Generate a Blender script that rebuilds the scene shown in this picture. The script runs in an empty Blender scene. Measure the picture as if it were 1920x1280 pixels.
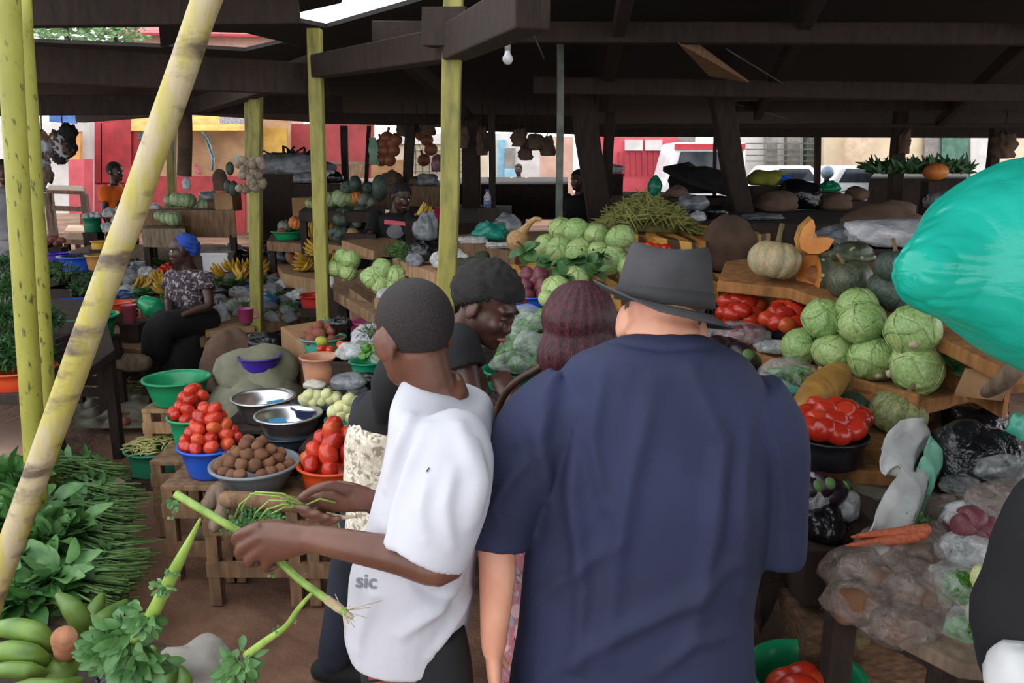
import bpy, bmesh, math, random
import numpy as np
from mathutils import Vector, Matrix, Euler, noise
from mathutils.bvhtree import BVHTree
random.seed(7)
SC = bpy.context.scene
COL = SC.collection
V = Vector
PI = math.pi
R = math.radians
# ---------------------------------------------------------------- camera
FPX, PITCH, CZ = 1493.0, R(12.46), 1.9
CP, SP = math.cos(PITCH), math.sin(PITCH)
cam_d = bpy.data.cameras.new('camera'); cam = bpy.data.objects.new('camera', cam_d); COL.objects.link(cam)
cam_d.sensor_width = 36.0; cam_d.lens = FPX / 1920 * 36.0; cam_d.clip_end = 300; cam_d.clip_start = 0.05
cam.location = (0, 0, CZ); cam.rotation_euler = (PI / 2 - PITCH, 0, 0)
SC.camera = cam
def ray(px, py):
    u = (px - 960) / FPX; v = (py - 640) / FPX
    return V((u, CP - v * SP, -SP - v * CP))
def P(px, py, Y):                      # point of the place seen at a pixel, Y metres ahead
    d = ray(px, py); t = Y / d.y
    return V((d.x * t, Y, CZ + d.z * t))
def G(px, py, z):                      # ... at height z
    d = ray(px, py); t = (z - CZ) / d.z
    return V((d.x * t, d.y * t, z))
def Q(px, py, pl, up=0.0):             # ... on a sloping top (z0, Y0, slope)
    z0, Y0, s = pl; d = ray(px, py)
    t = (z0 + up - s * Y0 - CZ) / (d.z - s * d.y)
    return V((d.x * t, d.y * t, CZ + d.z * t))
def S(p):                              # metres per pixel there
    return (p.y * CP + (CZ - p.z) * SP) / FPX
def proj(p):
    x = p[0]; y = p[1]; z = p[2] - CZ
    zc = y * CP - z * SP; yc = y * SP + z * CP
    return 960 + FPX * x / zc, 640 - FPX * yc / zc
def sit(px, py, rpx, pl, squash=1.0, up=0.0):
    r = 0.1
    for _ in range(6):
        c = Q(px, py, pl, up + r * squash); r = rpx * S(c)
    return c, r
# ---------------------------------------------------------------- mesh building
def frame(d):
    d = d.normalized()
    a = V((0, 0, 1)) if abs(d.z) < .9 else V((0, 1, 0))
    s = d.cross(a).normalized(); return s, s.cross(d).normalized()
class MB:
    def __init__(s): s.v = []; s.f = []
    def add(s, vs, fs):
        o = len(s.v); s.v += [V(x) for x in vs]; s.f += [tuple(i + o for i in q) for q in fs]; return s
    def loft(s, rings, c0=True, c1=True, closed=True):
        n = len(rings[0]); vs = [p for r in rings for p in r]; fs = []
        m = n if closed else n - 1
        for k in range(len(rings) - 1):
            for i in range(m):
                j = (i + 1) % n
                fs.append((k * n + i, k * n + j, (k + 1) * n + j, (k + 1) * n + i))
        if closed and c0: fs.append(tuple(range(n - 1, -1, -1)))
        if closed and c1: fs.append(tuple((len(rings) - 1) * n + i for i in range(n)))
        return s.add(vs, fs)
    def tube(s, pts, rad, n=10, flat=1.0, caps=True):
        pts = [V(p) for p in pts]
        if not hasattr(rad, '__len__'): rad = [rad] * len(pts)
        d = (pts[1] - pts[0]).normalized(); a, b = frame(d); rings = []
        for k, p in enumerate(pts):
            if k == 0: t = pts[1] - p
            elif k == len(pts) - 1: t = p - pts[k - 1]
            else: t = pts[k + 1] - pts[k - 1]
            t = t.normalized() if t.length > 1e-9 else d
            a = (a - t * a.dot(t)).normalized(); b = t.cross(a)
            rings.append([p + (a * math.cos(2 * PI * i / n) + b * flat * math.sin(2 * PI * i / n)) * rad[k] for i in range(n)])
        return s.loft(rings, caps, caps)
    def limb(s, pts, rad, n=12, sub=5):     # smooth tube with rounded ends
        pts = [V(p) for p in pts]; rad = list(rad)
        P2, R2 = [], []
        for k in range(len(pts) - 1):
            p0 = pts[max(k - 1, 0)]; p1 = pts[k]; p2 = pts[k + 1]; p3 = pts[min(k + 2, len(pts) - 1)]
            for i in range(sub):
                t = i / sub
                q = 0.5 * ((2 * p1) + (p2 - p0) * t + (2 * p0 - 5 * p1 + 4 * p2 - p3) * t * t + (3 * p1 - p0 - 3 * p2 + p3) * t ** 3)
                P2.append(q); R2.append(rad[k] + (rad[k + 1] - rad[k]) * t)
        P2.append(pts[-1]); R2.append(rad[-1])
        d0 = (P2[0] - P2[1]).normalized(); d1 = (P2[-1] - P2[-2]).normalized()
        P2 = [P2[0] + d0 * R2[0] * .9, P2[0] + d0 * R2[0] * .6] + P2 + [P2[-1] + d1 * R2[-1] * .6, P2[-1] + d1 * R2[-1] * .9]
        R2 = [R2[0] * .4, R2[0] * .8] + R2 + [R2[-1] * .8, R2[-1] * .4]
        return s.tube(P2, R2, n)
    def ell(s, c, r, M=None, nu=16, nv=10, fn=None):
        c = V(c); r = (r, r, r) if not hasattr(r, '__len__') else r
        vs = [V((0, 0, 1))]
        for j in range(1, nv):
            th = PI * j / nv
            for i in range(nu):
                ph = 2 * PI * i / nu
                vs.append(V((math.sin(th) * math.cos(ph), math.sin(th) * math.sin(ph), math.cos(th))))
        vs.append(V((0, 0, -1)))
        out = []
        for q in vs:
            k = fn(q) if fn else 1.0
            p = V((q.x * r[0] * k, q.y * r[1] * k, q.z * r[2] * k)) + c
            out.append(M @ p if M else p)
        fs = [(0, 1 + i, 1 + (i + 1) % nu) for i in range(nu)]
        for j in range(nv - 2):
            for i in range(nu):
                a = 1 + j * nu; b = a + nu; i2 = (i + 1) % nu
                fs.append((a + i, b + i, b + i2, a + i2))
        a = 1 + (nv - 2) * nu; e = len(vs) - 1
        fs += [(e, a + (i + 1) % nu, a + i) for i in range(nu)]
        return s.add(out, fs)
    def lathe(s, prof, n=28, c=(0, 0, 0), fn=None):
        rings = [[V((c[0] + r * (fn(2 * PI * i / n) if fn else 1) * math.cos(2 * PI * i / n), c[1] + r * (fn(2 * PI * i / n) if fn else 1) * math.sin(2 * PI * i / n), c[2] + z)) for i in range(n)] for r, z in prof]
        return s.loft(rings, True, True)
    def box(s, c, size, M=None):
        c = V(c); h = V(size) / 2
        vs = [V((c.x + sx * h.x, c.y + sy * h.y, c.z + sz * h.z)) for sx in (-1, 1) for sy in (-1, 1) for sz in (-1, 1)]
        if M: vs = [M @ q for q in vs]
        return s.add(vs, [(0, 1, 3, 2), (4, 6, 7, 5), (0, 4, 5, 1), (2, 3, 7, 6), (0, 2, 6, 4), (1, 5, 7, 3)])
    def bar(s, a, b, w, h, up=(0, 0, 1)):    # plank from a to b
        a = V(a); b = V(b); d = (b - a).normalized(); u = V(up)
        x = d.cross(u)
        if x.length < 1e-4: x = d.cross(V((0, 1, 0)))
        x.normalize(); u = x.cross(d).normalized()
        vs = []
        for p in (a, b):
            for sx, su in ((-1, -1), (1, -1), (1, 1), (-1, 1)): vs.append(p + x * sx * w / 2 + u * su * h / 2)
        return s.add(vs, [(3, 2, 1, 0), (4, 5, 6, 7), (0, 1, 5, 4), (1, 2, 6, 5), (2, 3, 7, 6), (3, 0, 4, 7)])
    def slab(s, top, down):                  # polygon of world points extruded by vector or height
        dv = V((0, 0, -down)) if not hasattr(down, '__len__') else V(down)
        top = [V(p) for p in top]; n = len(top)
        vs = top + [p + dv for p in top]
        return s.add(vs, [tuple(range(n)), tuple(range(2 * n - 1, n - 1, -1))] + [(i, n + i, n + (i + 1) % n, (i + 1) % n) for i in range(n)])
    def sheet(s, fn, nu, nv):                # grid fn(u,v) -> point
        vs = [fn(i / nu, j / nv) for j in range(nv + 1) for i in range(nu + 1)]
        return s.add(vs, [(j * (nu + 1) + i, j * (nu + 1) + i + 1, (j + 1) * (nu + 1) + i + 1, (j + 1) * (nu + 1) + i) for j in range(nv) for i in range(nu)])
    def obj(s, name, m, parent=None, smooth=True, origin=None):
        me = bpy.data.meshes.new(name)
        if origin is None:
            if parent is not None: origin = V(parent.location) if parent.get('_w') else V((0, 0, 0))
            elif s.v:
                a = np.array([tuple(q) for q in s.v]); lo = a.min(0); hi = a.max(0)
                origin = V(((lo[0] + hi[0]) / 2, (lo[1] + hi[1]) / 2, lo[2]))
            else: origin = V((0, 0, 0))
        origin = V(origin)
        me.from_pydata([tuple(q - origin) for q in s.v], [], s.f)
        me.update()
        if smooth: me.polygons.foreach_set('use_smooth', [True] * len(me.polygons))
        o = bpy.data.objects.new(name, me); COL.objects.link(o)
        if m is not None:
            for mm in (m if isinstance(m, (list, tuple)) else [m]): me.materials.append(mm)
        if parent is None: o.location = origin
        else: o.parent = parent
        bm = bmesh.new(); bm.from_mesh(me); bmesh.ops.recalc_face_normals(bm, faces=bm.faces); bm.to_mesh(me); bm.free()
        return o
def catmull(pts, rad, sub=5):
    pts = [V(p) for p in pts]; P2, R2 = [], []
    for k in range(len(pts) - 1):
        p0 = pts[max(k - 1, 0)]; p1 = pts[k]; p2 = pts[k + 1]; p3 = pts[min(k + 2, len(pts) - 1)]
        for i in range(sub):
            t = i / sub; P2.append(0.5 * ((2 * p1) + (p2 - p0) * t + (2 * p0 - 5 * p1 + 4 * p2 - p3) * t * t + (3 * p1 - p0 - 3 * p2 + p3) * t ** 3)); R2.append(rad[k] + (rad[k + 1] - rad[k]) * t)
    return P2 + [pts[-1]], R2 + [rad[-1]]
def bevel(o, w=.006, seg=2):
    m = o.modifiers.new('b', 'BEVEL'); m.width = w; m.segments = seg; m.limit_method = 'ANGLE'; return o
def solid(o, t=.004, off=-1):
    m = o.modifiers.new('s', 'SOLIDIFY'); m.thickness = t; m.offset = off; return o
def subs(o, n=1):
    m = o.modifiers.new('u', 'SUBSURF'); m.levels = n; m.render_levels = n; return o
def bake(o):
    dg = bpy.context.evaluated_depsgraph_get(); ev = o.evaluated_get(dg)
    me = bpy.data.meshes.new_from_object(ev); mats = [x for x in o.data.materials]
    o.modifiers.clear(); o.data = me
    if not len(me.materials):
        for x in mats: me.materials.append(x)
    me.polygons.foreach_set('use_smooth', [True] * len(me.polygons))
    return o
def fuse(o, vox=.006, smooth=3, fac=.5):     # one continuous surface out of overlapping volumes
    m = o.modifiers.new('r', 'REMESH'); m.mode = 'VOXEL'; m.voxel_size = vox; m.use_smooth_shade = True
    if smooth:
        m = o.modifiers.new('k', 'SMOOTH'); m.factor = fac; m.iterations = smooth
    return bake(o)
def warp(o, fn):                             # fn(co Nx3 world, normals Nx3) -> displacement along normal
    me = o.data; n = len(me.vertices)
    co = np.empty(n * 3, 'f'); me.vertices.foreach_get('co', co); co = co.reshape(-1, 3)
    no = np.empty(n * 3, 'f'); me.vertices.foreach_get('normal', no); no = no.reshape(-1, 3)
    base = np.array(o.location if o.parent is None else (o.parent.location if o.parent.get('_w') else (0, 0, 0)))
    d = fn(co + base, no)
    co = co + no * d[:, None]
    me.vertices.foreach_set('co', co.ravel()); me.update(); return o
def seg_dist(co, a, b):
    a = np.array(a); b = np.array(b); ab = b - a
    t = np.clip(((co - a) @ ab) / (ab @ ab + 1e-12), 0, 1)
    return np.linalg.norm(co - (a + t[:, None] * ab), axis=1), t
def folds(lst):                              # lst of (points, amplitude, width)
    def fn(co, no):
        d = np.zeros(len(co))
        for pts, amp, w in lst:
            best = np.full(len(co), 9.0)
            L = len(pts) - 1
            fade = np.zeros(len(co))
            for k in range(L):
                q, t = seg_dist(co, pts[k], pts[k + 1]); m = q < best
                best = np.where(m, q, best); fade = np.where(m, (k + t) / L, fade)
            d += 1.7 * amp * np.exp(-(best / (w * .9)) ** 2) * np.sin(np.clip(fade, .06, .94) * PI) ** .5
        return d
    return fn
def fbm(co, sc, seed=0):
    return np.array([noise.noise(V((c[0] * sc + seed, c[1] * sc + seed * 1.7, c[2] * sc - seed))) for c in co])
# ---------------------------------------------------------------- descriptions
def T(o, label, cat, group=None, kind=None):
    if label: o['label'] = label
    if cat: o['category'] = cat
    if group: o['group'] = group
    if kind: o['kind'] = kind
    return o
def thing(name, label, cat, loc=(0, 0, 0), group=None, world=True):
    o = bpy.data.objects.new(name, None); COL.objects.link(o); o.location = loc; o.empty_display_size = .05
    if world: o['_w'] = 1
    return T(o, label, cat, group)
def dup(o, loc=None, rot=None, scale=None, label=None, group=None):
    r = o.copy(); COL.objects.link(r)
    for ch in o.children:
        c = ch.copy(); COL.objects.link(c); c.parent = r
        for g in ch.children:
            d = g.copy(); COL.objects.link(d); d.parent = c
    put(r, loc, rot, scale, label, group); return r
def put(r, loc=None, rot=None, scale=None, label=None, group=None):
    if loc is not None: r.location = loc
    if rot is not None: r.rotation_euler = rot
    if scale is not None: r.scale = (scale,) * 3 if not hasattr(scale, '__len__') else scale
    if label: r['label'] = label
    if group: r['group'] = group
    return r
class Kind:                                   # first use moves the prototype itself, later uses copy it
    def __init__(s, o): s.o = o; s.used = False
    def __call__(s, *a, **k):
        if not s.used: s.used = True; return put(s.o, *a, **k)
        g = s.o.get('group'); r = dup(s.o, *a, **k)
        if 'group' not in k and 'group' in r: del r['group']
        return r
ORD = 'first second third fourth fifth sixth seventh eighth ninth tenth eleventh twelfth thirteenth fourteenth fifteenth sixteenth'.split()
def rank(objs, desc, group, band):            # labels by row and place in the row, as one sees the heap
    it = sorted(((proj(o.location), o) for o in objs), key=lambda t: t[0][1])
    rows = []
    for (p, o) in it:
        if rows and p[1] - rows[-1][0][0][1] < band and len(rows[-1]) < 15: rows[-1].append((p, o))
        else: rows.append([(p, o)])
    for i, rw in enumerate(rows):
        rw.sort(key=lambda t: t[0][0])
        rn = 'top row' if i == 0 else 'bottom row' if i == len(rows) - 1 else ORD[i] + ' row down'
        for j, (p, o) in enumerate(rw):
            o['label'] = f"{desc}, {rn}, " + (ORD[j] + ' from left' if len(rw) > 1 else 'alone'); o['group'] = group
# ---------------------------------------------------------------- materials
def lin(c):
    if isinstance(c, str):
        c = c.lstrip('#'); c = [int(c[i:i + 2], 16) / 255 for i in (0, 2, 4)]
    return tuple((x / 12.92 if x <= .04045 else ((x + .055) / 1.055) ** 2.4) for x in c)
class NT:
    def __init__(s, name):
        s.m = bpy.data.materials.new(name); s.m.use_nodes = True; s.t = s.m.node_tree; s.t.nodes.clear()
        s.out = s.n('ShaderNodeOutputMaterial')
    def n(s, typ, **kw):
        x = s.t.nodes.new(typ)
        for k, v in kw.items():
            if k.startswith('_'): setattr(x, k[1:], v)
            else: s.set(x.inputs[k.replace('__', ' ')], v)
        return x
    def set(s, inp, v):
        if hasattr(v, 'node'): s.t.links.new(v, inp)
        elif hasattr(v, 'outputs'): s.t.links.new(v.outputs[0], inp)
        else:
            if hasattr(v, '__len__') and len(v) == 3 and inp.type == 'RGBA': v = tuple(v) + (1,)
            inp.default_value = v
    def mix(s, f, a, b, mode='MIX'):
        x = s.t.nodes.new('ShaderNodeMix'); x.data_type = 'RGBA'; x.blend_type = mode
        s.set(x.inputs[0], f); s.set(x.inputs[6], a); s.set(x.inputs[7], b); return x.outputs[2]
    def math(s, op, a, b=0.0):
        x = s.t.nodes.new('ShaderNodeMath'); x.operation = op; s.set(x.inputs[0], a); s.set(x.inputs[1], b); return x.outputs[0]
    def ramp(s, f, stops, mode='LINEAR'):
        x = s.t.nodes.new('ShaderNodeValToRGB'); x.color_ramp.interpolation = mode; s.set(x.inputs[0], f)
        e = x.color_ramp.elements
        while len(e) < len(stops): e.new(.5)
        for q, (p, c) in zip(e, stops): q.position = p; q.color = tuple(c)[:3] + (1,) if hasattr(c, '__len__') else (c, c, c, 1)
        return x.outputs[0]
    def co(s, scale=1.0, which='Object', vec=None):
        c = s.n('ShaderNodeTexCoord').outputs[which]
        m = s.n('ShaderNodeMapping'); s.set(m.inputs[0], c)
        m.inputs['Scale'].default_value = vec or (scale,) * 3
        return m.outputs[0]
    def noise(s, v, sc, det=3.0, rough=.55, dist=0.0):
        x = s.n('ShaderNodeTexNoise', Scale=sc, Detail=det, Roughness=rough, Distortion=dist); s.set(x.inputs['Vector'], v); return x.outputs['Fac']
    def bsdf(s, col, rough=.6, bump=None, bs=.3, bd=.01, **kw):
        b = s.n('ShaderNodeBsdfPrincipled'); s.set(b.inputs['Base Color'], col); s.set(b.inputs['Roughness'], rough)
        for k, v in kw.items(): s.set(b.inputs[k.replace('__', ' ')], v)
        if bump is not None:
            x = s.n('ShaderNodeBump', Strength=bs, Distance=bd); s.set(x.inputs['Height'], bump); s.set(b.inputs['Normal'], x.outputs[0])
        s.t.links.new(b.outputs[0], s.out.inputs[0]); return b
MATS = {}
def mat(name, col, col2=None, rough=.6, sc=6.0, stretch=None, bump=.25, bsc=None, rnd=.12, contrast=(.35, .65), bd=.006, det=4.0, **kw):
    if name in MATS: return MATS[name]
    k = NT(name); c1 = lin(col); c2 = lin(col2) if col2 else tuple(x * .72 for x in c1)
    v = k.co(1.0, vec=stretch)
    f = k.noise(v, sc, det)
    c = k.mix(k.ramp(f, [(contrast[0], 0.0), (contrast[1], 1.0)]), c2, c1)
    if rnd:
        r = k.n('ShaderNodeObjectInfo').outputs['Random']
        c = k.mix(1.0, c, k.ramp(r, [(0, (1 - rnd,) * 3), (1, (1.0, 1.0, 1.0))]), 'MULTIPLY')
    k.bsdf(c, rough, k.noise(v, bsc or sc * 4, 3.0) if bump else None, bump, bd, **kw)
    MATS[name] = k.m; return k.m
def plas(name, col, rough=.32): return mat(name, col, rough=rough, sc=3, bump=.05, rnd=0.0, contrast=(.2, .9), col2=None)
def wood(name, col, col2): return mat(name, col, col2, rough=.85, sc=5, stretch=(6, 6, 1.2), bump=.5, bsc=22, rnd=.15, contrast=(.3, .7))
def film(name, col=(.8, .85, .85), f0=.12, f1=.5, rough=.2):
    if name in MATS: return MATS[name]
    k = NT(name); v = k.co(1.0)
    cr = k.noise(v, 22.0, 4.0, .6, 1.2)
    b = k.n('ShaderNodeBsdfPrincipled', Roughness=rough); k.set(b.inputs['Base Color'], col); b.inputs['Specular IOR Level'].default_value = .8
    bp = k.n('ShaderNodeBump', Strength=.9, Distance=.02); k.set(bp.inputs['Height'], cr); k.set(b.inputs['Normal'], bp.outputs[0])
    t = k.n('ShaderNodeBsdfTransparent'); mx = k.n('ShaderNodeMixShader')
    k.set(mx.inputs[0], k.ramp(cr, [(.35, f0), (.7, f1)])); k.t.links.new(t.outputs[0], mx.inputs[1]); k.t.links.new(b.outputs[0], mx.inputs[2])
    k.t.links.new(mx.outputs[0], k.out.inputs[0]); MATS[name] = k.m; return k.m
def pattern(name, base, spots, sc, thr=.5, soft=.04, rough=.85, kind='noise', stretch=None):
    k = NT(name); v = k.co(1.0, vec=stretch); c = lin(base)
    for i, s in enumerate(spots):
        if kind == 'vor':
            x = k.n('ShaderNodeTexVoronoi', Scale=sc * (1 + .3 * i)); k.set(x.inputs['Vector'], v); f = k.math('SUBTRACT', 1.0, x.outputs['Distance'])
        else: f = k.noise(v, sc * (1 + .37 * i), 2.0, .5, .6)
        c = k.mix(k.ramp(f, [(thr - soft, 0.0), (thr + soft, 1.0)]), c, lin(s))
    k.bsdf(c, rough, k.noise(v, 300), .15, .002); MATS[name] = k.m; return k.m
dirt = mat('dirt', '#8f6b53', '#523729', rough=.95, sc=1.6, bump=.6, bsc=14, rnd=0, bd=.03, det=8)
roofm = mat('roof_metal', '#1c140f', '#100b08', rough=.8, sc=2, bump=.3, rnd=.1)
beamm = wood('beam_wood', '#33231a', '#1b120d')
darkwood = wood('dark_wood', '#38281f', '#1e1510')
greywood = wood('grey_wood', '#8a7763', '#5d4b3c')
boardm = wood('board_wood', '#8f6f50', '#5f4531')
lightwood = wood('light_wood', '#b8946c', '#8a6848')
cardm = mat('cardboard', '#a98460', '#86643f', rough=.9, sc=3, bump=.15, rnd=.12)
yellowpost = mat('yellow_paint', '#989140', '#666230', rough=.55, sc=7, stretch=(3, 3, .6), bump=.3, rnd=.1, contrast=(.3, .55))
def worn_paint():
    k = NT('worn_yellow_paint'); v = k.co(1.0, vec=(5, 5, 1.4)); w = k.co(1.0, vec=(2, 2, 5))
    c = k.mix(k.ramp(k.noise(v, 3.5, 5), [(.42, 0.0), (.58, 1.0)]), lin('#aea24e'), lin('#b5a785'))
    c = k.mix(k.ramp(k.noise(w, 2.6, 6), [(.52, 0.0), (.64, 1.0)]), c, lin('#5f5142'))
    k.bsdf(c, .6, k.noise(v, 20), .4, .006); MATS['worn'] = k.m; return k.m
wornpole = worn_paint()
def speckled_post():
    k = NT('speckled_yellow_paint'); v = k.co(1.0)
    c = k.mix(k.ramp(k.noise(k.co(1.0, vec=(1, 1, .5)), 6, 3), [(.35, 0.0), (.7, 1.0)]), lin('#83832f'), lin('#a3a045'))
    c = k.mix(k.ramp(k.noise(k.co(1.0, vec=(2, 2, .7)), 24, 4), [(.6, 0.0), (.68, 1.0)]), c, lin('#4b4a20'))
    k.bsdf(c, .5, k.noise(v, 40), .3, .004); MATS['speck'] = k.m; return k.m
specpost = speckled_post()
greypaint = mat('grey_paint', '#6d7468', '#4b5049', rough=.6, sc=8, bump=.2)
# skins, hair, cloth
skin_dark = mat('skin_dark', '#5a3c30', '#452c24', rough=.42, sc=9, bump=.15, bsc=120, rnd=0, bd=.002)
skin_deep = mat('skin_deep', '#4a2f26', '#3a241d', rough=.45, sc=9, bump=.12, bsc=120, rnd=0, bd=.002)
skin_arm = mat('skin_brown', '#70493a', '#5c3a2c', rough=.4, sc=9, bump=.12, bsc=120, rnd=0, bd=.002)
skin_pale = mat('skin_pale', '#e3a98c', '#cf8d72', rough=.5, sc=7, bump=.12, bsc=120, rnd=0, bd=.002)
hair_black = mat('hair_black', '#1d1817', '#0d0b0b', rough=.75, sc=160, bump=.9, bsc=260, rnd=0, bd=.006)
hair_crop = mat('hair_cropped', '#2b2121', '#130f0f', rough=.7, sc=220, bump=.9, bsc=330, rnd=0, bd=.005)
hair_grey = mat('hair_grey', '#6a5a50', '#4a3d36', rough=.8, sc=160, bump=.7, rnd=0)
hair_wine = mat('hair_burgundy', '#5a2230', '#2c1018', rough=.4, sc=18, stretch=(6, 6, 1), bump=.8, bsc=60, rnd=0)
white_cloth = mat('white_cotton', '#c4c4cc', '#babac3', rough=.9, sc=4, bump=.12, bsc=240, rnd=0, bd=.002)
navy_cloth = mat('navy_cotton', '#262d4e', '#1f2540', rough=.8, sc=4, bump=.15, bsc=260, rnd=0, bd=.002)
black_cloth = mat('black_cloth', '#101114', '#0a0b0d', rough=.85, sc=6, bump=.15, bsc=200, rnd=0)
dark_navy = mat('dark_denim', '#1c2233', '#121622', rough=.85, sc=9, bump=.2, bsc=240, rnd=0)
hat_felt = mat('hat_felt', '#4a494b', '#3a393b', rough=.9, sc=8, bump=.25, bsc=260, rnd=0)
orange_cloth = mat('orange_cloth', '#ff7a22', '#e8630f', rough=.85, sc=6, bump=.1, rnd=0)
blue_wrap = mat('blue_headwrap', '#2450b8', '#173a8c', rough=.7, sc=14, bump=.5, bsc=60, rnd=0)
grey_cloth = mat('grey_cloth', '#8d8d90', '#6c6c70', rough=.9, sc=6, bump=.2, rnd=0)
print_blouse = pattern('printed_blouse', '#40343c', ['#a8999c', '#1d171d'], 26, .56, .05, stretch=(1, 1, 1))
leopard = pattern('leopard_print_cotton', '#cfc6b4', ['#978b78', '#e4dccb'], 42, .55, .03)
floral = pattern('floral_print_cotton', '#b8737e', ['#a02a3d', '#8fa4b4', '#d8b0b4'], 16, .58, .03)
maroon_cloth = mat('maroon_cloth', '#3a1c20', '#241114', rough=.85, sc=6, bump=.2, rnd=0)
leather = mat('brown_leather', '#4a2c1c', '#331d12', rough=.5, sc=8, bump=.3, rnd=0)
# produce
def tomato_mat():
    k = NT('tomato_skin'); r = k.n('ShaderNodeObjectInfo').outputs['Random']
    c = k.ramp(r, [(0, lin('#a01a12')), (.5, lin('#b82a1c')), (.85, lin('#c23a22')), (1, lin('#bc5a2c'))])
    z = k.n('ShaderNodeSeparateXYZ'); k.set(z.inputs[0], k.co(1.0))
    c = k.mix(k.math('MULTIPLY', k.ramp(k.noise(k.co(1.0), 25, 2), [(.5, 0.0), (.8, 1.0)]), .35), c, lin('#e8743a'))
    k.bsdf(c, .22, k.noise(k.co(1.0), 30), .05, .004); return k.m
tomatom = tomato_mat()
potatom = mat('potato_skin', '#9a6a4a', '#6a4630', rough=.8, sc=30, bump=.5, bsc=90, rnd=.3)
sweetm = mat('red_potato_skin', '#a8674e', '#7c4433', rough=.7, sc=25, bump=.4, bsc=90, rnd=.25)
onionm = mat('onion_skin', '#8d4a55', '#5c2a34', rough=.4, sc=14, stretch=(1, 1, .2), bump=.2, rnd=.25)
def cabbage_mat():
    k = NT('cabbage_leaf'); v = k.co(1.0)
    x = k.n('ShaderNodeTexWave', Scale=2.2, Distortion=5.0, Detail=3.0); x.inputs['Detail Scale'].default_value = 1.4; k.set(x.inputs['Vector'], v)
    f = k.noise(v, 7, 4, .6, .8)
    c = k.mix(k.ramp(f, [(.35, 0.0), (.65, 1.0)]), lin('#86a35c'), lin('#b4c88a'))
    c = k.mix(k.math('MULTIPLY', k.ramp(x.outputs['Fac'], [(.8, 0.0), (1.0, 1.0)]), .3), c, lin('#d2dfb2'))
    r = k.n('ShaderNodeObjectInfo').outputs['Random']
    c = k.mix(1.0, c, k.ramp(r, [(0, (.72, .86, .72)), (.5, (.95, 1, .9)), (1, (1.05, 1.02, .95))]), 'MULTIPLY')
    k.bsdf(c, .45, x.outputs['Fac'], .12, .008); return k.m
cabm = cabbage_mat()
cableaf = mat('cabbage_outer_leaf', '#5b8a4c', '#3c6636', rough=.5, sc=12, bump=.4, bsc=30, rnd=.2)
def rib_mat(name, base, dark, warts=None, sc=9):
    k = NT(name); v = k.co(1.0)
    c = k.mix(k.ramp(k.noise(k.co(1.0, vec=(1, 1, .45)), sc, 4, .6, 1.0), [(.38, 0.0), (.62, 1.0)]), lin(dark), lin(base))
    c = k.mix(k.math('MULTIPLY', k.ramp(k.noise(v, 60, 2), [(.55, 0.0), (.7, 1.0)]), .35), c, lin(base))
    h = k.noise(v, 30)
    if warts:
        x = k.n('ShaderNodeTexVoronoi', Scale=26.0); k.set(x.inputs['Vector'], v)
        w = k.ramp(x.outputs['Distance'], [(.16, 1.0), (.24, 0.0)]); c = k.mix(w, c, lin(warts)); h = w
    r = k.n('ShaderNodeObjectInfo').outputs['Random']
    c = k.mix(1.0, c, k.ramp(r, [(0, (.75,) * 3), (1, (1.05,) * 3)]), 'MULTIPLY')
    k.bsdf(c, .45, h, .35, .006); return k.m
pk_tan = rib_mat('pumpkin_tan_green', '#c9a878', '#8f9a80')
pk_green = rib_mat('pumpkin_pale_green', '#a9ad74', '#6f7a4a')
pk_dark = rib_mat('pumpkin_dark_green', '#4d5f52', '#27352f')
pk_wart = rib_mat('pumpkin_warted', '#61694f', '#363f30', '#c9bd8e')
pk_orange = rib_mat('pumpkin_orange', '#d8853c', '#b5602a')
pk_grey = rib_mat('pumpkin_grey_green', '#8d9a86', '#5b6a5c')
pk_melon = rib_mat('melon_striped', '#b9c596', '#5e8350', sc=14)
squashm = rib_mat('squash_orange', '#d09a4e', '#a67838')
gourdm = mat('gourd_tan', '#c39a68', '#9b7347', rough=.5, sc=5, bump=.15)
pfleshm = mat('pumpkin_flesh', '#e59a4c', '#d8803a', rough=.6, sc=14, bump=.4)
pseedm = mat('pumpkin_pulp', '#dca070', '#c27f4c', rough=.6, sc=30, bump=.7)
stemm = mat('dry_stem', '#8d7d55', '#655834', rough=.8, sc=20, stretch=(2, 2, .4), bump=.5)
banana_y = mat('banana_yellow', '#d9b23a', '#b98e2a', rough=.5, sc=12, bump=.15, rnd=.25)
banana_g = mat('plantain_green', '#6a8a34', '#486a26', rough=.45, sc=9, bump=.2, rnd=.2)
pepperm = mat('green_pepper', '#4f8a2f', '#2f6420', rough=.25, sc=8, bump=.1, rnd=.35)
avocm = mat('avocado_skin', '#3e4a2a', '#252a1c', rough=.5, sc=30, bump=.5, rnd=.3)
eggplantm = mat('pale_eggplant', '#d9d9a4', '#bcc07c', rough=.35, sc=7, bump=.1, rnd=.2)
auberg = mat('aubergine_skin', '#33222c', '#1d141b', rough=.3, sc=7, bump=.1, rnd=.2)
carrotm = mat('carrot_skin', '#c8683f', '#a24d2c', rough=.6, sc=20, bump=.4)
limem = mat('lime_skin', '#b4bb3f', '#8a9a30', rough=.4, sc=30, bump=.3, rnd=.2)
beanm = mat('bean_pods', '#9aa04e', '#6c7434', rough=.6, sc=18, bump=.3, rnd=.1, contrast=(.3, .7))
strawm = mat('bean_straw', '#8a8a44', '#56592b', rough=.7, sc=22, bump=.3, rnd=.1, contrast=(.3, .7))
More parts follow.
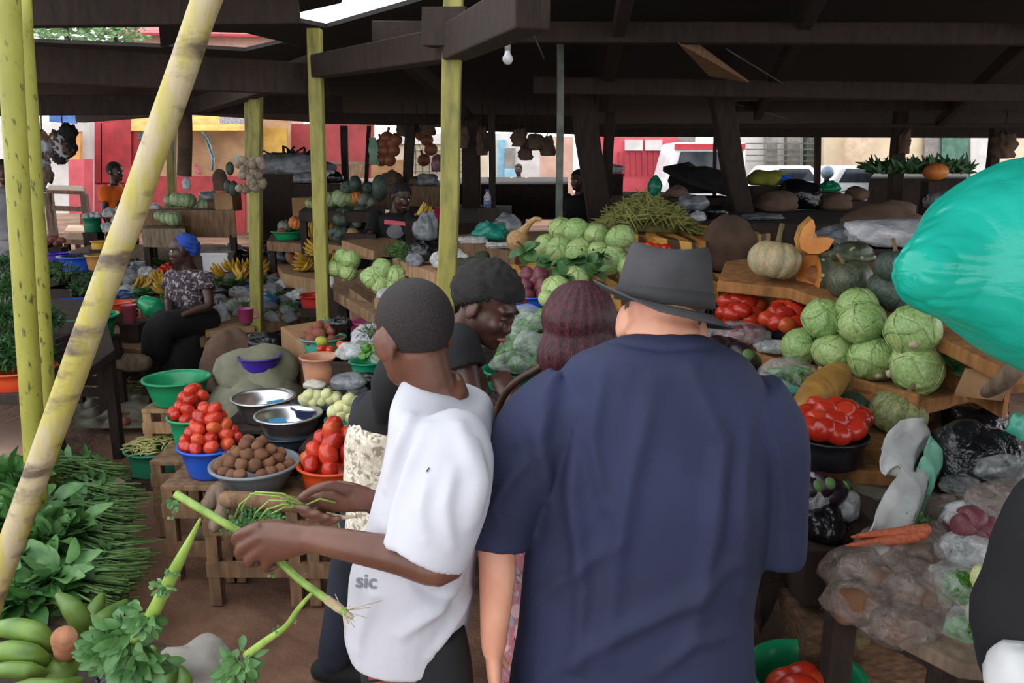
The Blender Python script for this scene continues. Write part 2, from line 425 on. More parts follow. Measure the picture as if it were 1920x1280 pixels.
def leafmat(name, a, b, rough=.42, back=.25):
    k = NT(name); v = k.co(1.0); c = k.mix(k.ramp(k.noise(v, 14, 3), [(.3, 0.0), (.7, 1.0)]), lin(a), lin(b))
    b_ = k.n('ShaderNodeBsdfPrincipled'); k.set(b_.inputs['Base Color'], c); b_.inputs['Roughness'].default_value = rough
    t = k.n('ShaderNodeBsdfTranslucent'); k.set(t.inputs[0], c); mx = k.n('ShaderNodeMixShader', Fac=back)
    k.t.links.new(b_.outputs[0], mx.inputs[1]); k.t.links.new(t.outputs[0], mx.inputs[2]); k.t.links.new(mx.outputs[0], k.out.inputs[0])
    MATS[name] = k.m; return k.m
leafm = leafmat('leafy_green', '#275524', '#4b7f3c')
leafbig = leafmat('broad_leaf', '#34682f', '#6f9a5a')
leafdark = leafmat('herb_green', '#1a3f1c', '#35652d')
stemgreen = mat('green_stems', '#688a4a', '#45662f', rough=.55, sc=20, bump=.2)
celm = mat('celery_stalk', '#93b052', '#6e9138', rough=.4, sc=20, stretch=(2, 2, .3), bump=.3)
rootm = mat('pale_root', '#d8cdb4', '#a8926c', rough=.8, sc=20, bump=.4)
steel = mat('steel', '#dcdce0', '#c9c9cd', rough=.33, sc=3, bump=.06, rnd=0, Metallic=1.0)
clear = film('clear_plastic', (.85, .9, .9), .05, .34)
cloudy = film('cloudy_plastic', (.75, .78, .78), .25, .8, .3)
brownfilm = film('dusty_plastic', (.3, .24, .21), .22, .72, .16)
bag_white = mat('white_plastic_bag', '#c9c9cc', '#9d9da3', rough=.35, sc=9, bump=.8, bsc=18, bd=.02)
bag_grey = mat('grey_plastic_bag', '#8f9296', '#5a5d62', rough=.3, sc=9, bump=.8, bsc=18, bd=.02)
bag_black = mat('black_plastic_bag', '#1b1c20', '#0c0d0f', rough=.25, sc=9, bump=.9, bsc=18, bd=.02)
bag_teal = mat('teal_plastic_bag', '#1f8f7c', '#14695c', rough=.3, sc=9, bump=.8, bsc=18, bd=.02)
sackm = mat('woven_sack', '#8f8e78', '#6c6b58', rough=.85, sc=5, bump=.4, bsc=90)
sackbrown = mat('brown_sack', '#6b5342', '#4a382c', rough=.9, sc=5, bump=.5, bsc=60)
# ---------------------------------------------------------------- world and ground
SC.view_settings.view_transform = 'Standard'; SC.view_settings.look = 'None'
SC.view_settings.exposure = EXPO = 0.0; SC.view_settings.gamma = 1.0; SC.view_settings.use_curve_mapping = False
w = bpy.data.worlds.new('sky'); SC.world = w; w.use_nodes = True
bg = w.node_tree.nodes['Background']; bg.inputs[0].default_value = (.93, .96, 1.0, 1); bg.inputs[1].default_value = 2.7
def gz(x, y):
    t = min(max((y - 8.5) / 4, 0), 1); t = t * t * (3 - 2 * t)
    return .45 * t + .03 * noise.noise(V((x * .9, y * .9, 0))) + .012 * noise.noise(V((x * 4, y * 4, 3)))
def gfun(u, v):
    x = -26 + 56 * u; y = -5 + 50 * v ** 1.6
    return V((x, y, gz(x, y) - .012))
T(MB().sheet(gfun, 150, 150).obj('floor', dirt, origin=(0, 0, 0)), 'trodden brown earth floor of the market', None, kind='structure')
# ---------------------------------------------------------------- roof
PL = (2.93, 5.3, -.0575)
def rp(px, py): return Q(px, py, PL)
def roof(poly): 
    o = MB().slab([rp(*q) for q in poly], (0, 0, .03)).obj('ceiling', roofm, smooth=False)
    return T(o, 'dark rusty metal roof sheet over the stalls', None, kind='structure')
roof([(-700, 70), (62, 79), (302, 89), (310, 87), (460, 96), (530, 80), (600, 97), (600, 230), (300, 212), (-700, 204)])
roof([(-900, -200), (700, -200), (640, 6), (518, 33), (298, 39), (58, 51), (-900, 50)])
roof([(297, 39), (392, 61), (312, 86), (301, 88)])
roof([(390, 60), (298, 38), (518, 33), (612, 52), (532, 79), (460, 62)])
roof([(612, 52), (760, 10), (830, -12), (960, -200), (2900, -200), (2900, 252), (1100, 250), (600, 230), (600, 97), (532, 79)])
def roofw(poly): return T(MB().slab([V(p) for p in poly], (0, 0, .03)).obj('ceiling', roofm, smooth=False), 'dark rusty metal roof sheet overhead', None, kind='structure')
zr = lambda y: PL[0] + PL[2] * (y - PL[1])
a = rp(960, -200); b = rp(2900, -200)
roofw([(a.x, a.y, zr(a.y)), (b.x, b.y, zr(b.y)), (b.x + 9, -4.5, zr(-4.5)), (-.2, -4.5, zr(-4.5))])  # out of view, extended past the camera to darken the right side
# purlins, rafters and lintels: (p0, p1, width, height)
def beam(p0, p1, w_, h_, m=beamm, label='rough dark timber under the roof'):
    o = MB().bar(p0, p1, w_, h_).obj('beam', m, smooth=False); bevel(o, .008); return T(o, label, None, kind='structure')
beam(P(1000, 8, 2.7), P(846, 84, 3.86), .12, .15); beam(P(846, 84, 3.86), P(592, 126, 5.45), .12, .14); beam(P(592, 126, 5.45), P(380, 196, 8.2), .12, .15)
beam(P(380, 196, 8.2), P(150, 218, 11), .12, .16)
for (x0, y0, x1, y1, Y0, Y1, h_) in [(40, 120, 600, 150, 4.6, 5.6, .2), (-60, 20, 560, 18, 4.2, 4.8, .16), (-40, 198, 640, 196, 7.5, 9.0, .18),
                                     (600, 222, 1110, 226, 9.5, 10.5, .12), (1000, 160, 2100, 178, 7.2, 6.8, .14), (1100, 246, 2300, 250, 11.2, 11, .14), (1100, 236, 2300, 236, 9.5, 9.3, .05), (700, 60, 2300, 66, 5.6, 5.2, .13),
                                     (880, 236, 1160, 246, 10.6, 11.2, .12), (1380, 200, 2300, 196, 8.6, 8.4, .1)]:
    beam(P(x0, y0, Y0), P(x1, y1, Y1), .09, h_)
for (x0, y0, Y0, x1, y1, Y1) in [(1560, -60, 4.4, 1420, 215, 9), (2080, -60, 4.2, 1760, 230, 9.5), (1180, -40, 4.4, 1130, 200, 9), (760, 110, 6, 900, 240, 11)]:
    beam(P(x0, y0, Y0), P(x1, y1, Y1), .08, .12)
o = MB().bar(P(800, 52, 3.8), P(880, 52, 3.72), .1, .16).obj('beam', beamm, smooth=False); T(o, 'timber bracket block on top of the nearest yellow post', None, kind='structure')
# loose light-catching sheet hanging under the roof
o = MB().slab([P(1270, 80, 5.4), P(1300, 78, 5.6), P(1405, 155, 6.6), P(1330, 143, 6.3)], (0, 0, .01)).obj('roof_sheet', mat('rusty_tin', '#9a7a55', '#6b4c33', rough=.5, sc=8, stretch=(1, 8, 1), bump=.4), smooth=False)
T(o, 'loose bent strip of rusty tin hanging below the roof', 'metal sheet')
for (p0, p1) in [((1362, 92, 6.2), (1470, 158, 6.8)), ((985, 30, 4.6), (1020, 110, 5.4)), ((1380, 195, 8.5), (1475, 222, 8.9))]:
    T(MB().tube([P(*p0), P(*p1)], .006, 6).obj('wire', greypaint), 'thin slack wire under the roof at ' + ('the tin strip' if p0[0] == 1362 else 'the light bulb' if p0[0] < 1000 else 'the far rafter'), 'wire')
# light bulb
lb = thing('light_bulb', 'unlit white bulb hanging on its cord below the dark roof', 'light bulb', P(952, 80, 4.4))
lp = P(952, 110, 4.4); s_ = S(lp)
whiteglass = mat('white_glass', '#d8d8dc', '#c8c8cc', rough=.25, sc=3, bump=0, rnd=0)
MB().lathe([(0, -11 * s_), (6 * s_, -9.5 * s_), (10 * s_, -3 * s_), (9.5 * s_, 3 * s_), (6 * s_, 8 * s_), (5 * s_, 14 * s_), (0, 14 * s_)], 16, lp).obj('bulb', whiteglass, lb)
MB().lathe([(0, 14 * s_), (5.5 * s_, 14 * s_), (5.8 * s_, 34 * s_), (3 * s_, 37 * s_), (0, 37 * s_)], 14, lp).obj('socket', mat('white_socket', '#a8a8a8', '#8d8d8d', rough=.5, rnd=0), lb)
MB().tube([lp + V((0, 0, 36 * s_)), lp + V((.005, 0, .12)), lp + V((0, 0, .55))], .004, 6).obj('cord', black_cloth, lb)
# ---------------------------------------------------------------- posts
def post(px0, py0, px1, py1, Y, wpx, m, label, sq=True, ext=.25, Y1=None, dn=True, nm='support_post', cat='post'):
    a = P(px0, py0, Y); b = P(px1, py1, Y1 or Y); d = (a - b).normalized(); wd = wpx * S((a + b) / 2)
    t = (a - b).normalized(); a = a + t * ext
    if dn: b = b - t * ((b.z - gz(b.x, b.y)) / t.z) - t * .03
    mb = MB()
    if sq:
        n = 14
        def rg(p, k):
            j = V((noise.noise(p * 1.3), noise.noise(p * 1.3 + V((9, 0, 0))), 0)) * wd * .14
            h = wd / 2
            return [p + j + V((x * h, y * h, 0)) for x, y in ((-1, -.85), (-.85, -1), (.85, -1), (1, -.85), (1, .85), (.85, 1), (-.85, 1), (-1, .85))]
        mb.loft([rg(b + (a - b) * k / n, k) for k in range(n + 1)])
    else:
        mb.tube([b + (a - b) * k / 16 + V((noise.noise((b + (a - b) * k / 16) * 1.5), 0, 0)) * wd * .15 for k in range(17)], wd / 2, 14)
    o = mb.obj(nm, m, smooth=not sq)
    return T(o, label, cat)
post(848, 96, 838, 538, 3.8, 35, yellowpost, 'yellow painted wooden post, nearest and widest of the row')
post(591, 132, 608, 580, 5.4, 24, yellowpost, 'yellow painted post rising behind the red potato basin')
post(479, 188, 481, 486, 6.9, 21, yellowpost, 'yellow painted post with dried garlic tied to it')
post(464, 200, 466, 300, 7.2, 10, yellowpost, 'thin olive strut beside the post with garlic', dn=False, nm='strut')
post(321, 236, 322, 362, 11, 14, yellowpost, 'short yellow post behind the striped melons by the tan shop wall')
post(14, -10, 64, 840, 3.1, 40, specpost, 'round mottled yellow-green pole, nearest upright on the left edge', sq=False)
post(48, 90, 78, 580, 3.55, 32, specpost, 'round yellow-green pole standing just behind the foremost mottled pole', sq=False)
post(72, 380, 76, 580, 3.9, 14, yellowpost, 'slim green stake hidden behind the two round poles', sq=False, dn=True)
post(1050, 148, 1049, 404, 6.3, 13, greypaint, 'slim grey-green pole behind the stacked cabbages')
for (x0, y0, x1, y1, Y, wd, lab) in [(645, 236, 647, 345, 10.5, 12, 'dark post in front of the red wall panel'), (692, 236, 686, 350, 10.4, 7, 'thin dark stake at the edge of the red wall'),
        (770, 225, 766, 340, 10, 18, 'dark timber post among the hanging calabashes'), (884, 215, 884, 350, 9.6, 34, 'broad brown post behind the nearest yellow post'),
        (922, 200, 922, 370, 9, 13, 'dark post in front of the pale blue stall'),
        (1146, 210, 1138, 365, 8.8, 18, 'dark straight post next to the leaning trunk and red kiosk'), (1534, 245, 1532, 330, 11.8, 10, 'thin dark post before the slatted grey building'),
        (1690, 190, 1680, 315, 9.5, 22, 'dark post rising through the plant table'), (1868, 240, 1858, 320, 10, 17, 'dark post by the turquoise bag edge'), (1341, 255, 1340, 360, 11, 6, 'thin crooked stick before the parked van')]:
    post(x0, y0, x1, y1, Y, wd, darkwood, lab, ext=.0)
post(1092, 200, 1122, 388, 8.4, 44, darkwood, 'thick leaning dark trunk above the bean heap')
post(1352, 200, 1392, 400, 8.0, 38, darkwood, 'thick slanting dark beam left of the yellow bundle')
post(345, 200, 345, 330, 9.5, 26, sackbrown, 'dark brown shaggy roll hanging in front of the tan shop', dn=False, sq=False, nm='hanging_roll', cat='roll')
# the near slanting worn pole
a = P(404, -40, 1.85); b = P(-12, 1112, 1.85); d = (a - b).normalized(); b = b - d * ((b.z + .03) / d.z); a = a + d * .28
T(MB().tube([b + (a - b) * k / 24 + V((noise.noise(V((k * .5, 0, 0))), 0, noise.noise(V((0, k * .5, 0))))) * .008 for k in range(25)], [.031 + .003 * noise.noise(V((k * .7, 5, 0))) for k in range(25)], 16).obj('slanting_pole', wornpole),
  'worn pale-yellow pole slanting across the view in front of everything', 'pole')
# ---------------------------------------------------------------- beyond the market: left-hand shops
def panel(poly, Y, th, m, name, parent=None, dY=None):
    Y += 5.0; pts = [P(x, y, Y) for x, y in poly]; th *= 1.3
    return MB().slab(pts, (0, th, 0)).obj(name, m, parent, smooth=False)
redpaint = mat('red_paint', '#b8343a', '#962a30', rough=.55, sc=4, bump=.15)
pinkred = mat('faded_red_paint', '#d8606a', '#c24f58', rough=.6, sc=4, bump=.1)
whitewall = mat('white_wall', '#dcd8d4', '#c8c4c0', rough=.85, sc=3, bump=.1)
tanwall = mat('tan_board_wall', '#c9a27c', '#b28a66', rough=.8, sc=3, bump=.1)
pinktan = mat('pink_plaster', '#d6b3a2', '#c49c8a', rough=.9, sc=2, bump=.2)
yellowtin = mat('yellow_tin', '#d3a545', '#b08434', rough=.5, sc=4, bump=.1)
cream = mat('cream_plaster', '#e0cfb4', '#cfbc9f', rough=.9, sc=2, bump=.1)
concretem = mat('concrete', '#9a968f', '#7f7b75', rough=.9, sc=5, bump=.3)
greendoor = mat('green_glass_door', '#4c7a66', '#2f5b4a', rough=.25, sc=5, bump=.1)
glassm = mat('window_glass', '#c3cbd3', '#e2ddd5', rough=.12, sc=2, bump=0, rnd=0)
def grid(x0, y0, x1, y1): return [(x0, y0), (x1, y0), (x1, y1), (x0, y1)]
sb = thing('shop', 'red-framed shop front with tall glass windows behind the person in orange', 'shop', G(210, 470, .45))
panel(grid(150, 196, 262, 470), 12.8, .2, redpaint, 'wall', sb)
for i, (x0, x1) in enumerate([(177, 188), (192, 210), (217, 243)]):
    fr = panel(grid(x0 - 3, 232, x1 + 3, 342), 12.72, .06, redpaint, 'window_frame', sb)
    panel(grid(x0, 236, x1, 338), 12.68, .03, glassm if i else boardm, 'pane', fr)
panel(grid(176, 346, 246, 420), 12.7, .06, pinkred, 'lower_panel', sb)
sb = thing('shop', 'tan shop wall under a yellow corrugated awning, painted with turquoise strokes', 'shop', G(370, 470, .45))
panel(grid(256, 225, 540, 470), 12.9, .2, tanwall, 'wall', sb)
mb = MB()
def awn(u, v):
    x = 246 + 232 * u; y = 204 + 40 * v; q = P(x, y, 17.75 - .9 * v); q.y += .02 * math.sin(v * 2 * PI * 5); q.z += .025 * math.sin(v * 2 * PI * 5); return q
solid(mb.sheet(awn, 8, 60).obj('awning', yellowtin, sb), .01)
panel(grid(268, 330, 460, 470), 12.84, .05, redpaint, 'lower_wall', sb)
panel(grid(495, 240, 538, 300), 12.82, .05, yellowtin, 'shutter', sb)
turq = mat('turquoise_paint', '#3fb4c6', '#2d93a8', rough=.6, rnd=0, bump=0); pinkp = mat('pink_paint', '#d8697f', '#c2566c', rough=.6, rnd=0, bump=0); whitep = mat('white_paint', '#eceaea', '#dcdada', rough=.6, rnd=0, bump=0)
def stroke(pts, wpx, Y, m, name, parent):
    q = [P(x, y, Y + 5) for x, y in pts]; s = S(q[0]) * wpx
    return MB().tube(q, [s * .6] + [s] * (len(q) - 2) + [s * .6], 8, flat=.12).obj(name, m, parent)
for k, pts in enumerate([[(376, 244), (388, 262), (394, 280), (400, 296), (398, 320)], [(268, 246), (262, 258), (274, 262)]]):
    stroke(pts, 9, 12.80, whitep, 'painted_outline', sb); stroke(pts, 5.5, 12.77, turq, 'painted_stroke', sb)
for k in range(5): stroke([(380 + k * 4.5, 252 + 15 * k), (392 + k * 3, 256 + 14 * k), (396 + k * 2, 268 + 13 * k)], 2.2, 12.74, whitep if k % 2 else turq, 'painted_stroke', sb)
stroke([(366, 306), (370, 322), (378, 326)], 4, 12.77, pinkp, 'painted_stroke', sb); stroke([(360, 312), (376, 310)], 3, 12.77, pinkp, 'painted_stroke', sb)
for k in range(5): stroke([(447, 312), (432 + 5.5 * k, 300 - 7 + abs(k - 2) * 3)], 3, 12.75, turq, 'painted_stroke', sb)
T(panel(grid(412, 206, 462, 232), 11.6, .04, mat('grey_tin', '#b9b6b4', '#7f7c7a', rough=.4, sc=9, stretch=(4, 1, 4)), 'tin_sheet'), 'grey corrugated tin sheet leaning above the yellow awning', 'metal sheet')
rw = thing('red_hoarding', 'dark red boarded wall with a grey mid rail, behind the pumpkins', 'wall', G(610, 450, .45))
panel(grid(532, 232, 700, 450), 13.4, .12, mat('deep_red_boards', '#a03a3c', '#84302f', rough=.7, sc=3, bump=.15), 'boards', rw)
panel(grid(532, 303, 700, 308), 13.36, .05, greywood, 'rail', rw)
panel(grid(652, 308, 690, 360), 13.34, .05, boardm, 'lower_board', rw)
T(panel(grid(696, 300, 768, 350), 10.6, .25, cardm, 'cardboard_carton'), 'big tan cardboard carton below the hanging orange calabashes', 'carton')
sb = thing('stall', 'bright white tiled stall wall seen between the calabashes and yellow post', 'stall', G(800, 440, .45))
panel(grid(690, 262, 915, 440), 15.5, .2, cream, 'wall', sb)
panel(grid(730, 250, 860, 270), 15.4, .08, whitewall, 'sign_band', sb)
for k in range(9): panel(grid(778 + k * 13, 276, 780 + k * 13, 326), 15.38, .04, greypaint, 'bar', sb)
for k in range(4): panel(grid(775, 282 + k * 13, 890, 283.5 + k * 13), 15.36, .03, greypaint, 'bar', sb)
# middle street: pale blue stall, white walls
sb = thing('kiosk', 'pale blue and white kiosk beyond the dark middle post', 'kiosk', G(965, 420, .45))
panel(grid(926, 250, 1012, 420), 17, .3, whitewall, 'wall', sb)
panel(grid(934, 262, 948, 340), 16.9, .1, mat('pale_blue_paint', '#8fc0d8', '#74a9c4', rough=.6), 'post_panel', sb)
panel(grid(946, 278, 966, 318), 16.85, .1, concretem, 'shelf_opening', sb); panel(grid(946, 316, 972, 340), 16.8, .1, mat('pale_blue_paint2', '#a8d4e4', '#8fc0d8', rough=.6), 'counter', sb)
T(panel(grid(1006, 256, 1075, 420), 19, .3, pinktan, 'side_wall'), 'pinkish plaster house wall behind the slim grey pole', 'wall')
sb = thing('kiosk', 'pinkish-red kiosk front with pale windows right of the leaning trunk', 'kiosk', G(1210, 400, .45))
panel(grid(1120, 232, 1270, 400), 15, .3, mat('coral_red_paint', '#d2505c', '#bd4550', rough=.6, sc=3), 'wall', sb)
for x0, x1 in ((1172, 1205), (1210, 1242)): panel(grid(x0, 262, x1, 282), 14.9, .08, whitewall, 'window_pane', sb)
for k in range(10): panel(grid(1160 + k * 11, 284, 1161.5 + k * 11, 330), 14.92, .05, redpaint, 'groove', sb)
T(panel(grid(1270, 244, 1304, 400), 15.5, .3, concretem, 'door_column'), 'grey concrete column beside the pinkish-red kiosk', 'column')
# right-hand street
bl = thing('building', 'white building with grey columns and slats across the street', 'building', G(1470, 400, .45))
panel(grid(1380, 215, 1545, 400), 21, .4, whitewall, 'wall', bl)
for x0, x1, m in ((1438, 1458, concretem), (1476, 1500, concretem), (1512, 1528, greypaint)): panel(grid(x0, 215, x1, 400), 20.7, .3, m, 'column', bl)
for k in range(4): panel(grid(1400, 268 + k * 11, 1530, 270 + k * 11), 20.5, .08, greypaint, 'slat', bl)
bl = thing('building', 'cream building with a round beige pillar and green glass door', 'building', G(1740, 400, .45))
panel(grid(1545, 215, 2000, 420), 20, .4, cream, 'wall', bl)
pc = P(1606, 300, 24.2); MB().tube([V((pc.x, pc.y, .4)), V((pc.x, pc.y, 3.6))], .36, 16).obj('pillar', mat('beige_pillar', '#cdb59a', '#b8a086', rough=.9), bl)
panel(grid(1735, 240, 1768, 400), 19.8, .1, concretem, 'shutter', bl)
f = panel(grid(1766, 235, 1816, 400), 19.7, .1, greendoor, 'door', bl); panel(grid(1770, 262, 1788, 320), 19.65, .05, glassm, 'pane', f)
panel(grid(1820, 240, 1852, 400), 19.8, .1, whitewall, 'door_frame', bl)
# parked vehicles in the street
def car(cx, cy, Y, L, col, label, top=None, name='car'):
    base = G(cx, cy, .45); c = P(cx, cy, Y); c.z = gz(c.x, c.y)
    o = thing(name, label, name, c)
    h = 1.45 if name == 'car' else 1.95
    prof = [(-.5, .25), (-.5, .6), (-.47, .68), (-.3, .72), (-.18, 1.0), (.25, 1.0), (.4, .72), (.5, .66), (.5, .25)] if name == 'car' else [(-.5, .18), (-.5, .55), (-.46, .62), (-.36, 1.0), (.48, 1.0), (.5, .9), (.5, .18)]
    w_ = 1.7
    rings = [[V((c.x + x * L, c.y + yy, c.z + z * h)) for x, z in prof] for yy in (0, .15, w_ - .15, w_)]
    for r in (rings[0], rings[3]):
        for q in r: q.z = c.z + (q.z - c.z) * .97
    bevel(MB().loft(rings).obj('body', col, o, smooth=False), .04)
    win = [(-.2, .74), (-.12, .95), (.2, .95), (.32, .74)] if name == 'car' else [(-.38, .62), (-.3, .9), (.44, .9), (.44, .62)]
    MB().slab([V((c.x + x * L, c.y - .02, c.z + z * h)) for x, z in win], (0, .05, 0)).obj('window', mat('car_glass', '#2a3036', '#1c2126', rough=.1, bump=0, rnd=0), o, smooth=False)
    if top: MB().bar(V((c.x - .38 * L, c.y - .02, c.z + h * .95)), V((c.x + .48 * L, c.y - .02, c.z + h * .95)), .05, .12).obj('stripe', top, o, smooth=False)
    for sx in (-.3, .32):
        for yy in (-.03, w_ - .15):
            MB().tube([V((c.x + sx * L, c.y + yy, c.z + .3)), V((c.x + sx * L, c.y + yy + .18, c.z + .3))], .3, 18).obj('wheel', black_cloth, o)
car(1318, 372, 17.5, 1.75, mat('white_van_paint', '#e8e8ea', '#dcdcde', rough=.25, bump=0), 'white minibus with a red roof stripe behind the slanting dark beam', mat('red_stripe', '#c8303a', '#b02830', rough=.4, bump=0), 'van')
car(1478, 372, 20, 2.2, mat('white_car_paint', '#eeeeee', '#e2e2e2', rough=.2, bump=0), 'white car parked across the street before the slatted building')
car(1600, 372, 19, 1.9, mat('silver_car_paint', '#cfd2d4', '#bfc2c4', rough=.2, bump=0), 'silver car parked beside the motorcycle rider')
# trees above the shops, seen through the roof gap
def tree(cx, cy, Y, rpx, label, n=900):
    c = P(cx, cy, Y); r = rpx * S(c)
    o = thing('tree', label, 'tree', V((c.x, c.y, gz(c.x, c.y))))
    MB().tube([V((c.x, c.y, .4)), V((c.x + .1, c.y, c.z * .6)), c], [.22, .16, .06], 10).obj('trunk', darkwood, o)
    mb = MB(); rr = random.Random(int(cx))
    for k in range(n):
        d = V((rr.gauss(0, 1), rr.gauss(0, 1), rr.gauss(0, .8))).normalized() * r * rr.uniform(.35, 1.0)
        p = c + d; s = r * rr.uniform(.05, .11); a, b = frame(V((rr.gauss(0, 1), rr.gauss(0, 1), rr.gauss(0, 1))))
        mb.add([p - a * s, p + b * s * .5, p + a * s, p - b * s * .5], [(0, 1, 2, 3)])
    mb.obj('crown', leafmat('tree_leaf', '#4f7a4a', '#8fb07a'), o)
tree(120, 30, 25, 95, 'leafy green tree above the shops seen through the roof opening')
tree(215, 55, 26.5, 60, 'smaller dark tree right of the leafy one in the roof opening')
sb = thing('house', 'pinkish brick house behind the market seen through roof gaps', 'house', G(440, 460, .45))
panel(grid(230, 60, 560, 300), 24, .5, pinktan, 'wall', sb)
MB().slab([P(180, 60, 28.5), P(600, 66, 28.5), P(560, 46, 31), P(240, 46, 31)], .08).obj('roof', redpaint, sb, smooth=False)
# ---------------------------------------------------------------- kinds of produce (built once, then copied)
def ell_obj(name, r, m, nu=16, nv=10, fn=None): return MB().ell((0, 0, 0), r, None, nu, nv, fn).obj(name, m, origin=(0, 0, 0))
def wob(a, f, seed=0): return lambda q: 1 + a * noise.noise(q * f + V((seed, 0, 0)))
def tomato_fn(q): return 1 - .12 * math.exp(-((1 - abs(q.x)) / .06)) + .05 * q.x + .03 * noise.noise(q * 1.5)
tom = ell_obj('plum_tomato', (1.16, .84, .84), tomatom, 18, 12, tomato_fn); T(tom, None, 'tomato')
K_tom = Kind(tom)
pot = ell_obj('potato', (1.1, .9, .82), potatom, 16, 10, wob(.22, 1.6, 3)); T(pot, None, 'potato'); K_pot = Kind(pot)
rpo = ell_obj('red_potato', (1.15, .88, .85), sweetm, 16, 10, wob(.2, 1.5, 8)); T(rpo, None, 'potato'); K_rpo = Kind(rpo)
def onion_fn(q): return 1 + .28 * max(0, q.z - .8) / .2 - .04 * max(0, -q.z)
oni = ell_obj('red_onion', (1, 1, .86), onionm, 16, 12, onion_fn); T(oni, None, 'onion'); K_oni = Kind(oni)
lim = ell_obj('lime', (1.1, .95, .95), limem, 14, 10, lambda q: 1 + .1 * max(0, abs(q.x) - .9) / .1); T(lim, None, 'lime'); K_lim = Kind(lim)
avo = ell_obj('avocado', (1.35, .9, .9), avocm, 16, 10, lambda q: 1 - .18 * max(0, q.x)); T(avo, None, 'avocado'); K_avo = Kind(avo)
egg = ell_obj('pale_eggplant', (1.05, .95, .95), eggplantm, 14, 10, wob(.15, 1.4)); T(egg, None, 'eggplant'); K_egg = Kind(egg)
def pep_fn(q): return (1 + .1 * math.cos(3 * math.atan2(q.y, q.x))) * (1 - .16 * max(0, -q.z)) * (1 - .25 * math.exp(-((1 - q.z) / .08)))
pep = ell_obj('green_pepper', (.8, .8, 1.0), pepperm, 18, 12, pep_fn); T(pep, None, 'pepper')
MB().tube([(0, 0, .7), (.03, 0, .95), (.12, 0, 1.15)], [.12, .09, .1], 8).obj('stem', stemgreen, pep); K_pep = Kind(pep)
# cabbage: head of overlapping wrapped leaves
def cabbage():
    o = ell_obj('cabbage', (1, 1, .9), cabm, 28, 18, lambda q: 1 + .035 * noise.noise(q * 2.2) + .02 * abs(noise.noise(q * 5)))
    T(o, None, 'cabbage'); rr = random.Random(4)
    for k in range(5):
        a = k * 2 * PI / 5 + .3; ax = V((math.cos(a), math.sin(a), .25)).normalized(); s, t = frame(ax)
        def fn(u, v, ax=ax, s=s, t=t, k=k):
            th = 1.28 * v * (1 + .12 * math.sin(2 * PI * u * 3 + k)); ph = 2 * PI * u
            d = ax * math.cos(th) + (s * math.cos(ph) + t * math.sin(ph)) * math.sin(th)
            r = 1.015 + .012 * k / 5 + .05 * max(0, v - .82) / .18 + .015 * noise.noise(d * 5 + V((k, 0, 0))) + .012 * math.exp(-(math.sin(ph * 3) / .25) ** 2) * v
            return V((d.x * r, d.y * r, d.z * r * .9))
        mb = MB().sheet(fn, 24, 8); solid(mb.obj('wrapper_leaf', cabm, o), .02)
    MB().tube([(0, 0, -.8), (0, 0, -1.02)], .16, 10).obj('stalk', rootm, o)
    return o
K_cab = Kind(cabbage())
def ribbed(name, m, hz, ribs, depth, stem, cat='pumpkin', sm=stemm, neck=0):
    def fn(q):
        a = math.atan2(q.y, q.x); rr = math.hypot(q.x, q.y)
        return (1 - depth * (abs(math.cos(a * ribs / 2)) ** 6) * rr) * (1 - .28 * math.exp(-((1 - abs(q.z)) / .07)))
    o = MB().ell((0, 0, 0), (1, 1, hz), None, ribs * 6, 18, fn).obj(name, m, origin=(0, 0, 0)); T(o, None, cat)
    if stem: MB().tube([(0, 0, hz * .62), (.02, 0, hz * .95), (.1, .03, hz + .25 * stem), (.24 * stem, .05, hz + .55 * stem)], [.16, .1, .085, .1], 8).obj('stem', sm, o)
    return Kind(o)
K_ptan = ribbed('pumpkin', pk_tan, .8, 10, .1, 1.0)
K_pgrn = ribbed('pumpkin', pk_green, .82, 11, .12, .6)
K_pdrk = ribbed('pumpkin', pk_dark, .8, 9, .06, .8)
K_pwrt = ribbed('pumpkin', pk_wart, .92, 8, .05, .6)
K_porg = ribbed('pumpkin', pk_orange, .9, 11, .1, .3)
K_pgry = ribbed('pumpkin', pk_grey, .88, 10, .06, .2)
K_mel = ribbed('melon', pk_melon, 1.0, 9, .09, 0, 'melon')
gr = MB().ell((0, 0, 0), (.95, .95, .9), None, 22, 14, wob(.06, 1.2)).obj('bottle_gourd', gourdm, origin=(0, 0, 0)); T(gr, None, 'gourd')
MB().limb([(.2, 0, .6), (.45, 0, 1.0), (.75, 0, 1.45), (1.15, 0, 1.85), (1.6, 0, 1.9)], [.5, .32, .24, .2, .15], 14).obj('neck', gourdm, gr); K_grd = Kind(gr)
wm = MB().ell((0, 0, 0), (.72, .72, 1.15), None, 22, 14, wob(.03, 1)).obj('watermelon', pk_dark, origin=(0, 0, 0)); T(wm, None, 'watermelon'); K_wml = Kind(wm)
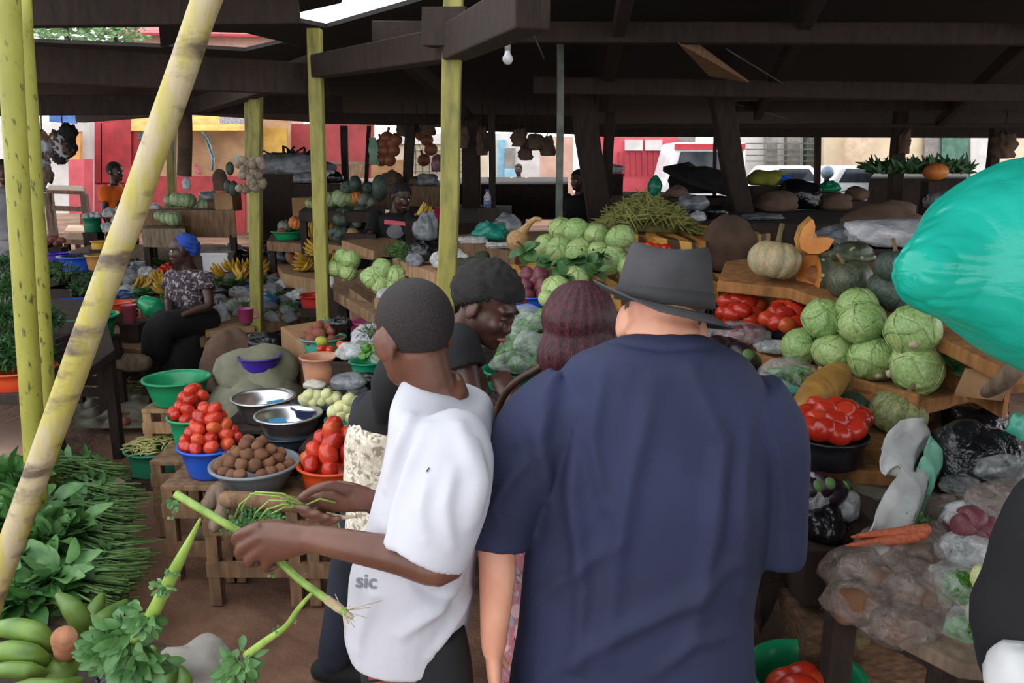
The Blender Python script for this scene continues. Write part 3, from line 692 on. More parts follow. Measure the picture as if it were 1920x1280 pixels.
# banana: one fruit mesh; hands are things whose fruits are parts
def fruit_mb(L=1.0, r=.13, bend=1.0):
    pts = [V((math.sin(t * bend) * L / bend, 0, (1 - math.cos(t * bend)) * L / bend)) for t in [i / 9 for i in range(10)]]
    return MB().tube(pts, [r * k for k in (.3, .34, .75, .95, 1.0, 1.0, .97, .8, .45, .2)], 7)
def hand_of(name, m, n, L, r, spread, label_cat, tilt=.3):
    o = MB().ell((0, 0, 0), (.12 * L, .18 * L, .1 * L)).obj(name, stemm if m is banana_y else m, origin=(0, 0, 0)); T(o, None, label_cat)
    base = fruit_mb(L, r)
    for k in range(n):
        a = (k / (n - 1) - .5) * spread; ro = (k % 2) * .35
        M = Matrix.Rotation(a, 4, 'Z') @ Matrix.Rotation(-tilt - ro * .6, 4, 'Y') @ Matrix.Translation((.05 * L, 0, ro * .1 * L))
        mb = MB(); mb.v = [M @ q for q in base.v]; mb.f = base.f
        mb.obj('banana', m, o)
    return Kind(o)
K_ban = hand_of('banana_hand', banana_y, 8, .17, .019, 1.7, 'bananas')
# pineapple
pa = MB().ell((0, 0, 0), (.62, .62, .95), None, 20, 14, lambda q: 1 + .05 * math.sin(9 * (math.atan2(q.y, q.x) + q.z * 2)) * math.sin(9 * (math.atan2(q.y, q.x) - q.z * 2))).obj('pineapple', mat('pineapple_rind', '#a3654a', '#6e4a34', rough=.7, sc=14, bump=.6), origin=(0, 0, 0)); T(pa, None, 'pineapple')
mb = MB()
for k in range(18):
    a = k * 2.4; t = k / 18; d = V((math.cos(a) * (1 - t * .7), math.sin(a) * (1 - t * .7), .9 + t)).normalized(); s, u = frame(d)
    b = V((0, 0, .85)); mb.add([b - s * .12, b + s * .12, b + d * .9 + V((0, 0, .1)), b + d * .5 + s * .1, b + d * .5 - s * .1], [(0, 1, 3, 2), (0, 2, 4)])
mb.obj('crown', leafdark, pa); K_pin = Kind(pa)
# basins
def basin(px, py, wpx, hpx, Y, m, label, taper=.72, nm='basin', cat='basin', lip=.045, tilt=None):
    c = P(px, py, Y); s = S(c); r = wpx / 2 * s; h = hpx * s * 1.03
    t = max(.006, r * .03); rb = r * taper
    prof = [(0, -h), (rb, -h), (rb * 1.04, -h * .93), (rb + (r * .93 - rb) * .7, -h * .4), (r * .93, -h * .06), (r * (1 + lip), -h * .04), (r * (1 + lip), .012 * r * 2), (r * .99, .02 * r * 2), (r * .93 - t, -h * .08), (rb + (r * .93 - rb) * .66 - t, -h * .4), (rb * .98 - t, -h * .9), (0, -h + t * 1.5)]
    o = MB().lathe(prof, 40).obj(nm, m, origin=(0, 0, -h)); o.location = c + V((0, 0, -h)); T(o, label, cat)
    if tilt: o.rotation_euler = tilt
    return o, c, r * .9, c.z - h
def heap(kind, c, r, ri, desc, group, layers=3, rise=1.25, seed=1, band=None, back=.3, rot=None, fill=.0, shrink=1.0):
    rr = random.Random(seed); out = []
    for k in range(layers):
        Rk = (r - ri * .7) * (1 - k / layers * shrink); z = c.z + ri * .1 + k * ri * rise * .84
        ringr = [q_ for q_ in (Rk, Rk - ri * 1.9) if q_ > -ri] if k < layers - 1 else [Rk] + ([0] if Rk > ri * 1.6 else [])
        for rad in ringr:
            n = max(1, int(2 * PI * max(rad, 0) / (1.92 * ri))) if rad > ri * .6 else 1
            for i in range(n):
                a = 2 * PI * (i + .5 * (k % 2)) / n + rr.uniform(-.12, .12)
                q = V((c.x + max(rad, 0) * math.cos(a), c.y + max(rad, 0) * math.sin(a), z + rr.uniform(-.2, .2) * ri + (ri * .5 if rad != Rk else 0)))
                if q.y - c.y > r * back and k < layers - 1: continue
                if n > 2 and q.y - c.y > r * .8: continue
                e = (rr.uniform(-.6, .6), rr.uniform(-.6, .6), rr.uniform(0, 6.28)) if rot is None else rot(rr)
                out.append(kind(q, e, ri * rr.uniform(.92, 1.12)))
    rank(out, desc, group, band or ri / S(c) * 1.1); return out
# lumpy bags and sacks
def lump(c, r, seed=0, amp=.25, f=1.6, flat=.5, nu=26, nv=16, M=None, fine=.06):
    def fn(q):
        k = 1 + amp * noise.noise(q * f + V((seed * 3.1, 0, 0))) + fine * noise.noise(q * f * 4 + V((0, seed, 0)))
        return k
    mb = MB().ell((0, 0, 0), r, None, nu, nv, fn)
    for q in mb.v:
        if q.z < -r[2] * flat: q.z = -r[2] * flat + (q.z + r[2] * flat) * .08
    M = M or Matrix()
    mb.v = [(M @ q) + V(c) for q in mb.v]; return mb
def bag(px, py, wpx, hpx, Y, m, label, seed=0, dep=.8, nm='plastic_bag', cat='bag', knot=True, amp=.3, f=1.6, rotz=0, group=None, tilt=0):
    c = P(px, py, Y); s = S(c); rx = wpx / 2 * s; rz = hpx / 2 * s * 1.05
    root = thing(nm, label, cat, c - V((0, 0, rz * .6)), group)
    lump(c, (rx, rx * dep, rz), seed, amp, f, .62, M=Matrix.Rotation(rotz, 4, 'Z') @ Matrix.Rotation(tilt, 4, 'Y')).obj('body', m, root)
    if knot:
        t = c + V((rx * .15 * math.sin(seed), 0, rz * .8)); mb = MB()
        for k in range(2):
            dx = (-1, 1)[k]
            mb.tube([t, t + V((dx * rx * .12, 0, rz * .22)), t + V((dx * rx * .3, .01, rz * .45))], [rx * .12, rx * .05, rx * .12], 8, .5)
        mb.obj('knot', m, root)
    return root
# herb and leaf bunches
def leaf(mb, base, d, up, L, W, droop=.4, nseg=4, fold=.15):
    d = d.normalized(); side = d.cross(up).normalized() if d.cross(up).length > 1e-3 else V((1, 0, 0)); n = side.cross(d)
    vs = []; 
    for i in range(nseg + 1):
        t = i / nseg; w = W * math.sin(PI * min(t * .93 + .05, 1)) ** .7
        p = base + d * L * t + n * L * (.25 * t - droop * t * t)
        vs += [p - side * w / 2 + n * fold * w, p, p + side * w / 2 + n * fold * w]
    fs = []
    for i in range(nseg):
        a = i * 3; fs += [(a, a + 1, a + 4, a + 3), (a + 1, a + 2, a + 5, a + 4)]
    mb.add(vs, fs)
def fluffy(px, py, rpx, Y, label, seed, m=leafdark, n=620, lf=.26, wf=.38, flat=.75, dep=1.0):
    c = P(px, py, Y); r = rpx * S(c); rr = random.Random(seed)
    root = thing('herb_bunch', label, 'herbs', c - V((0, 0, r * flat * .9))); mb = MB()
    for k in range(n):
        d = V((rr.gauss(0, 1), rr.gauss(0, 1), rr.gauss(.25, .8))).normalized(); rad = r * rr.uniform(.35, .95)
        p = c + V((d.x * rad, d.y * rad * dep, d.z * rad * flat))
        dd = (d + V((rr.gauss(0, .5), rr.gauss(0, .5), rr.gauss(.2, .5)))).normalized()
        leaf(mb, p, dd, V((rr.gauss(0, 1), rr.gauss(0, 1), 1)), r * lf * rr.uniform(.7, 1.3), r * lf * wf * rr.uniform(.7, 1.3), rr.uniform(.1, .6), 2)
    mb.obj('foliage', m, root)
    mb = MB()
    for k in range(14):
        a = rr.uniform(0, 6.28); mb.tube([c - V((0, 0, r * flat * .9)), c + V((math.cos(a) * r * .3, math.sin(a) * r * .3, 0)), c + V((math.cos(a) * r * .6, math.sin(a) * r * .6, r * flat * .4))], r * .02, 5)
    mb.obj('stem', stemgreen, root); return root
# plank tops with plain fronts
def stand(poly, pl, th, m, label, name='counter', cat='counter', legs=None, lm=darkwood):
    top = [Q(x, y, pl) for x, y in poly]
    root = thing(name, label, cat, V((sum(p.x for p in top) / len(top), sum(p.y for p in top) / len(top), 0)))
    bevel(MB().slab(top, th).obj('top', m, root, smooth=False), .006)
    for i in (legs if legs is not None else range(len(top))):
        p = top[i]; ctr = V((root.location.x, root.location.y, p.z)); q = p + (ctr - p).normalized() * .06
        q.z = p.z - th * .9
        MB().bar(V((q.x, q.y, gz(q.x, q.y) - .02)), q, .06, .06).obj('leg', lm, root, smooth=False)
    return root
def plank(poly, pl, th, m, label, name='plank', cat='plank'):
    o = MB().slab([Q(x, y, pl) for x, y in poly], th).obj(name, m, smooth=False); bevel(o, .005); return T(o, label, cat)
def upright(pts, Y, th, m, label, name='board', cat='board'):      # standing board between pixel points (x, y, Y)
    o = MB().slab([P(*p) for p in pts], (0, th, 0)).obj(name, m, smooth=False); bevel(o, .004); return T(o, label, cat)
# ---------------------------------------------------------------- near left: tomato table
TB = (.47, 3.5, .1)
teal, green2, blue, dkblue = plas('teal_plastic', '#1d7a5e'), plas('green_plastic', '#1fa06a'), plas('blue_plastic', '#2257c4'), plas('dark_blue_plastic', '#1c2a55')
emerald, orangep, greyp, blackp = plas('emerald_plastic', '#12855f'), plas('orange_plastic', '#d0481e'), plas('grey_plastic', '#7d858a'), plas('black_plastic', '#202226')
purple, pinkpl, tanpl, redpl = plas('purple_plastic', '#4a2ea8'), plas('pink_plastic', '#d85a9a'), plas('peach_plastic', '#c98e6e'), plas('red_plastic', '#c03030')
rosepl, yelpl, whitepl, palegreen = plas('rose_plastic', '#b8527e'), plas('yellow_plastic', '#d8a838'), plas('white_plastic', '#d8d8da'), plas('pale_teal_plastic', '#4fae98')
o, c, r, b = basin(398, 832, 122, 54, 3.55, blue, 'bright blue basin of tomatoes on the low wooden table'); heap(K_tom, c + V((0, 0, .01)), r, .036, 'ripe plum tomato in bright blue basin', 'tomatoes in the blue basin', 5, 1.35, 2, rot=lambda q: (q.uniform(-.5, .5), q.uniform(-.9, .9), q.uniform(0, 6.28)))
bb = [(c.x, c.y, b)]
o, c, r, b = basin(366, 778, 98, 66, 4.02, green2, 'green basin of tomatoes behind the bright blue basin'); heap(K_tom, c + V((0, 0, .01)), r, .037, 'ripe plum tomato in green basin behind', 'tomatoes in the green basin', 4, 1.4, 3, rot=lambda q: (q.uniform(-.5, .5), q.uniform(-.9, .9), q.uniform(0, 6.28)))
bb.append((c.x, c.y, b))
o, c, r, b = basin(478, 868, 160, 48, 3.32, greyp, 'wide grey basin heaped with brown potatoes', .62); heap(K_pot, c + V((0, 0, .0)), r, .03, 'small brown potato in grey basin', 'potatoes in the grey basin', 4, 1.2, 4); bb.append((c.x, c.y, b))
o, c, r, b = basin(628, 866, 138, 46, 3.34, orangep, 'orange basin of big tomatoes beside the potato basin', .8); heap(K_tom, c + V((0, 0, .01)), r, .045, 'large plum tomato in orange basin', 'tomatoes in the orange basin', 4, 1.3, 5, rot=lambda q: (q.uniform(-.4, .4), q.uniform(.5, 1.5), q.uniform(0, 6.28))); bb.append((c.x, c.y, b))
def steel_bowl(px, py, w_, h_, Y, label):
    o, c, r, b = basin(px, py, w_, h_, Y, steel, label, .66, 'steel_bowl', 'bowl', .07); return o, c, r, b
o, c, r, b = steel_bowl(541, 776, 118, 50, 3.75, 'shiny steel bowl with a blue lid inside, in front of the other steel bowl'); bb.append((c.x, c.y, b - .07))
cyan = plas('cyan_plastic', '#2a9ad0')
T(MB().slab([V((c.x - .11, c.y + .02, c.z - .035)), V((c.x - .05, c.y + .07, c.z - .04)), V((c.x + .03, c.y + .0, c.z - .085)), V((c.x - .06, c.y - .06, c.z - .07))], .006).obj('lid', cyan, smooth=False), 'blue plastic lid lying in the front steel bowl', 'lid')
o2, c2, r2, b2 = basin(541, 812, 96, 22, 3.75, plas('slate_plastic', '#3d4a58'), 'dark slate basin under the front steel bowl', .8); bb.append((c2.x, c2.y, b2))
o, c, r, b = steel_bowl(494, 744, 112, 42, 4.15, 'shiny steel bowl with a cyan lid inside, behind the front one'); bb.append((c.x, c.y, b))
T(MB().slab([V((c.x - .0, c.y + .05, c.z - .04)), V((c.x + .09, c.y + .07, c.z - .03)), V((c.x + .11, c.y + .0, c.z - .04)), V((c.x + .02, c.y - .02, c.z - .06))], .006).obj('lid', cyan, smooth=False), 'cyan plastic lid lying in the rear steel bowl', 'lid')
# crates below them
def crate_at(x0, x1, y0, y1, z, label, m=boardm, zb=0.0, name='wooden_crate', cat='crate'):
    root = thing(name, label, cat, V(((x0 + x1) / 2, (y0 + y1) / 2, zb)))
    for k in range(3):
        yy = y0 + (y1 - y0) * (k + .5) / 3
        bevel(MB().bar((x0, yy, z - .0125), (x1, yy, z - .0125), (y1 - y0) / 3 - .012, .025).obj('top_board', m, root, smooth=False), .004)
    for x in (x0 + .03, x1 - .03):
        for y in (y0 + .03, y1 - .03): MB().bar((x, y, zb), (x, y, z - .025), .05, .05).obj('leg', m, root, smooth=False)
    for y in (y0 + .011, y1 - .011):
        for k in range(2):
            zz = zb + (z - zb) * (.35 + .4 * k); MB().bar((x0, y, zz), (x1, y, zz), .02, .07).obj('side_board', m, root, smooth=False)
    return root
for i, (x, y, z) in enumerate([bb[0], bb[1], bb[3]]):
    crate_at(x - .19, x + .17, y - .17, y + .17, z - .004, ['rough wooden crate carrying the bright blue basin', 'taller wooden crate carrying the green tomato basin', 'low wooden crate under the orange basin'][i])
x, y, z = bb[2]; crate_at(x - .2, x + .3, y - .14, y + .12, z - .004, 'plank bench holding the wide grey potato basin', boardm, name='plank_bench', cat='bench')
x, y, z = bb[5]; crate_at(x - .2, x + .22, y - .18, y + .14, z - .004, 'dark crate supporting the slate basin and front steel bowl', darkwood)
x, y, z = bb[6]; crate_at(x - .2, x + .2, y - .18, y + .2, z - .004, 'dark crate under the rear steel bowl', darkwood)
for k, (pts, rad, lab) in enumerate([([(392, 945, 3.1), (408, 915, 3.12), (420, 945, 3.1), (404, 985, 3.05)], .03, 'twisted root log loop under the plank bench'), ([(425, 935, 3.05), (480, 938, 3.05), (560, 946, 3.08)], .034, 'pale round log lying under the potato basin'), ([(380, 1000, 3.62), (450, 1004, 3.6), (540, 996, 3.66)], .045, 'dark crooked log on the earth before the bench')]):
    T(MB().limb([P(*p) for p in pts], [rad] * len(pts), 12).obj('log', greywood if k != 1 else boardm), lab, 'log')
# beans basin and stool with the empty green bowl
o, c, r, b = basin(292, 838, 108, 46, 4.62, teal, 'dark green basin of bean pods standing on the earth floor', .82)
def bean(mb, p, d, L, rad): 
    n = V((0, 0, 1)); mb.tube([p - d * L / 2, p - d * L / 4 + n * L * .06, p + d * L / 4 + n * L * .06, p + d * L / 2], [rad * .4, rad, rad, rad * .4], 5)
mb = MB(); rr = random.Random(5)
for k in range(150):
    a = rr.uniform(0, 6.28); q = rr.uniform(0, 1) ** .5; aa = rr.uniform(0, 6.28)
    bean(mb, c + V((math.cos(a) * q * r, math.sin(a) * q * r, .05 * (1 - q * q) + .004 * (k % 4))), V((math.cos(aa), math.sin(aa), rr.uniform(-.2, .2))), .09, .006)
T(mb.obj('bean_pods', mat('pod_yellow_green', '#b9b878', '#8f9050', rough=.6, sc=20, rnd=0)), 'yellow-green bean pods heaped in the dark green basin', 'beans', kind='stuff')
o, c, r, b = basin(331, 708, 118, 46, 4.75, green2, 'empty bright green basin on a small wooden stool', .72)
crate_at(c.x - .17, c.x + .15, c.y - .15, c.y + .15, b - .004, 'small wooden stool carrying the empty green basin', lightwood, name='stool', cat='stool')
# cucumber bit on the floor, pods and husks spilled
p = G(196, 868, .02); T(MB().tube([p - V((.05, 0, 0)), p + V((.05, .01, 0))], .011, 8).obj('pod', celm), 'single green pod dropped on the bare earth', 'pod')
mb = MB(); rr = random.Random(9)
for k in range(120):
    q = G(rr.uniform(165, 285), rr.uniform(712, 735), .03); aa = rr.uniform(0, 6.28); bean(mb, q + V((0, 0, rr.uniform(0, .06))), V((math.cos(aa), math.sin(aa), 0)), .1, .006)
T(mb.obj('bean_litter', beanm), 'loose green pods spread on the floor by the seated woman', 'beans', kind='stuff')
cl = lambda u, v: G(140 + 140 * u, 735 + 75 * v, 0) + V((0, 0, .03 + .07 * abs(noise.noise(V((u * 4, v * 4, 2)))) * 2 * math.sin(PI * min(max(u, .02), .98)) * math.sin(PI * min(max(v, .02), .98))))
T(MB().sheet(cl, 40, 30).obj('sacking', sackm), 'crumpled pale sacking spread over roots on the floor', 'sack')
rp_ = [K_rpo(G(x, y, .06), (0, rr.uniform(0, 1), rr.uniform(0, 6)), .035) for x, y in [(205, 765), (222, 778), (240, 770), (214, 790), (236, 790), (252, 784)]]
rank(rp_, 'dusty root tuber lying on the floor sacking', 'tubers on the floor', 12)
# ---------------------------------------------------------------- green leaf stall, lower left
LT = (.3, 3.0, .1)
stand([(-260, 1110), (150, 1190), (232, 1080), (236, 900), (120, 852), (-300, 860)], LT, .05, greywood, 'low plank table under the heaped green leaves at lower left', 'low_table', 'table', legs=[0, 1, 2, 3, 4, 5])
def greens(px, py, Y, ang, seed, label, L=.42, n=34):
    c = P(px, py, Y); rr = random.Random(seed); d = V((math.cos(ang), math.sin(ang), .02))   # stem ends point along d
    s = V((-d.y, d.x, 0)); root = thing('greens_bunch', label, 'leafy greens', c - V((0, 0, .06)))
    mb = MB(); ml = MB()
    for k in range(n * 4):
        a = rr.gauss(0, .06); h = rr.gauss(0, .034); p1 = c + d * (.17 + rr.uniform(-.03, .03)) + s * a * 1.5 + V((0, 0, h + .0)); p0 = c - d * L * .4 + s * a + V((0, 0, h * .6 + .03))
        mb.tube([p1, c + s * a * .7 + V((0, 0, h + .02)), p0], [.0042, .004, .0025], 5)
    for k in range(n * 4):
        t = rr.uniform(-.45, 1.0); p = c - d * L * (.02 + .5 * t) + s * rr.gauss(0, .07) + V((0, 0, rr.uniform(-.02, .09)))
        dd = (-d * rr.uniform(.2, 1) + s * rr.gauss(0, .8) + V((0, 0, rr.gauss(.15, .4))))
        leaf(ml, p, dd, V((rr.gauss(0, .4), rr.gauss(0, .4), 1)), rr.uniform(.06, .11), rr.uniform(.025, .045), rr.uniform(.2, .6), 3)
    mb.obj('stem', stemgreen, root); ml.obj('foliage', leafm, root); return root
for i, (px, py, Y, ang) in enumerate([(150, 900, 3.75, -.25), (165, 945, 3.5, -.2), (160, 985, 3.3, -.22), (155, 1030, 3.1, -.2), (165, 1075, 2.95, -.1), (70, 905, 3.6, -.3), (150, 1105, 2.8, .05)]):
    greens(px, py, Y, ang, 20 + i, ['bunch of leafy greens with cut stems, hindmost on the low table', 'second bunch of stemmed greens from the back of the low table', 'third bunch of stemmed greens from the back, stalks pointing right',
        'fourth bunch of stemmed greens from the back, near the leaf heap', 'fifth bunch of stemmed greens from the back, beside the plantains', 'leafy bunch behind the broad leaves by the mottled pole', 'front bunch of stemmed greens just above the green plantain'][i])
rr = random.Random(31)
for i, (px, py, Y) in enumerate([(30, 900, 3.4), (60, 960, 3.15), (20, 1000, 3.0), (85, 1030, 2.95), (30, 1070, 2.8), (100, 1090, 2.75), (40, 1130, 2.62), (120, 1000, 3.05)]):
    c = P(px, py, Y); root = thing('spinach_bunch', ['broad-leaf spinach bunch highest in the leaf heap', 'broad-leaf bunch behind the slanting pole', 'broad-leaf bunch at the picture edge, mid heap', 'glossy broad-leaf bunch in the heap centre', 'broad-leaf bunch low at the edge of the heap', 'broad-leaf bunch just above the plantain tip', 'lowest broad-leaf bunch above the plantain hand', 'broad-leaf bunch touching the stem bundles'][i], 'leafy greens', c - V((0, 0, .08)))
    ml = MB()
    for k in range(46):
        d = V((rr.gauss(0, 1), rr.gauss(-.2, .9), rr.gauss(.35, .5))).normalized()
        leaf(ml, c + d * rr.uniform(.01, .09), d + V((0, 0, .25)), V((rr.gauss(0, .5), rr.gauss(0, .5), 1)), rr.uniform(.08, .15), rr.uniform(.05, .085), rr.uniform(.2, .7), 4, .12)
    ml.obj('foliage', leafbig if i % 2 else leafm, root)
    mb = MB()
    for k in range(8): mb.tube([c - V((0, 0, .05)), c + V((rr.gauss(0, .04), rr.gauss(0, .04), .05))], .004, 5)
    mb.obj('stem', stemgreen, root)
# plantains
stand([(-300, 1330), (140, 1330), (330, 1300), (330, 1210), (120, 1170), (-300, 1150)], (.28, 2.4, .05), .05, darkwood, 'low dark table carrying the green plantains at bottom left', 'low_table', 'table', legs=[2, 3, 4])
def plantain_hand(fruits, label, crown=None):
    pts0 = P(*fruits[0][0][0]); root = thing('plantain_hand', label, 'plantains', V((pts0.x, pts0.y, pts0.z - .06)))
    for f, wpx in fruits:
        q = [P(*p) for p in f]; rad = wpx / 2 * S(q[len(q) // 2]); n = len(q)
        MB().limb(q, [rad * k for k in ((.45, .9, 1, .95, .5) if n == 5 else (.45, .95, 1.0, .5))], 10).obj('plantain', banana_g, root)
    if crown:
        (x0, y0, Y0), (x1, y1, Y1), wpx = crown; a = P(x0, y0, Y0); b = P(x1, y1, Y1); rad = wpx / 2 * S(a)
        MB().tube([b, (a + b) / 2, a], [rad * 1.1, rad * .95, rad], 18).obj('stalk', mat('cut_stalk', '#b07a58', '#8c5a40', rough=.8, sc=20, bump=.4), root)
    return root
plantain_hand([([(-30, 1180, 2.25), (30, 1178, 2.2), (70, 1190, 2.18), (100, 1215, 2.2)], 44), ([(-40, 1222, 2.15), (20, 1220, 2.12), (60, 1228, 2.12), (88, 1240, 2.15)], 42), ([(-40, 1258, 2.1), (20, 1255, 2.07), (55, 1258, 2.07), (82, 1262, 2.1)], 34),
               ([(84, 1235, 2.2), (105, 1255, 2.15), (122, 1258, 2.15), (148, 1240, 2.2)], 46)], 'hand of thick green plantains with a cut brown stalk, bottom left corner', ((120, 1196, 2.05), (126, 1232, 2.25), 46))
plantain_hand([([(112, 1118, 2.45), (135, 1140, 2.42), (152, 1165, 2.42), (160, 1190, 2.45)], 40), ([(235, 1130, 2.6), (210, 1150, 2.55), (190, 1165, 2.5), (172, 1190, 2.48)], 36), ([(275, 1155, 2.55), (240, 1170, 2.5), (205, 1180, 2.48), (180, 1196, 2.46)], 34),
               ([(190, 1118, 2.62), (180, 1140, 2.58), (172, 1160, 2.55), (165, 1185, 2.5)], 34)], 'hand of green plantains with one curved fruit pointing up')
plantain_hand([([(250, 1290, 2.15), (262, 1265, 2.15), (272, 1240, 2.18), (285, 1220, 2.2)], 44), ([(300, 1300, 2.12), (310, 1275, 2.12), (312, 1255, 2.14), (310, 1235, 2.18)], 42), ([(350, 1300, 2.12), (345, 1280, 2.14), (335, 1265, 2.16), (325, 1250, 2.2)], 34), ([(20, 1290, 2.0), (60, 1285, 2.0), (110, 1285, 2.0), (150, 1275, 2.05)], 30)], 'hand of green plantains at the bottom edge under the leafy celery')
T(lump(P(370, 1262, 2.3), (.14, .12, .1), 4, .3).obj('stone', concretem), 'rounded grey stone at the bottom edge beside the plantains', 'stone')
bag(205, 1262, 70, 50, 2.2, bag_black, 'black plastic bag tucked between the plantain hands', 3, knot=False)
# ---------------------------------------------------------------- left: herbs on tables
HT = (.7, 4.4, .06)
stand([(-320, 735), (100, 740), (215, 655), (190, 560), (60, 560), (-320, 600)], HT, .06, darkwood, 'dark plank table under the bushy herbs behind the mottled poles', 'table', 'table')
basin(38, 690, 120, 34, 4.35, orangep, 'orange-red basin of feathery herbs behind the mottled pole', .85)
for i, (px, py, rp2, Y) in enumerate([(50, 640, 52, 4.4), (14, 600, 44, 4.6), (85, 600, 34, 4.8), (-5, 660, 46, 4.4), (30, 540, 40, 5.2), (15, 500, 30, 5.6)]):
    fluffy(px, py, rp2, Y, ['bushy feathery herb bunch heaped in the orange-red basin', 'feathery herb bunch left of the mottled pole', 'feathery herb bunch between the second pole and green basin', 'feathery herb bunch at the picture edge in the orange-red basin', 'feathery herb bunch higher up behind the mottled pole', 'topmost feathery herb bunch at the picture edge'][i], 40 + i)
T(MB().slab([Q(-60, 800, (.3, 4.0, 0)), Q(58, 790, (.3, 4.0, 0)), Q(70, 840, (.3, 4.0, 0)), Q(-60, 858, (.3, 4.0, 0))], .3).obj('stone_step', pinktan, smooth=False), 'pale pinkish stone step behind the leaf heap', 'step')
# ---------------------------------------------------------------- left long stall
LS = (.5, 6.8, .15)
stand([(95, 640), (265, 655), (480, 612), (650, 572), (640, 478), (420, 458), (170, 458), (30, 500)], LS, .09, boardm, 'long sloping plank stall running behind the seated woman', 'market_stall', 'stall')
for pts, lab in [([(130, 652), (270, 665)], 'round front log of the plank stall beside the green basin')]:
    T(MB().limb([Q(*pts[0], LS) - V((0, .03, .06)), Q(200, 662, LS) - V((0, .03, .06)), Q(*pts[1], LS) - V((0, .03, .06))], [.07, .08, .07], 14).obj('log', greywood), lab, 'log')
plank([(385, 622), (478, 612), (478, 602), (385, 608)], (.53, 6.7, 0), .05, lightwood, 'loose light plank under the pink mug by the seated woman')
basin(157, 592, 118, 42, 6.0, green2, 'large green basin standing behind the mottled poles', .75)
crate_at(P(157, 640, 6).x - .2, P(157, 640, 6).x + .2, 5.85, 6.2, P(157, 634, 6.0).z - .003, 'crate under the large green basin', darkwood)
basin(128, 566, 92, 22, 6.9, blue, 'blue basin of red tomatoes behind the large green basin', .8)
it = [K_tom(Q(x, y, LS, .06), (0, 0, x), .035) for x, y in [(96, 572), (112, 574), (126, 572), (140, 574)]]; rank(it, 'tomato in blue basin behind green one', 'tomatoes in the far blue basin', 14)
it = []
mb = MB().lathe([(0, 0), (.9, 0), (1.0, .25), (.7, .8), (.3, 1.1), (0, 1.15)], 12)
wp = mb.obj('paper_packet', bag_white, origin=(0, 0, 0)); T(wp, None, 'packet'); K_pkt = Kind(wp)
rr = random.Random(3)
for k in range(18):
    x = 95 + (k % 6) * 14 + rr.uniform(-3, 3); y = 540 + (k // 6) * 10 + rr.uniform(-2, 2)
    it.append(K_pkt(Q(x, y, LS, .05), (rr.uniform(-.4, .4), rr.uniform(-.4, .4), k), (.035, .03, .04)))
rank(it, 'small white paper packet behind the round poles', 'white packets by the poles', 9)
for i, (x, y, r_, Y) in enumerate([(120, 512, 34, 7.3), (150, 522, 26, 7.1), (100, 500, 24, 7.6), (172, 520, 20, 7.1)]):
    fluffy(x, y, r_, Y, ['dense dark green herb heap right of the second pole', 'dark herb bunch beside the worn slanting pole', 'small dark herb bunch behind the second pole', 'low dark herb bunch touching the slanting pole'][i], 60 + i, leafdark, 320, .2, .4, .6)
basin(150, 480, 78, 26, 8.2, blue, 'blue basin with dark leaves above the herb heap', .8); fluffy(150, 468, 30, 8.2, 'dark leaves piled in the upper blue basin', 71, mat('dark_dry_leaf', '#4a5238', '#2d3424', rough=.8), 200, .25, .5, .4)
basin(108, 474, 40, 16, 8.4, purple, 'small purple basin left of the upper blue basin', .8)
basin(186, 478, 50, 26, 8.1, plas('ochre_plastic', '#c08a44'), 'ochre basin beside the upper blue basin', .8); basin(186, 452, 30, 14, 8.5, yelpl, 'yellow tub above the ochre basin', .9, 'tub', 'tub')
it = [K_rpo(Q(x, y, LS, .05), (0, 0, x), .045) for x, y in [(88, 456), (98, 452), (108, 456), (94, 446), (104, 445), (116, 450)]]; rank(it, 'brown tuber behind the purple basin', 'tubers behind the purple basin', 8)
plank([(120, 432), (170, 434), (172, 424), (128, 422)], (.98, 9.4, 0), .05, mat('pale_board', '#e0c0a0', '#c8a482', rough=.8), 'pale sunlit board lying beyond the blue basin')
basin(172, 408, 34, 26, 10, emerald, 'green bucket holding white packets near the orange shirt', .85, 'bucket', 'bucket')
for k, (x, y) in enumerate([(162, 402), (174, 398), (184, 404)]): bag(x, y, 14, 12, 10, bag_white, 'white packet ' + ['at the left of', 'on top of', 'at the right of'][k] + ' the green bucket', k, knot=False)
for k, (x, y, w_) in enumerate([(205, 400, 26), (222, 412, 24), (200, 420, 22), (226, 396, 20), (213, 430, 22)]): bag(x, y, w_, 20, 9.6, bag_white, 'crumpled white bundle ' + ['above the slanting pole, nearest the bucket', 'second from the bucket', 'under the green bucket', 'highest of the white bundles', 'lowest of the white bundles'][k], 5 + k, knot=False)
stand([(120, 448), (250, 452), (250, 424), (140, 420)], (.9, 9.2, .02), .07, boardm, 'wooden counter under the green bucket and white bundles')
# far table and things outside at far left
o = thing('trestle_table', 'pale wooden trestle table standing in the bright street at left', 'table', P(125, 430, 11.6))
t0 = [P(*q) for q in ((88, 356, 11.3), (158, 358, 11.3), (154, 348, 12.3), (92, 347, 12.3))]; MB().slab(t0, .05).obj('top', greywood, o, smooth=False)
for q in t0:
    g = V((q.x, q.y, gz(q.x, q.y) - .02)); MB().bar(g, q - V((0, 0, .04)), .07, .07).obj('leg', greywood, o, smooth=False)
MB().bar(t0[0] - V((0, 0, .25)), t0[1] - V((0, 0, .25)), .04, .07).obj('rail', greywood, o, smooth=False)
T(MB().slab([P(-40, 232, 17), P(168, 228, 17), P(168, 400, 17), P(-40, 400, 17)], (0, .2, 0)).obj('white_wall', whitewall, smooth=False), 'bright whitewashed wall across the street at far left', 'wall')
T(MB().slab([P(85, 250, 16.6), P(150, 246, 16.6), P(150, 300, 16.6), P(85, 290, 16.6)], (0, .1, 0)).obj('banner', mat('orange_banner', '#e0a060', '#c8884a', rough=.8), smooth=False), 'faded orange banner on the white street wall', 'banner')
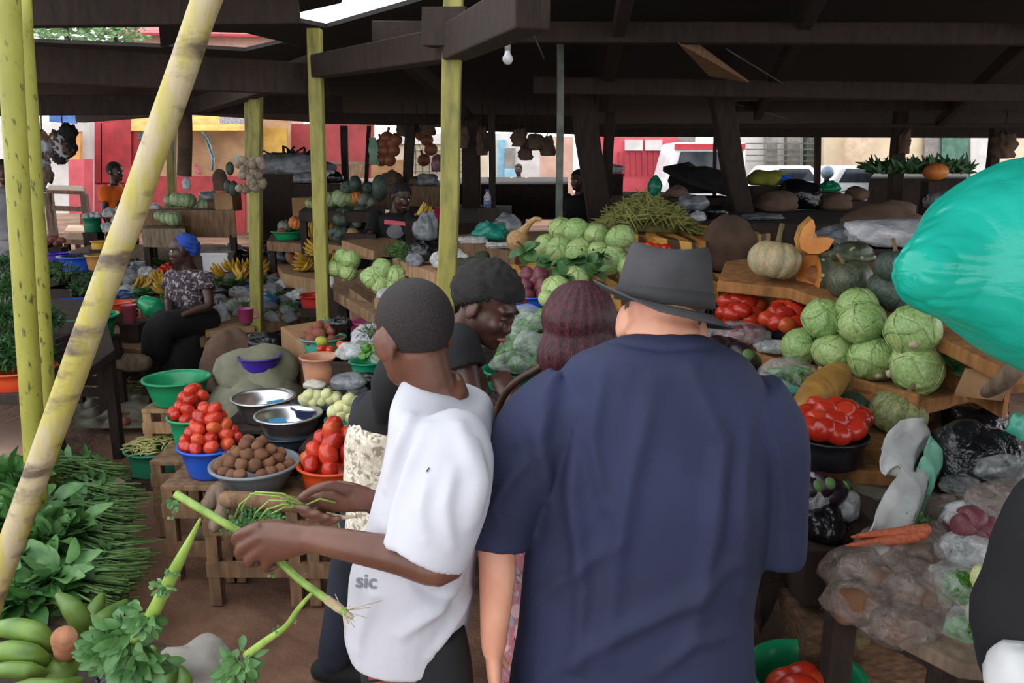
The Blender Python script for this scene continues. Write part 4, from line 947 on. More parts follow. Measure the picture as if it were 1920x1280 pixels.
T(MB().slab([P(92, 208, 16.4), P(140, 206, 16.4), P(140, 232, 16.4), P(92, 228, 16.4)], (0, .1, 0)).obj('banner', mat('blue_banner', '#5a7fc0', '#3d5f9a', rough=.8), smooth=False), 'small blue cloth above the faded orange banner', 'banner')
T(MB().slab([P(128, 300, 14), P(158, 298, 14), P(158, 400, 14), P(130, 402, 14)], (0, .3, 0)).obj('drum', pinkred, smooth=False), 'pinkish-red cabinet behind the trestle table', 'cabinet')
# items left of and around the seated woman
def mug(px, py, w_, h_, Y, m, label):
    c = P(px, py, Y); s = S(c); r = w_ / 2 * s; h = h_ * s
    o = MB().lathe([(0, 0), (r * .8, 0), (r, h), (r * 1.06, h), (r * .92, h * .97), (r * .74, .01), (0, .012)], 22).obj('mug', m, origin=(0, 0, 0)); o.location = c - V((0, 0, h / 2)); T(o, label, 'mug')
    MB().tube([V((r * .9, 0, h * .8)), V((r * 1.5, 0, h * .72)), V((r * 1.5, 0, h * .35)), V((r * .82, 0, h * .25))], r * .1, 8).obj('handle', m, o); return o
mug(243, 588, 26, 34, 6.55, plas('coral_plastic', '#e0708a'), 'salmon pink mug beside the worn slanting pole')
mug(461, 591, 30, 26, 6.85, pinkpl, 'bright pink mug on the plank right of the seated woman')
c = P(286, 556, 7.0); o = MB().limb([P(272, 545, 7), P(284, 553, 7), P(300, 566, 7)], [.075, .1, .06], 16).obj('bottle', green2); T(o, 'green plastic bottle lying behind the seated woman\'s hands', 'bottle')
basin(222, 566, 56, 18, 7.0, orangep, 'orange basin beside the salmon mug', .8)
for k, (x, y, w_, h_, m, lab) in enumerate([(240, 520, 44, 26, clear, 'clear bag of greens left of the seated woman'), (278, 515, 40, 26, cloudy, 'cloudy bag beside the red tomatoes'), (238, 545, 34, 20, cloudy, 'cloudy bag behind the orange basin'), (268, 500, 50, 20, bag_grey, 'grey folded bag on the top edge of the plank stall'), (292, 522, 30, 22, cloudy, 'cloudy bag touching the woman\'s elbow')]):
    q = Q(x, y, LS, .05); bag(x, y, w_, h_, q.y, m, lab, 10 + k, knot=False)
it = [K_tom(Q(x, y, LS, .1), (0, .5, x), .035) for x, y in [(300, 505), (308, 500), (316, 496), (306, 508), (314, 506), (320, 503)]]; rank(it, 'tomato heaped behind the woman\'s shoulder', 'tomatoes behind the woman', 6)
for k, (x, y) in enumerate([(250, 538), (262, 540), (302, 535), (310, 545), (306, 525)]):
    q = Q(x, y, LS, .05); K_ban(q, (0, .2, k * 1.1), .9, ['small banana hand left of the green bottle', 'banana hand touching the green bottle', 'banana hand behind the woman\'s arm', 'banana hand nearest the woman\'s lap', 'banana hand under the red tomatoes'][k])
for k, (x, y) in enumerate([(425, 512), (445, 508), (462, 505), (440, 520), (470, 515), (486, 508), (458, 522), (498, 515)]):
    q = Q(x, y, LS, .06); K_ban(q, (.1 * k, .2, k * .9 - 2.6), 1.15, 'ripe banana hand right of the woman, ' + ['nearest her shoulder', 'second from her shoulder', 'in the middle back', 'in the middle front', 'before the garlic post', 'behind the garlic post', 'lowest of the heap', 'farthest from her'][k])
tub = thing('foam_box', 'white foam carton behind the ripe bananas', 'box', Q(410, 500, LS)); c = Q(410, 492, LS, .1); MB().box(c, (.27, .2, .18)).obj('body', whitepl, tub, smooth=False); MB().box(c + V((0, 0, .1)), (.29, .22, .03)).obj('lid', whitepl, tub, smooth=False)
for k, (x, y, w_, h_, m, lab) in enumerate([(440, 462, 40, 34, bag_white, 'white torn bag standing behind the foam carton'), (455, 480, 30, 22, bag_black, 'black bag beside the white torn bag'), (425, 472, 26, 18, bag_white, 'small white bag on the foam carton'), (505, 465, 50, 40, bag_black, 'black sack behind the garlic post'), (520, 480, 34, 24, bag_grey, 'grey bag below the black sack'),
        (412, 586, 36, 52, bag_white, 'upright white polythene bag beside the woman\'s hip'), (440, 575, 44, 22, clear, 'clear bag of shredded greens behind the pink mug'), (468, 566, 44, 24, clear, 'clear bag of greens by the blue packet'), (420, 545, 40, 22, bag_black, 'black bag under the ripe bananas'),
        (512, 545, 40, 30, bag_grey, 'silvery packet heap left of the red basin'), (535, 535, 46, 20, bag_white, 'white rolled packet on the silvery heap'), (500, 562, 44, 22, plas('blue_packet', '#2f5f86'), 'blue plastic packet in front of the silvery heap'), (560, 530, 36, 18, redpl, 'red packet behind the white roll'), (560, 555, 44, 26, cloudy, 'cloudy bag left of the red basin'), (580, 540, 30, 24, bag_white, 'white packet nearest the yellow post'), (545, 548, 30, 20, bag_black, 'black packet between silvery ones'), (450, 548, 44, 22, clear, 'clear bag of leaves behind the pink mug')]):
    q = Q(x, y, LS, .06); bag(x, y, w_, h_, q.y, m, lab, 30 + k, knot=k in (0, 5))
fluffy(448, 566, 24, Q(448, 572, LS).y, 'shredded leafy greens behind the pink mug', 80, leafm, 180, .25, .3, .5)
basin(592, 553, 60, 22, 7.0, redpl, 'red basin just behind the yellow post', .85)
# mud-brick ledge and boards behind
plank([(470, 620), (610, 582), (640, 640), (525, 660)], (.42, 6.3, 0), .42, mat('mud_brick', '#6b5140', '#4b382c', rough=.95, sc=5, bump=.5), 'low mud-brick ledge between the woman and the carton', 'ledge', 'ledge')
plank([(515, 492), (612, 500), (612, 528), (530, 512)], (.86, 8.0, .0), .16, lightwood, 'light wooden tray front below the yellow bananas', 'tray', 'tray')
for k, (x, y) in enumerate([(560, 485), (575, 478), (590, 484), (600, 472), (580, 490), (622, 478), (632, 470)]): K_ban(P(x, y, 7.9), (.3 * k, .3, k * 1.2), 1.05, 'yellow banana hand on the light tray, ' + ['leftmost', 'behind the leftmost', 'left of the yellow post', 'touching the yellow post', 'lowest, at the tray edge', 'right of the yellow post', 'beside the first cabbage'][k])
for k, (x, y) in enumerate([(545, 462), (560, 462), (575, 460), (588, 455)]): K_pin(P(x, y, 8.4), (.2, -.4, k), .09, None, 'pineapple %s behind the yellow bananas' % ['leftmost', 'second from left', 'third from left', 'nearest the yellow post'][k]) if 0 else K_pin(P(x, y, 8.4), (.2, -.4, k), .09, 'reddish pineapple behind the yellow bananas, ' + ['leftmost', 'second from left', 'third from left', 'nearest the yellow post'][k])
o, c, r, b = basin(541, 434, 62, 14, 8.6, green2, 'bright green basin holding an orange pumpkin', .7)
K_porg(P(556, 418, 8.55), (.2, .3, 0), .085, 'round orange pumpkin in the bright green basin'); K_pgry(P(534, 412, 8.7), (.3, 0, 1), .085, 'grey-green pumpkin leaning behind the orange pumpkin'); K_rpo(P(528, 428, 8.5), (0, 0, 0), .05, 'brown tuber at the rim of the bright green basin')
stand([(500, 452), (640, 462), (650, 440), (510, 436)], (b - .004, 8.6, 0), .1, boardm, 'wooden shelf under the bright green basin')
for k, (x, y) in enumerate([(600, 428), (592, 436), (622, 424)]): K_ban(P(x, y, 8.3), (0, -.3, 2.2 + k), 1.2, 'banana hand hanging by the yellow post, ' + ['uppermost', 'lower one', 'to its right'][k])
# melons on the far left counter
ML = (1.12, 9.0, 0)
stand([(262, 393), (440, 394), (440, 386), (280, 386)], (1.42, 9.2, 0), .3, boardm, 'plank counter carrying the striped melons')
stand([(265, 428), (348, 429), (348, 419), (280, 419)], (1.25, 8.8, 0), .2, greywood, 'lower grey counter under the front melons')
for k, (x, y, r_, Y) in enumerate([(320, 376, 13, 9.3), (334, 374, 15, 9.2), (352, 376, 16, 9.2), (384, 384, 15, 9.3), (300, 405, 11, 8.8), (312, 408, 13, 8.8), (325, 410, 15, 8.7)]):
    q = P(x, y, Y); K_mel(q, (.2, .1, k), r_ * S(q), 'pale striped melon, ' + ['leftmost of the upper row', 'second of the upper row', 'third of the upper row', 'last of the upper row by the carton', 'leftmost of the lower row', 'middle of the lower row', 'darkest, nearest the blue headwrap'][k])
for k, (x, y, w_, h_, m, lab) in enumerate([(392, 362, 40, 20, bag_grey, 'grey plastic bag on the melon counter'), (285, 388, 30, 14, bag_white, 'white bag left of the melons'), (350, 346, 16, 26, bag_white, 'white bag hanging at the shaggy roll'), (405, 368, 30, 26, sackbrown, 'brown sack at the end of the melon counter'), (285, 410, 28, 20, bag_black, 'black bag left of the lower melons'), (412, 330, 28, 44, sackbrown, 'brown woven basket behind the dark green gourds')]):
    bag(x, y, w_, h_, 9.1, m, lab, 60 + k, knot=False, nm='hanging_bundle' if k == 2 else 'plastic_bag')
T(MB().box(P(428, 378, 9.1), (.2, .3, .2)).obj('cardboard_carton', cardm, smooth=False), 'tan carton at the end of the melon counter', 'carton')
for k, (x, y, r_) in enumerate([(428, 350, 10), (438, 354, 12), (431, 316, 10)]): q = P(x, y, 8.4); K_wml(q, (.1, 0, k), r_ * S(q) * 1.1, 'green gourd by the garlic post, ' + ['left one', 'right one with a bright glint', 'upper one'][k])
# garlic bunch tied to the post
gm = mat('garlic_skin', '#b8a690', '#7d6a58', rough=.7, sc=14, bump=.4, rnd=.3)
ga = ell_obj('garlic_bulb', (1, 1, .95), gm, 14, 10, lambda q: (1 + .07 * math.cos(5 * math.atan2(q.y, q.x))) * (1 + .5 * max(0, q.z - .85) / .15)); T(ga, None, 'garlic'); K_gar = Kind(ga); it = []; rr = random.Random(8)
for k in range(34):
    x = 470 + rr.uniform(-24, 24); y = 322 + rr.uniform(-22, 34); it.append(K_gar(P(x, y, 6.72 - rr.uniform(0, .08)), (rr.uniform(-1, 1), rr.uniform(-1, 1), k), .035))
rank(it, 'dry garlic bulb tied to the yellow post', 'garlic tied to the post', 9)
# dark tables in the middle distance
stand([(500, 345), (700, 350), (700, 320), (520, 318)], (1.62, 10.2, 0), .9, darkwood, 'dark crate stack behind the first yellow posts', legs=[])
T(lump(P(548, 312, 10.0), (.5, .3, .18), 3, .3).obj('tarpaulin', bag_grey), 'grey folded tarpaulin on the dark crate stack', 'tarpaulin')
mb = MB(); rr = random.Random(2)
for k in range(26): 
    q = P(rr.uniform(512, 575), rr.uniform(286, 304), 9.9); mb.bar(q, q + V((rr.uniform(-.2, .2), 0, rr.uniform(-.05, .12))), .08, .01)
T(mb.obj('dark_leaves', black_cloth), 'ragged black leaves lying on the grey tarpaulin', 'leaves', kind='stuff')
for k, (x, y, w_, h_, m, lab) in enumerate([(575, 335, 50, 24, bag_grey, 'grey bag heap left of the second yellow post'), (628, 335, 30, 24, bag_black, 'black bag right of the second yellow post'), (620, 328, 20, 16, bag_white, 'white paper on the black bag')]): bag(x, y, w_, h_, 9.6, m, lab, 70 + k, knot=False)
T(MB().box(P(574, 396, 8.9), (.22, .3, .3)).obj('cardboard_carton', cardm, smooth=False), 'tan carton below the pale green pumpkin', 'carton')
# pumpkin bank
for k, (K, x, y, r_, lab) in enumerate([(K_pgrn, 583, 368, 12, 'small pale green pumpkin left of the second yellow post'), (K_mel, 619, 374, 15, 'striped pale pumpkin just right of the second yellow post'), (K_mel, 637, 372, 17, 'large striped pale pumpkin in the upper row'), (K_pgrn, 656, 374, 15, 'brown ribbed pumpkin beside the large striped one'), (K_porg, 668, 372, 14, 'orange patched pumpkin in the upper row'), (K_pgry, 681, 374, 14, 'grey pumpkin at the end of the upper row'), (K_pgry, 694, 378, 10, 'little pale pumpkin by the dark shirted vendor'),
        (K_pdrk, 643, 408, 20, 'large dark grey pumpkin in the middle row'), (K_pdrk, 680, 396, 18, 'dark grey pumpkin beside the vendor'), (K_pgry, 668, 416, 12, 'small round grey pumpkin in the middle row'), (K_pdrk, 632, 438, 16, 'dark pumpkin at the low left of the bank'), (K_pdrk, 642, 442, 18, 'dark grey pumpkin left of the smooth tan one'), (K_grd, 660, 442, 16, 'smooth tan gourd in front of the pumpkin bank'), (K_pdrk, 665, 345, 16, 'dark pumpkin on top of the bank'), (K_pdrk, 650, 352, 13, 'dark pumpkin topping the large striped one'), (K_pdrk, 690, 352, 12, 'dark pumpkin beside the long watermelon')]):
    q = P(x, y, 8.3 if y < 400 else 7.9 if y < 430 else 7.6); K(q, (.5, .1 * k, k * .8) if K is not K_grd else (0, 1.9, .5), r_ * S(q), lab)
q = P(712, 352, 8.2); K_wml(q, (.1, .05, 0), 17 * S(q) * 1.25, 'long dark watermelon standing upright by the vendor')
stand([(632, 436), (705, 440), (708, 429), (638, 428)], (1.28, 8, 0), .1, darkwood, 'dark shelf under the middle row of pumpkins', legs=[2, 3])
stand([(560, 396), (722, 398), (722, 385), (575, 384)], (1.46, 8.5, 0), .1, darkwood, 'dark shelf under the upper pumpkins')
stand([(615, 458), (735, 475), (740, 462), (620, 445)], (1.14, 7.7, .0), .09, lightwood, 'pale plank shelf under the lower pumpkins', 'shelf', 'shelf')

# small packets, greens and trifles crowding the plank stall
rr = random.Random(55)
def packet(m, nm, cat): o = lump((0, 0, 0), (1, .8, .62), len(nm), .35, 2.0, .6, 16, 10).obj(nm, m, origin=(0, 0, 0)); T(o, None, cat); return Kind(o)
def tuft():
    o = bpy.data.objects.new('greens_tuft', None); COL.objects.link(o); T(o, None, 'leafy greens'); mb = MB()
    for k in range(120):
        d = V((rr.gauss(0, 1), rr.gauss(0, 1), rr.gauss(.2, .6))).normalized(); leaf(mb, d * rr.uniform(.1, .6), d, V((rr.gauss(0, 1), rr.gauss(0, 1), 1)), rr.uniform(.3, .7), rr.uniform(.15, .35), .4, 2)
    mb.obj('foliage', leafm, o); m2 = MB()
    for k in range(8): a = k * .8; m2.tube([(0, 0, -.5), (math.cos(a) * .4, math.sin(a) * .4, .1)], .03, 5)
    m2.obj('stem', stemgreen, o); return Kind(o)
KP = [(packet(clear, 'clear_packet', 'packet'), 'small clear packet'), (packet(bag_white, 'white_packet', 'packet'), 'small white packet'), (packet(bag_grey, 'silver_packet', 'packet'), 'small silvery packet'), (packet(cloudy, 'cloudy_packet', 'packet'), 'small cloudy packet'), (packet(bag_black, 'black_packet', 'packet'), 'small black packet'), (packet(plas('blue_sheet', '#2a4f80'), 'blue_packet', 'packet'), 'small blue packet')]
K_tuf = tuft(); pools = {}
for (x0, x1, y0, y1, n, where) in [(232, 318, 486, 580, 62, 'between slanting pole and seated woman'), (398, 600, 520, 596, 96, 'right of the seated woman'), (405, 560, 462, 520, 40, 'at the back of the plank stall'), (95, 200, 500, 560, 22, 'behind the round poles')]:
    for k in range(n):
        x = rr.uniform(x0, x1); y = y0 + (y1 - y0) * ((k + .5) / n); c = rr.choice([0, 0, 1, 2, 2, 3, 3, 4, 5, 6, 6, 7]); r_ = rr.uniform(.045, .085)
        q = Q(x, y, LS, r_ * .4)
        if q.y < 6.75 and 250 < x < 400: continue
        if c == 6: o = K_tuf(q, (0, 0, rr.uniform(0, 6)), r_ * 1.2); d = 'tuft of leafy greens'
        elif c == 7: o = K_rpo(q, (0, rr.uniform(0, 1), rr.uniform(0, 6)), .045); d = 'loose brown tuber'
        else: o = KP[c][0](q, (rr.uniform(-.3, .3), rr.uniform(-.3, .3), rr.uniform(0, 6)), r_); d = KP[c][1]
        pools.setdefault((d, where), []).append(o)
for (d, where), lst in pools.items(): rank(lst, d + ' ' + where, d + 's ' + where, 9)
# ---------------------------------------------------------------- middle: carton, red potatoes, bags
CT = (.82, 4.75, .0)
T(bevel(MB().slab([P(525, 612, 5.3), P(600, 600, 5.5), P(720, 690, 4.6), P(655, 712, 4.45)], .55).obj('cardboard_carton', cardm, smooth=False), .01), 'large tan cardboard carton carrying the red potato basin', 'carton')
o, c, r, b = basin(606, 632, 84, 28, 4.95, palegreen, 'pale teal basin of reddish potatoes on the tan carton', .75)
heap(K_rpo, c, r, .036, 'reddish potato in the pale teal basin', 'reddish potatoes in the teal basin', 3, 1.2, 12)
for k, (x, y) in enumerate([(603, 640), (617, 644), (634, 634)]): q = P(x, y, 4.72); K_lim(q, (0, .3, k), .034, ['yellow lime at the front of the reddish potatoes', 'greenish lime between two yellow ones', 'yellow lime nearest the white greens bag'][k])
it = [K_tom(P(x, y, 4.65), (0, .5, x), .034) for x, y in [(604, 655), (618, 657), (640, 648)]]; rank(it, 'red tomato under the limes', 'tomatoes under the limes', 8)
bag(614, 580, 34, 34, 5.15, bag_teal, 'bright teal plastic bag tied at the foot of the yellow post', 4, amp=.5); bag(640, 606, 40, 26, 4.9, bag_black, 'black bag behind the reddish potatoes', 5, knot=False)
basin(684, 602, 60, 34, 5.0, rosepl, 'rose pink basin behind the bag of greens', .8)
bag(690, 632, 64, 46, 4.4, bag_white, 'open white bag stuffed with green sprigs', 6, knot=False); fluffy(694, 622, 24, 4.3, 'green sprigs poking out of the open white bag', 90, leafm, 160, .35, .2, .7)
for k, (x, y) in enumerate([(655, 660), (680, 656), (712, 650)]): bag(x, y, 50, 34, 4.15, clear if k else cloudy, ['cloudy bag at the rim of the peach basin', 'clear bag of green vegetables behind the teal basin', 'clear bag of green vegetables beside the cropped head'][k], 40 + k, knot=False)
def veg_bag(px, py, wpx, hpx, Y, fm, label, kind, n, rr_, desc, group, seed, veg=None, rot=None, cat='bag', flatb=.7, dep=.8):
    root = bag(px, py, wpx, hpx, Y, fm, label, seed, dep, knot=False, amp=.22, f=2.2)
    c = P(px, py, Y); s = S(c); rr = random.Random(seed); it = []
    rx, rz = wpx / 2 * s * .8 - rr_ * .6, hpx / 2 * s * .75 - rr_ * .5
    for k in range(n):
        a = rr.uniform(0, 6.28); q = rr.uniform(0, 1) ** .5; h = rr.uniform(-.8, .8)
        p = c + V((math.cos(a) * q * rx * math.sqrt(1 - h * h * .8), -abs(math.sin(a)) * q * rx * dep * .9, h * rz))
        it.append(kind(p, rot(rr) if rot else (rr.uniform(0, 6), rr.uniform(0, 6), 0), rr_ * rr.uniform(.9, 1.15)))
    rank(it, desc, group, rr_ / s * 1.2); return root
o, c, r, b = basin(600, 668, 74, 48, 4.25, tanpl, 'peach coloured deep basin in front of the tan carton', .8)
T(MB().slab([P(575, 735, 4.15), P(660, 742, 4.1), P(650, 700, 4.4), P(590, 690, 4.5)], .5).obj('cardboard_carton', cardm, smooth=False), 'open tan carton under the peach basin', 'carton')
o, c, r, b = basin(690, 676, 70, 28, 4.0, emerald, 'deep teal basin with bagged green peppers beside the cropped head', .75)
it = [K_pep(P(x, y, 3.95), (1.2, 0, x), .034) for x, y in [(682, 668), (694, 664), (708, 668), (704, 655), (720, 672), (686, 652), (716, 660)]]; rank(it, 'green pepper in the deep teal basin', 'peppers in the deep teal basin', 7)
bag(714, 672, 40, 24, 3.9, clear, 'clear bag over the peppers in the deep teal basin', 46, knot=False)
for k, (x, y, w_, h_, m, lab) in enumerate([(655, 716, 66, 34, bag_grey, 'silver-grey plastic bag spilling toward the white eggplants'), (690, 708, 60, 30, bag_black, 'black plastic bag on the silver-grey one'), (625, 722, 40, 26, cloudy, 'cloudy bag lying on the paper by the peach basin'), (672, 735, 46, 26, bag_grey, 'grey bag by the leopard print wrap'), (590, 712, 40, 20, plas('newsprint', '#cfc9b8'), 'printed paper wrapper at the peach basin foot'), (606, 734, 46, 26, clear, 'clear bag of greens over the dark blue tray')]): bag(x, y, w_, h_, 3.9 + .05 * k, m, lab, 50 + k, knot=False)
o, c, r, b = basin(592, 758, 92, 18, 3.95, dkblue, 'dark blue tray of white eggplants', .85); it = [K_egg(P(x, y, 3.9), (0, rr.uniform(0, 1), x), .034) for x, y in [(572, 748), (588, 752), (604, 750), (620, 748), (596, 742), (612, 740), (632, 746), (580, 740)]]; rank(it, 'pale eggplant on the dark blue tray', 'eggplants on the dark blue tray', 7)
o, c, r, b2_ = basin(650, 786, 80, 22, 3.62, teal, 'teal tray heaped with white eggplants by the orange basin', .8); it = [K_egg(P(x, y, 3.6), (0, rr.uniform(0, 1), x), .036) for x, y in [(626, 772), (642, 776), (658, 780), (672, 770), (652, 764), (668, 756), (638, 764), (655, 750), (676, 782), (684, 764)]]; rank(it, 'white eggplant on the teal tray', 'eggplants on the teal tray', 9)
crate_at(c.x - .2, c.x + .25, c.y - .14, c.y + .5, min(b, b2_) - .02, 'dark crate under the eggplant trays', darkwood)
q = P(482, 712, 4.95); T(lump(q, (.27, .24, .22), 7, .2, 1.5, .6).obj('sack', sackm), 'slumped olive woven sack carrying the purple basin', 'sack')
basin(487, 668, 78, 30, 4.85, purple, 'purple basin on the slumped olive sack', .72)
T(lump(P(486, 742, 4.9) - V((0, 0, .05)), (.3, .26, .22), 17, .2, 1.5, .9).obj('sack', sackm), 'lower olive sack on the floor under the slumped one', 'sack')
bag(495, 645, 64, 48, 5.4, bag_black, 'black plastic bag behind the purple basin', 8, knot=False)
T(lump(P(440, 690, 5.6), (.22, .2, .3), 9, .25).obj('sack', sackbrown), 'brown sack standing behind the woman\'s skirt', 'sack')
# ---------------------------------------------------------------- middle stall: cabbages, boxes
MS = (1.03, 5.2, .05)
stand([(625, 545), (700, 590), (790, 580), (800, 530), (700, 500), (625, 515)], MS, .07, boardm, 'plank stall of pale cabbages behind the cropped head', 'market_stall', 'stall')
T(bevel(MB().slab([P(655, 540, 5.3), P(720, 585, 5.0), P(720, 660, 5.0), P(655, 605, 5.3)], (.0, .25, 0)).obj('wooden_box', boardm, smooth=False), .005), 'wooden box side under the pale cabbages', 'box')
for k, (x, y, r_, up) in enumerate([(628, 503, 16, 0), (652, 510, 18, 0), (656, 488, 19, .12), (640, 480, 14, .12), (700, 520, 21, 0), (714, 532, 20, 0), (716, 503, 19, .13), (745, 516, 20, .02), (690, 520, 15, .05), (737, 536, 17, 0)]):
    q = P(x, y, 5.45 if k < 4 else 5.15); K_cab(q, (.4, .3 * k, k * 1.3), r_ * S(q), ['pale cabbage just right of the second yellow post', 'pale cabbage lowest of the left cluster', 'pale cabbage on top of the left cluster', 'small cabbage behind the left cluster', 'pale cabbage behind the cropped head, lower left', 'pale cabbage nearest the cropped head', 'pale cabbage topping the cluster behind the cropped head', 'pale cabbage at the plank edge behind the cropped head', 'half hidden cabbage left of the cluster', 'lowest cabbage touching the cropped head'][k])
bag(722, 548, 40, 40, 4.95, cloudy, 'bag of pale sliced vegetables between cabbages and cropped head', 11, knot=False)
bag(633, 530, 36, 30, 6.2, bag_white, 'white sack behind the second yellow post', 14, knot=False)
# tan box fronts going right
upright([(738, 484, 5.2), (842, 524, 4.6), (842, 548, 4.6), (738, 506, 5.2)], None, .03, lightwood, 'light wooden box front below the striped black bag', 'box_front') if 0 else None
def front(a, b, hpx, th, m, label, name='wooden_tray', cat='tray'):
    p0 = P(*a); p1 = P(*b); s0 = S(p0) * hpx
    n = V((-(p1 - p0).y, (p1 - p0).x, 0)).normalized(); n = n if n.y > 0 else -n
    o = MB().slab([p0, p1, p1 + n * th, p0 + n * th], s0).obj(name, m, smooth=False); bevel(o, .004); return T(o, label, cat)
front((736, 484, 5.3), (845, 524, 4.5), 24, .5, lightwood, 'light wooden tray below the black striped bag')
front((700, 540, 4.9), (760, 560, 4.5), 20, .3, lightwood, 'light wooden tray behind the cropped head')
front((845, 522, 4.5), (905, 545, 4.1), 16, .4, lightwood, 'light wooden tray under the avocados')
front((848, 440, 5.9), (965, 475, 5.0), 42, .9, boardm, 'deep tan wooden box under the teal bag')
front((640, 450, 7.2), (700, 470, 6.8), 16, .5, lightwood, 'light tray below the smooth tan gourd')
for k, (x, y, w_, h_, Y, m, lab) in enumerate([(795, 475, 56, 42, 5.05, bag_black, 'black striped plastic bag on the light tray'), (778, 488, 34, 30, 5.0, bag_grey, 'grey bag at the front of the black striped one'), (826, 490, 36, 34, 4.85, cloudy, 'pinkish cloudy bag touching the nearest yellow post'), (862, 490, 40, 40, 4.75, cloudy, 'cloudy bag right of the nearest yellow post'),
        (918, 425, 64, 36, 5.6, bag_teal, 'crumpled teal plastic bag on the tan box'), (950, 410, 50, 44, 5.9, bag_grey, 'dark grey bag behind the crumpled teal one'), (800, 430, 44, 60, 5.9, bag_grey, 'tall greyish sack left of the nearest yellow post'), (865, 548, 60, 34, 3.9, bag_white, 'white plastic bag beside the bending vendor\'s hair'), (885, 450, 60, 14, 5.4, cloudy, 'flattened clear plastic on the edge of the tan box'), (935, 460, 50, 12, 5.2, cloudy, 'flattened clear plastic near the gourd'), (870, 562, 30, 22, 3.8, cloudy, 'crumpled wrapper below the white plastic bag')]): bag(x, y, w_, h_, Y, m, lab, 80 + k, knot=k == 4, amp=.4)
fluffy(758, 474, 26, 5.15, 'light green leafy heap beside the black striped bag', 95, leafm, 220, .3, .35, .8); fluffy(735, 470, 18, 5.4, 'small leafy tuft left of the light green heap', 96, leafm, 120, .3, .35, .8)
for k, (x, y) in enumerate([(872, 512), (890, 505), (908, 498), (880, 498), (900, 488), (888, 520), (868, 500)]): q = P(x, y, 4.35 + .04 * k); K_avo(q, (0, .4, k), .055, 'dark avocado behind the bending vendor, ' + ['front left one', 'centre one', 'rightmost one', 'one behind the centre', 'topmost one', 'lowest by the hair', 'leftmost by the post'][k])
for k, (x, y) in enumerate([(780, 402), (790, 406), (800, 410)]): K_ban(P(x, y, 6.5), (.2, .2, k), .7, 'small yellow banana hand left of the nearest yellow post, ' + ['upper', 'middle', 'lower'][k])
mug(822, 382, 16, 24, 7.2, plas('hot_pink_plastic', '#c23a68'), 'dark pink mug half behind the nearest yellow post')
c = P(914, 372, 6.8); s = S(c); bt = thing('water_bottle', 'clear water bottle with a blue label standing in the gloom', 'bottle', c - V((0, 0, 16 * s)))
MB().lathe([(0, -16 * s), (7 * s, -16 * s), (7 * s, 4 * s), (3 * s, 11 * s), (3 * s, 14 * s), (0, 14 * s)], 16, c).obj('body', film('bottle_plastic', (.7, .75, .85), .2, .5), bt); MB().lathe([(0, -14 * s), (7.2 * s, -14 * s), (7.2 * s, -4 * s), (0, -4 * s)], 16, c).obj('label', plas('label_blue', '#5a6f9a'), bt); MB().lathe([(0, 13 * s), (3.4 * s, 13 * s), (3.4 * s, 17 * s), (0, 17 * s)], 12, c).obj('cap', blue, bt)
# dim background stalls
stand([(760, 420), (960, 415), (960, 385), (770, 380)], (1.42, 7.2, 0), .3, darkwood, 'dark stall table in the gloom behind the nearest yellow post', 'market_stall', 'stall')
stand([(850, 345), (1065, 345), (1065, 332), (860, 332)], (1.64, 9.6, 0), .5, darkwood, 'dark boxed counter before the pale blue kiosk', 'market_stall', 'stall', legs=[])
stand([(640, 345), (830, 350), (830, 335), (650, 333)], (1.66, 10.3, 0), .3, boardm, 'plank counter below the hanging calabashes', 'market_stall', 'stall', legs=[0, 1])
for k, (x, y, w_, h_, m, lab) in enumerate([(735, 320, 40, 30, sackbrown, 'brown bundle on the counter below the calabashes'), (800, 330, 44, 26, bag_grey, 'grey bundle left of the nearest yellow post'), (780, 340, 30, 18, sackbrown, 'brown sack in the clutter under the calabashes'), (820, 310, 26, 34, plas('dusky_rose', '#8a5560'), 'dusky pink bundle behind the nearest yellow post'), (760, 352, 60, 16, sackbrown, 'flat brown sack below the clutter')]): bag(x, y, w_, h_, 9.9, m, lab, 100 + k, knot=False)
# calabashes, hanging goods
cal = mat('calabash', '#b06a4c', '#7e4734', rough=.45, sc=8, bump=.1, rnd=.2); cg = MB().ell((0, 0, 0), (1, 1, .9), None, 16, 12).obj('calabash', cal, origin=(0, 0, 0)); T(cg, None, 'calabash'); MB().tube([(0, 0, .8), (.05, 0, 1.5)], .2, 8).obj('neck', cal, cg); MB().tube([(.05, 0, 1.5), (0, 0, 4)], .03, 5).obj('cord', beamm, cg); K_cal = Kind(cg)
it = [K_cal(P(x, y, 10.3), (.2, .2, k), .085) for k, (x, y) in enumerate([(726, 258), (736, 268), (722, 282), (738, 282), (715, 300), (790, 252), (800, 262), (742, 262), (730, 300), (808, 280), (795, 300), (716, 270)])]; rank(it, 'orange-brown calabash hanging before the red wall', 'calabashes hung from the rafter', 12)
mb = MB(); rr = random.Random(6)
for k in range(16): q = P(692 + rr.uniform(0, 14), 258, 10.2); mb.tube([q, q + V((rr.uniform(-.03, .03), 0, -.15)), q + V((rr.uniform(-.06, .06), 0, -.33))], .012, 5)
T(mb.obj('spring_onion_bunch', mat('pale_spring_onion', '#a9c8a8', '#7fa68a', rough=.6)), 'pale green bundle hanging left of the calabashes', 'bundle')
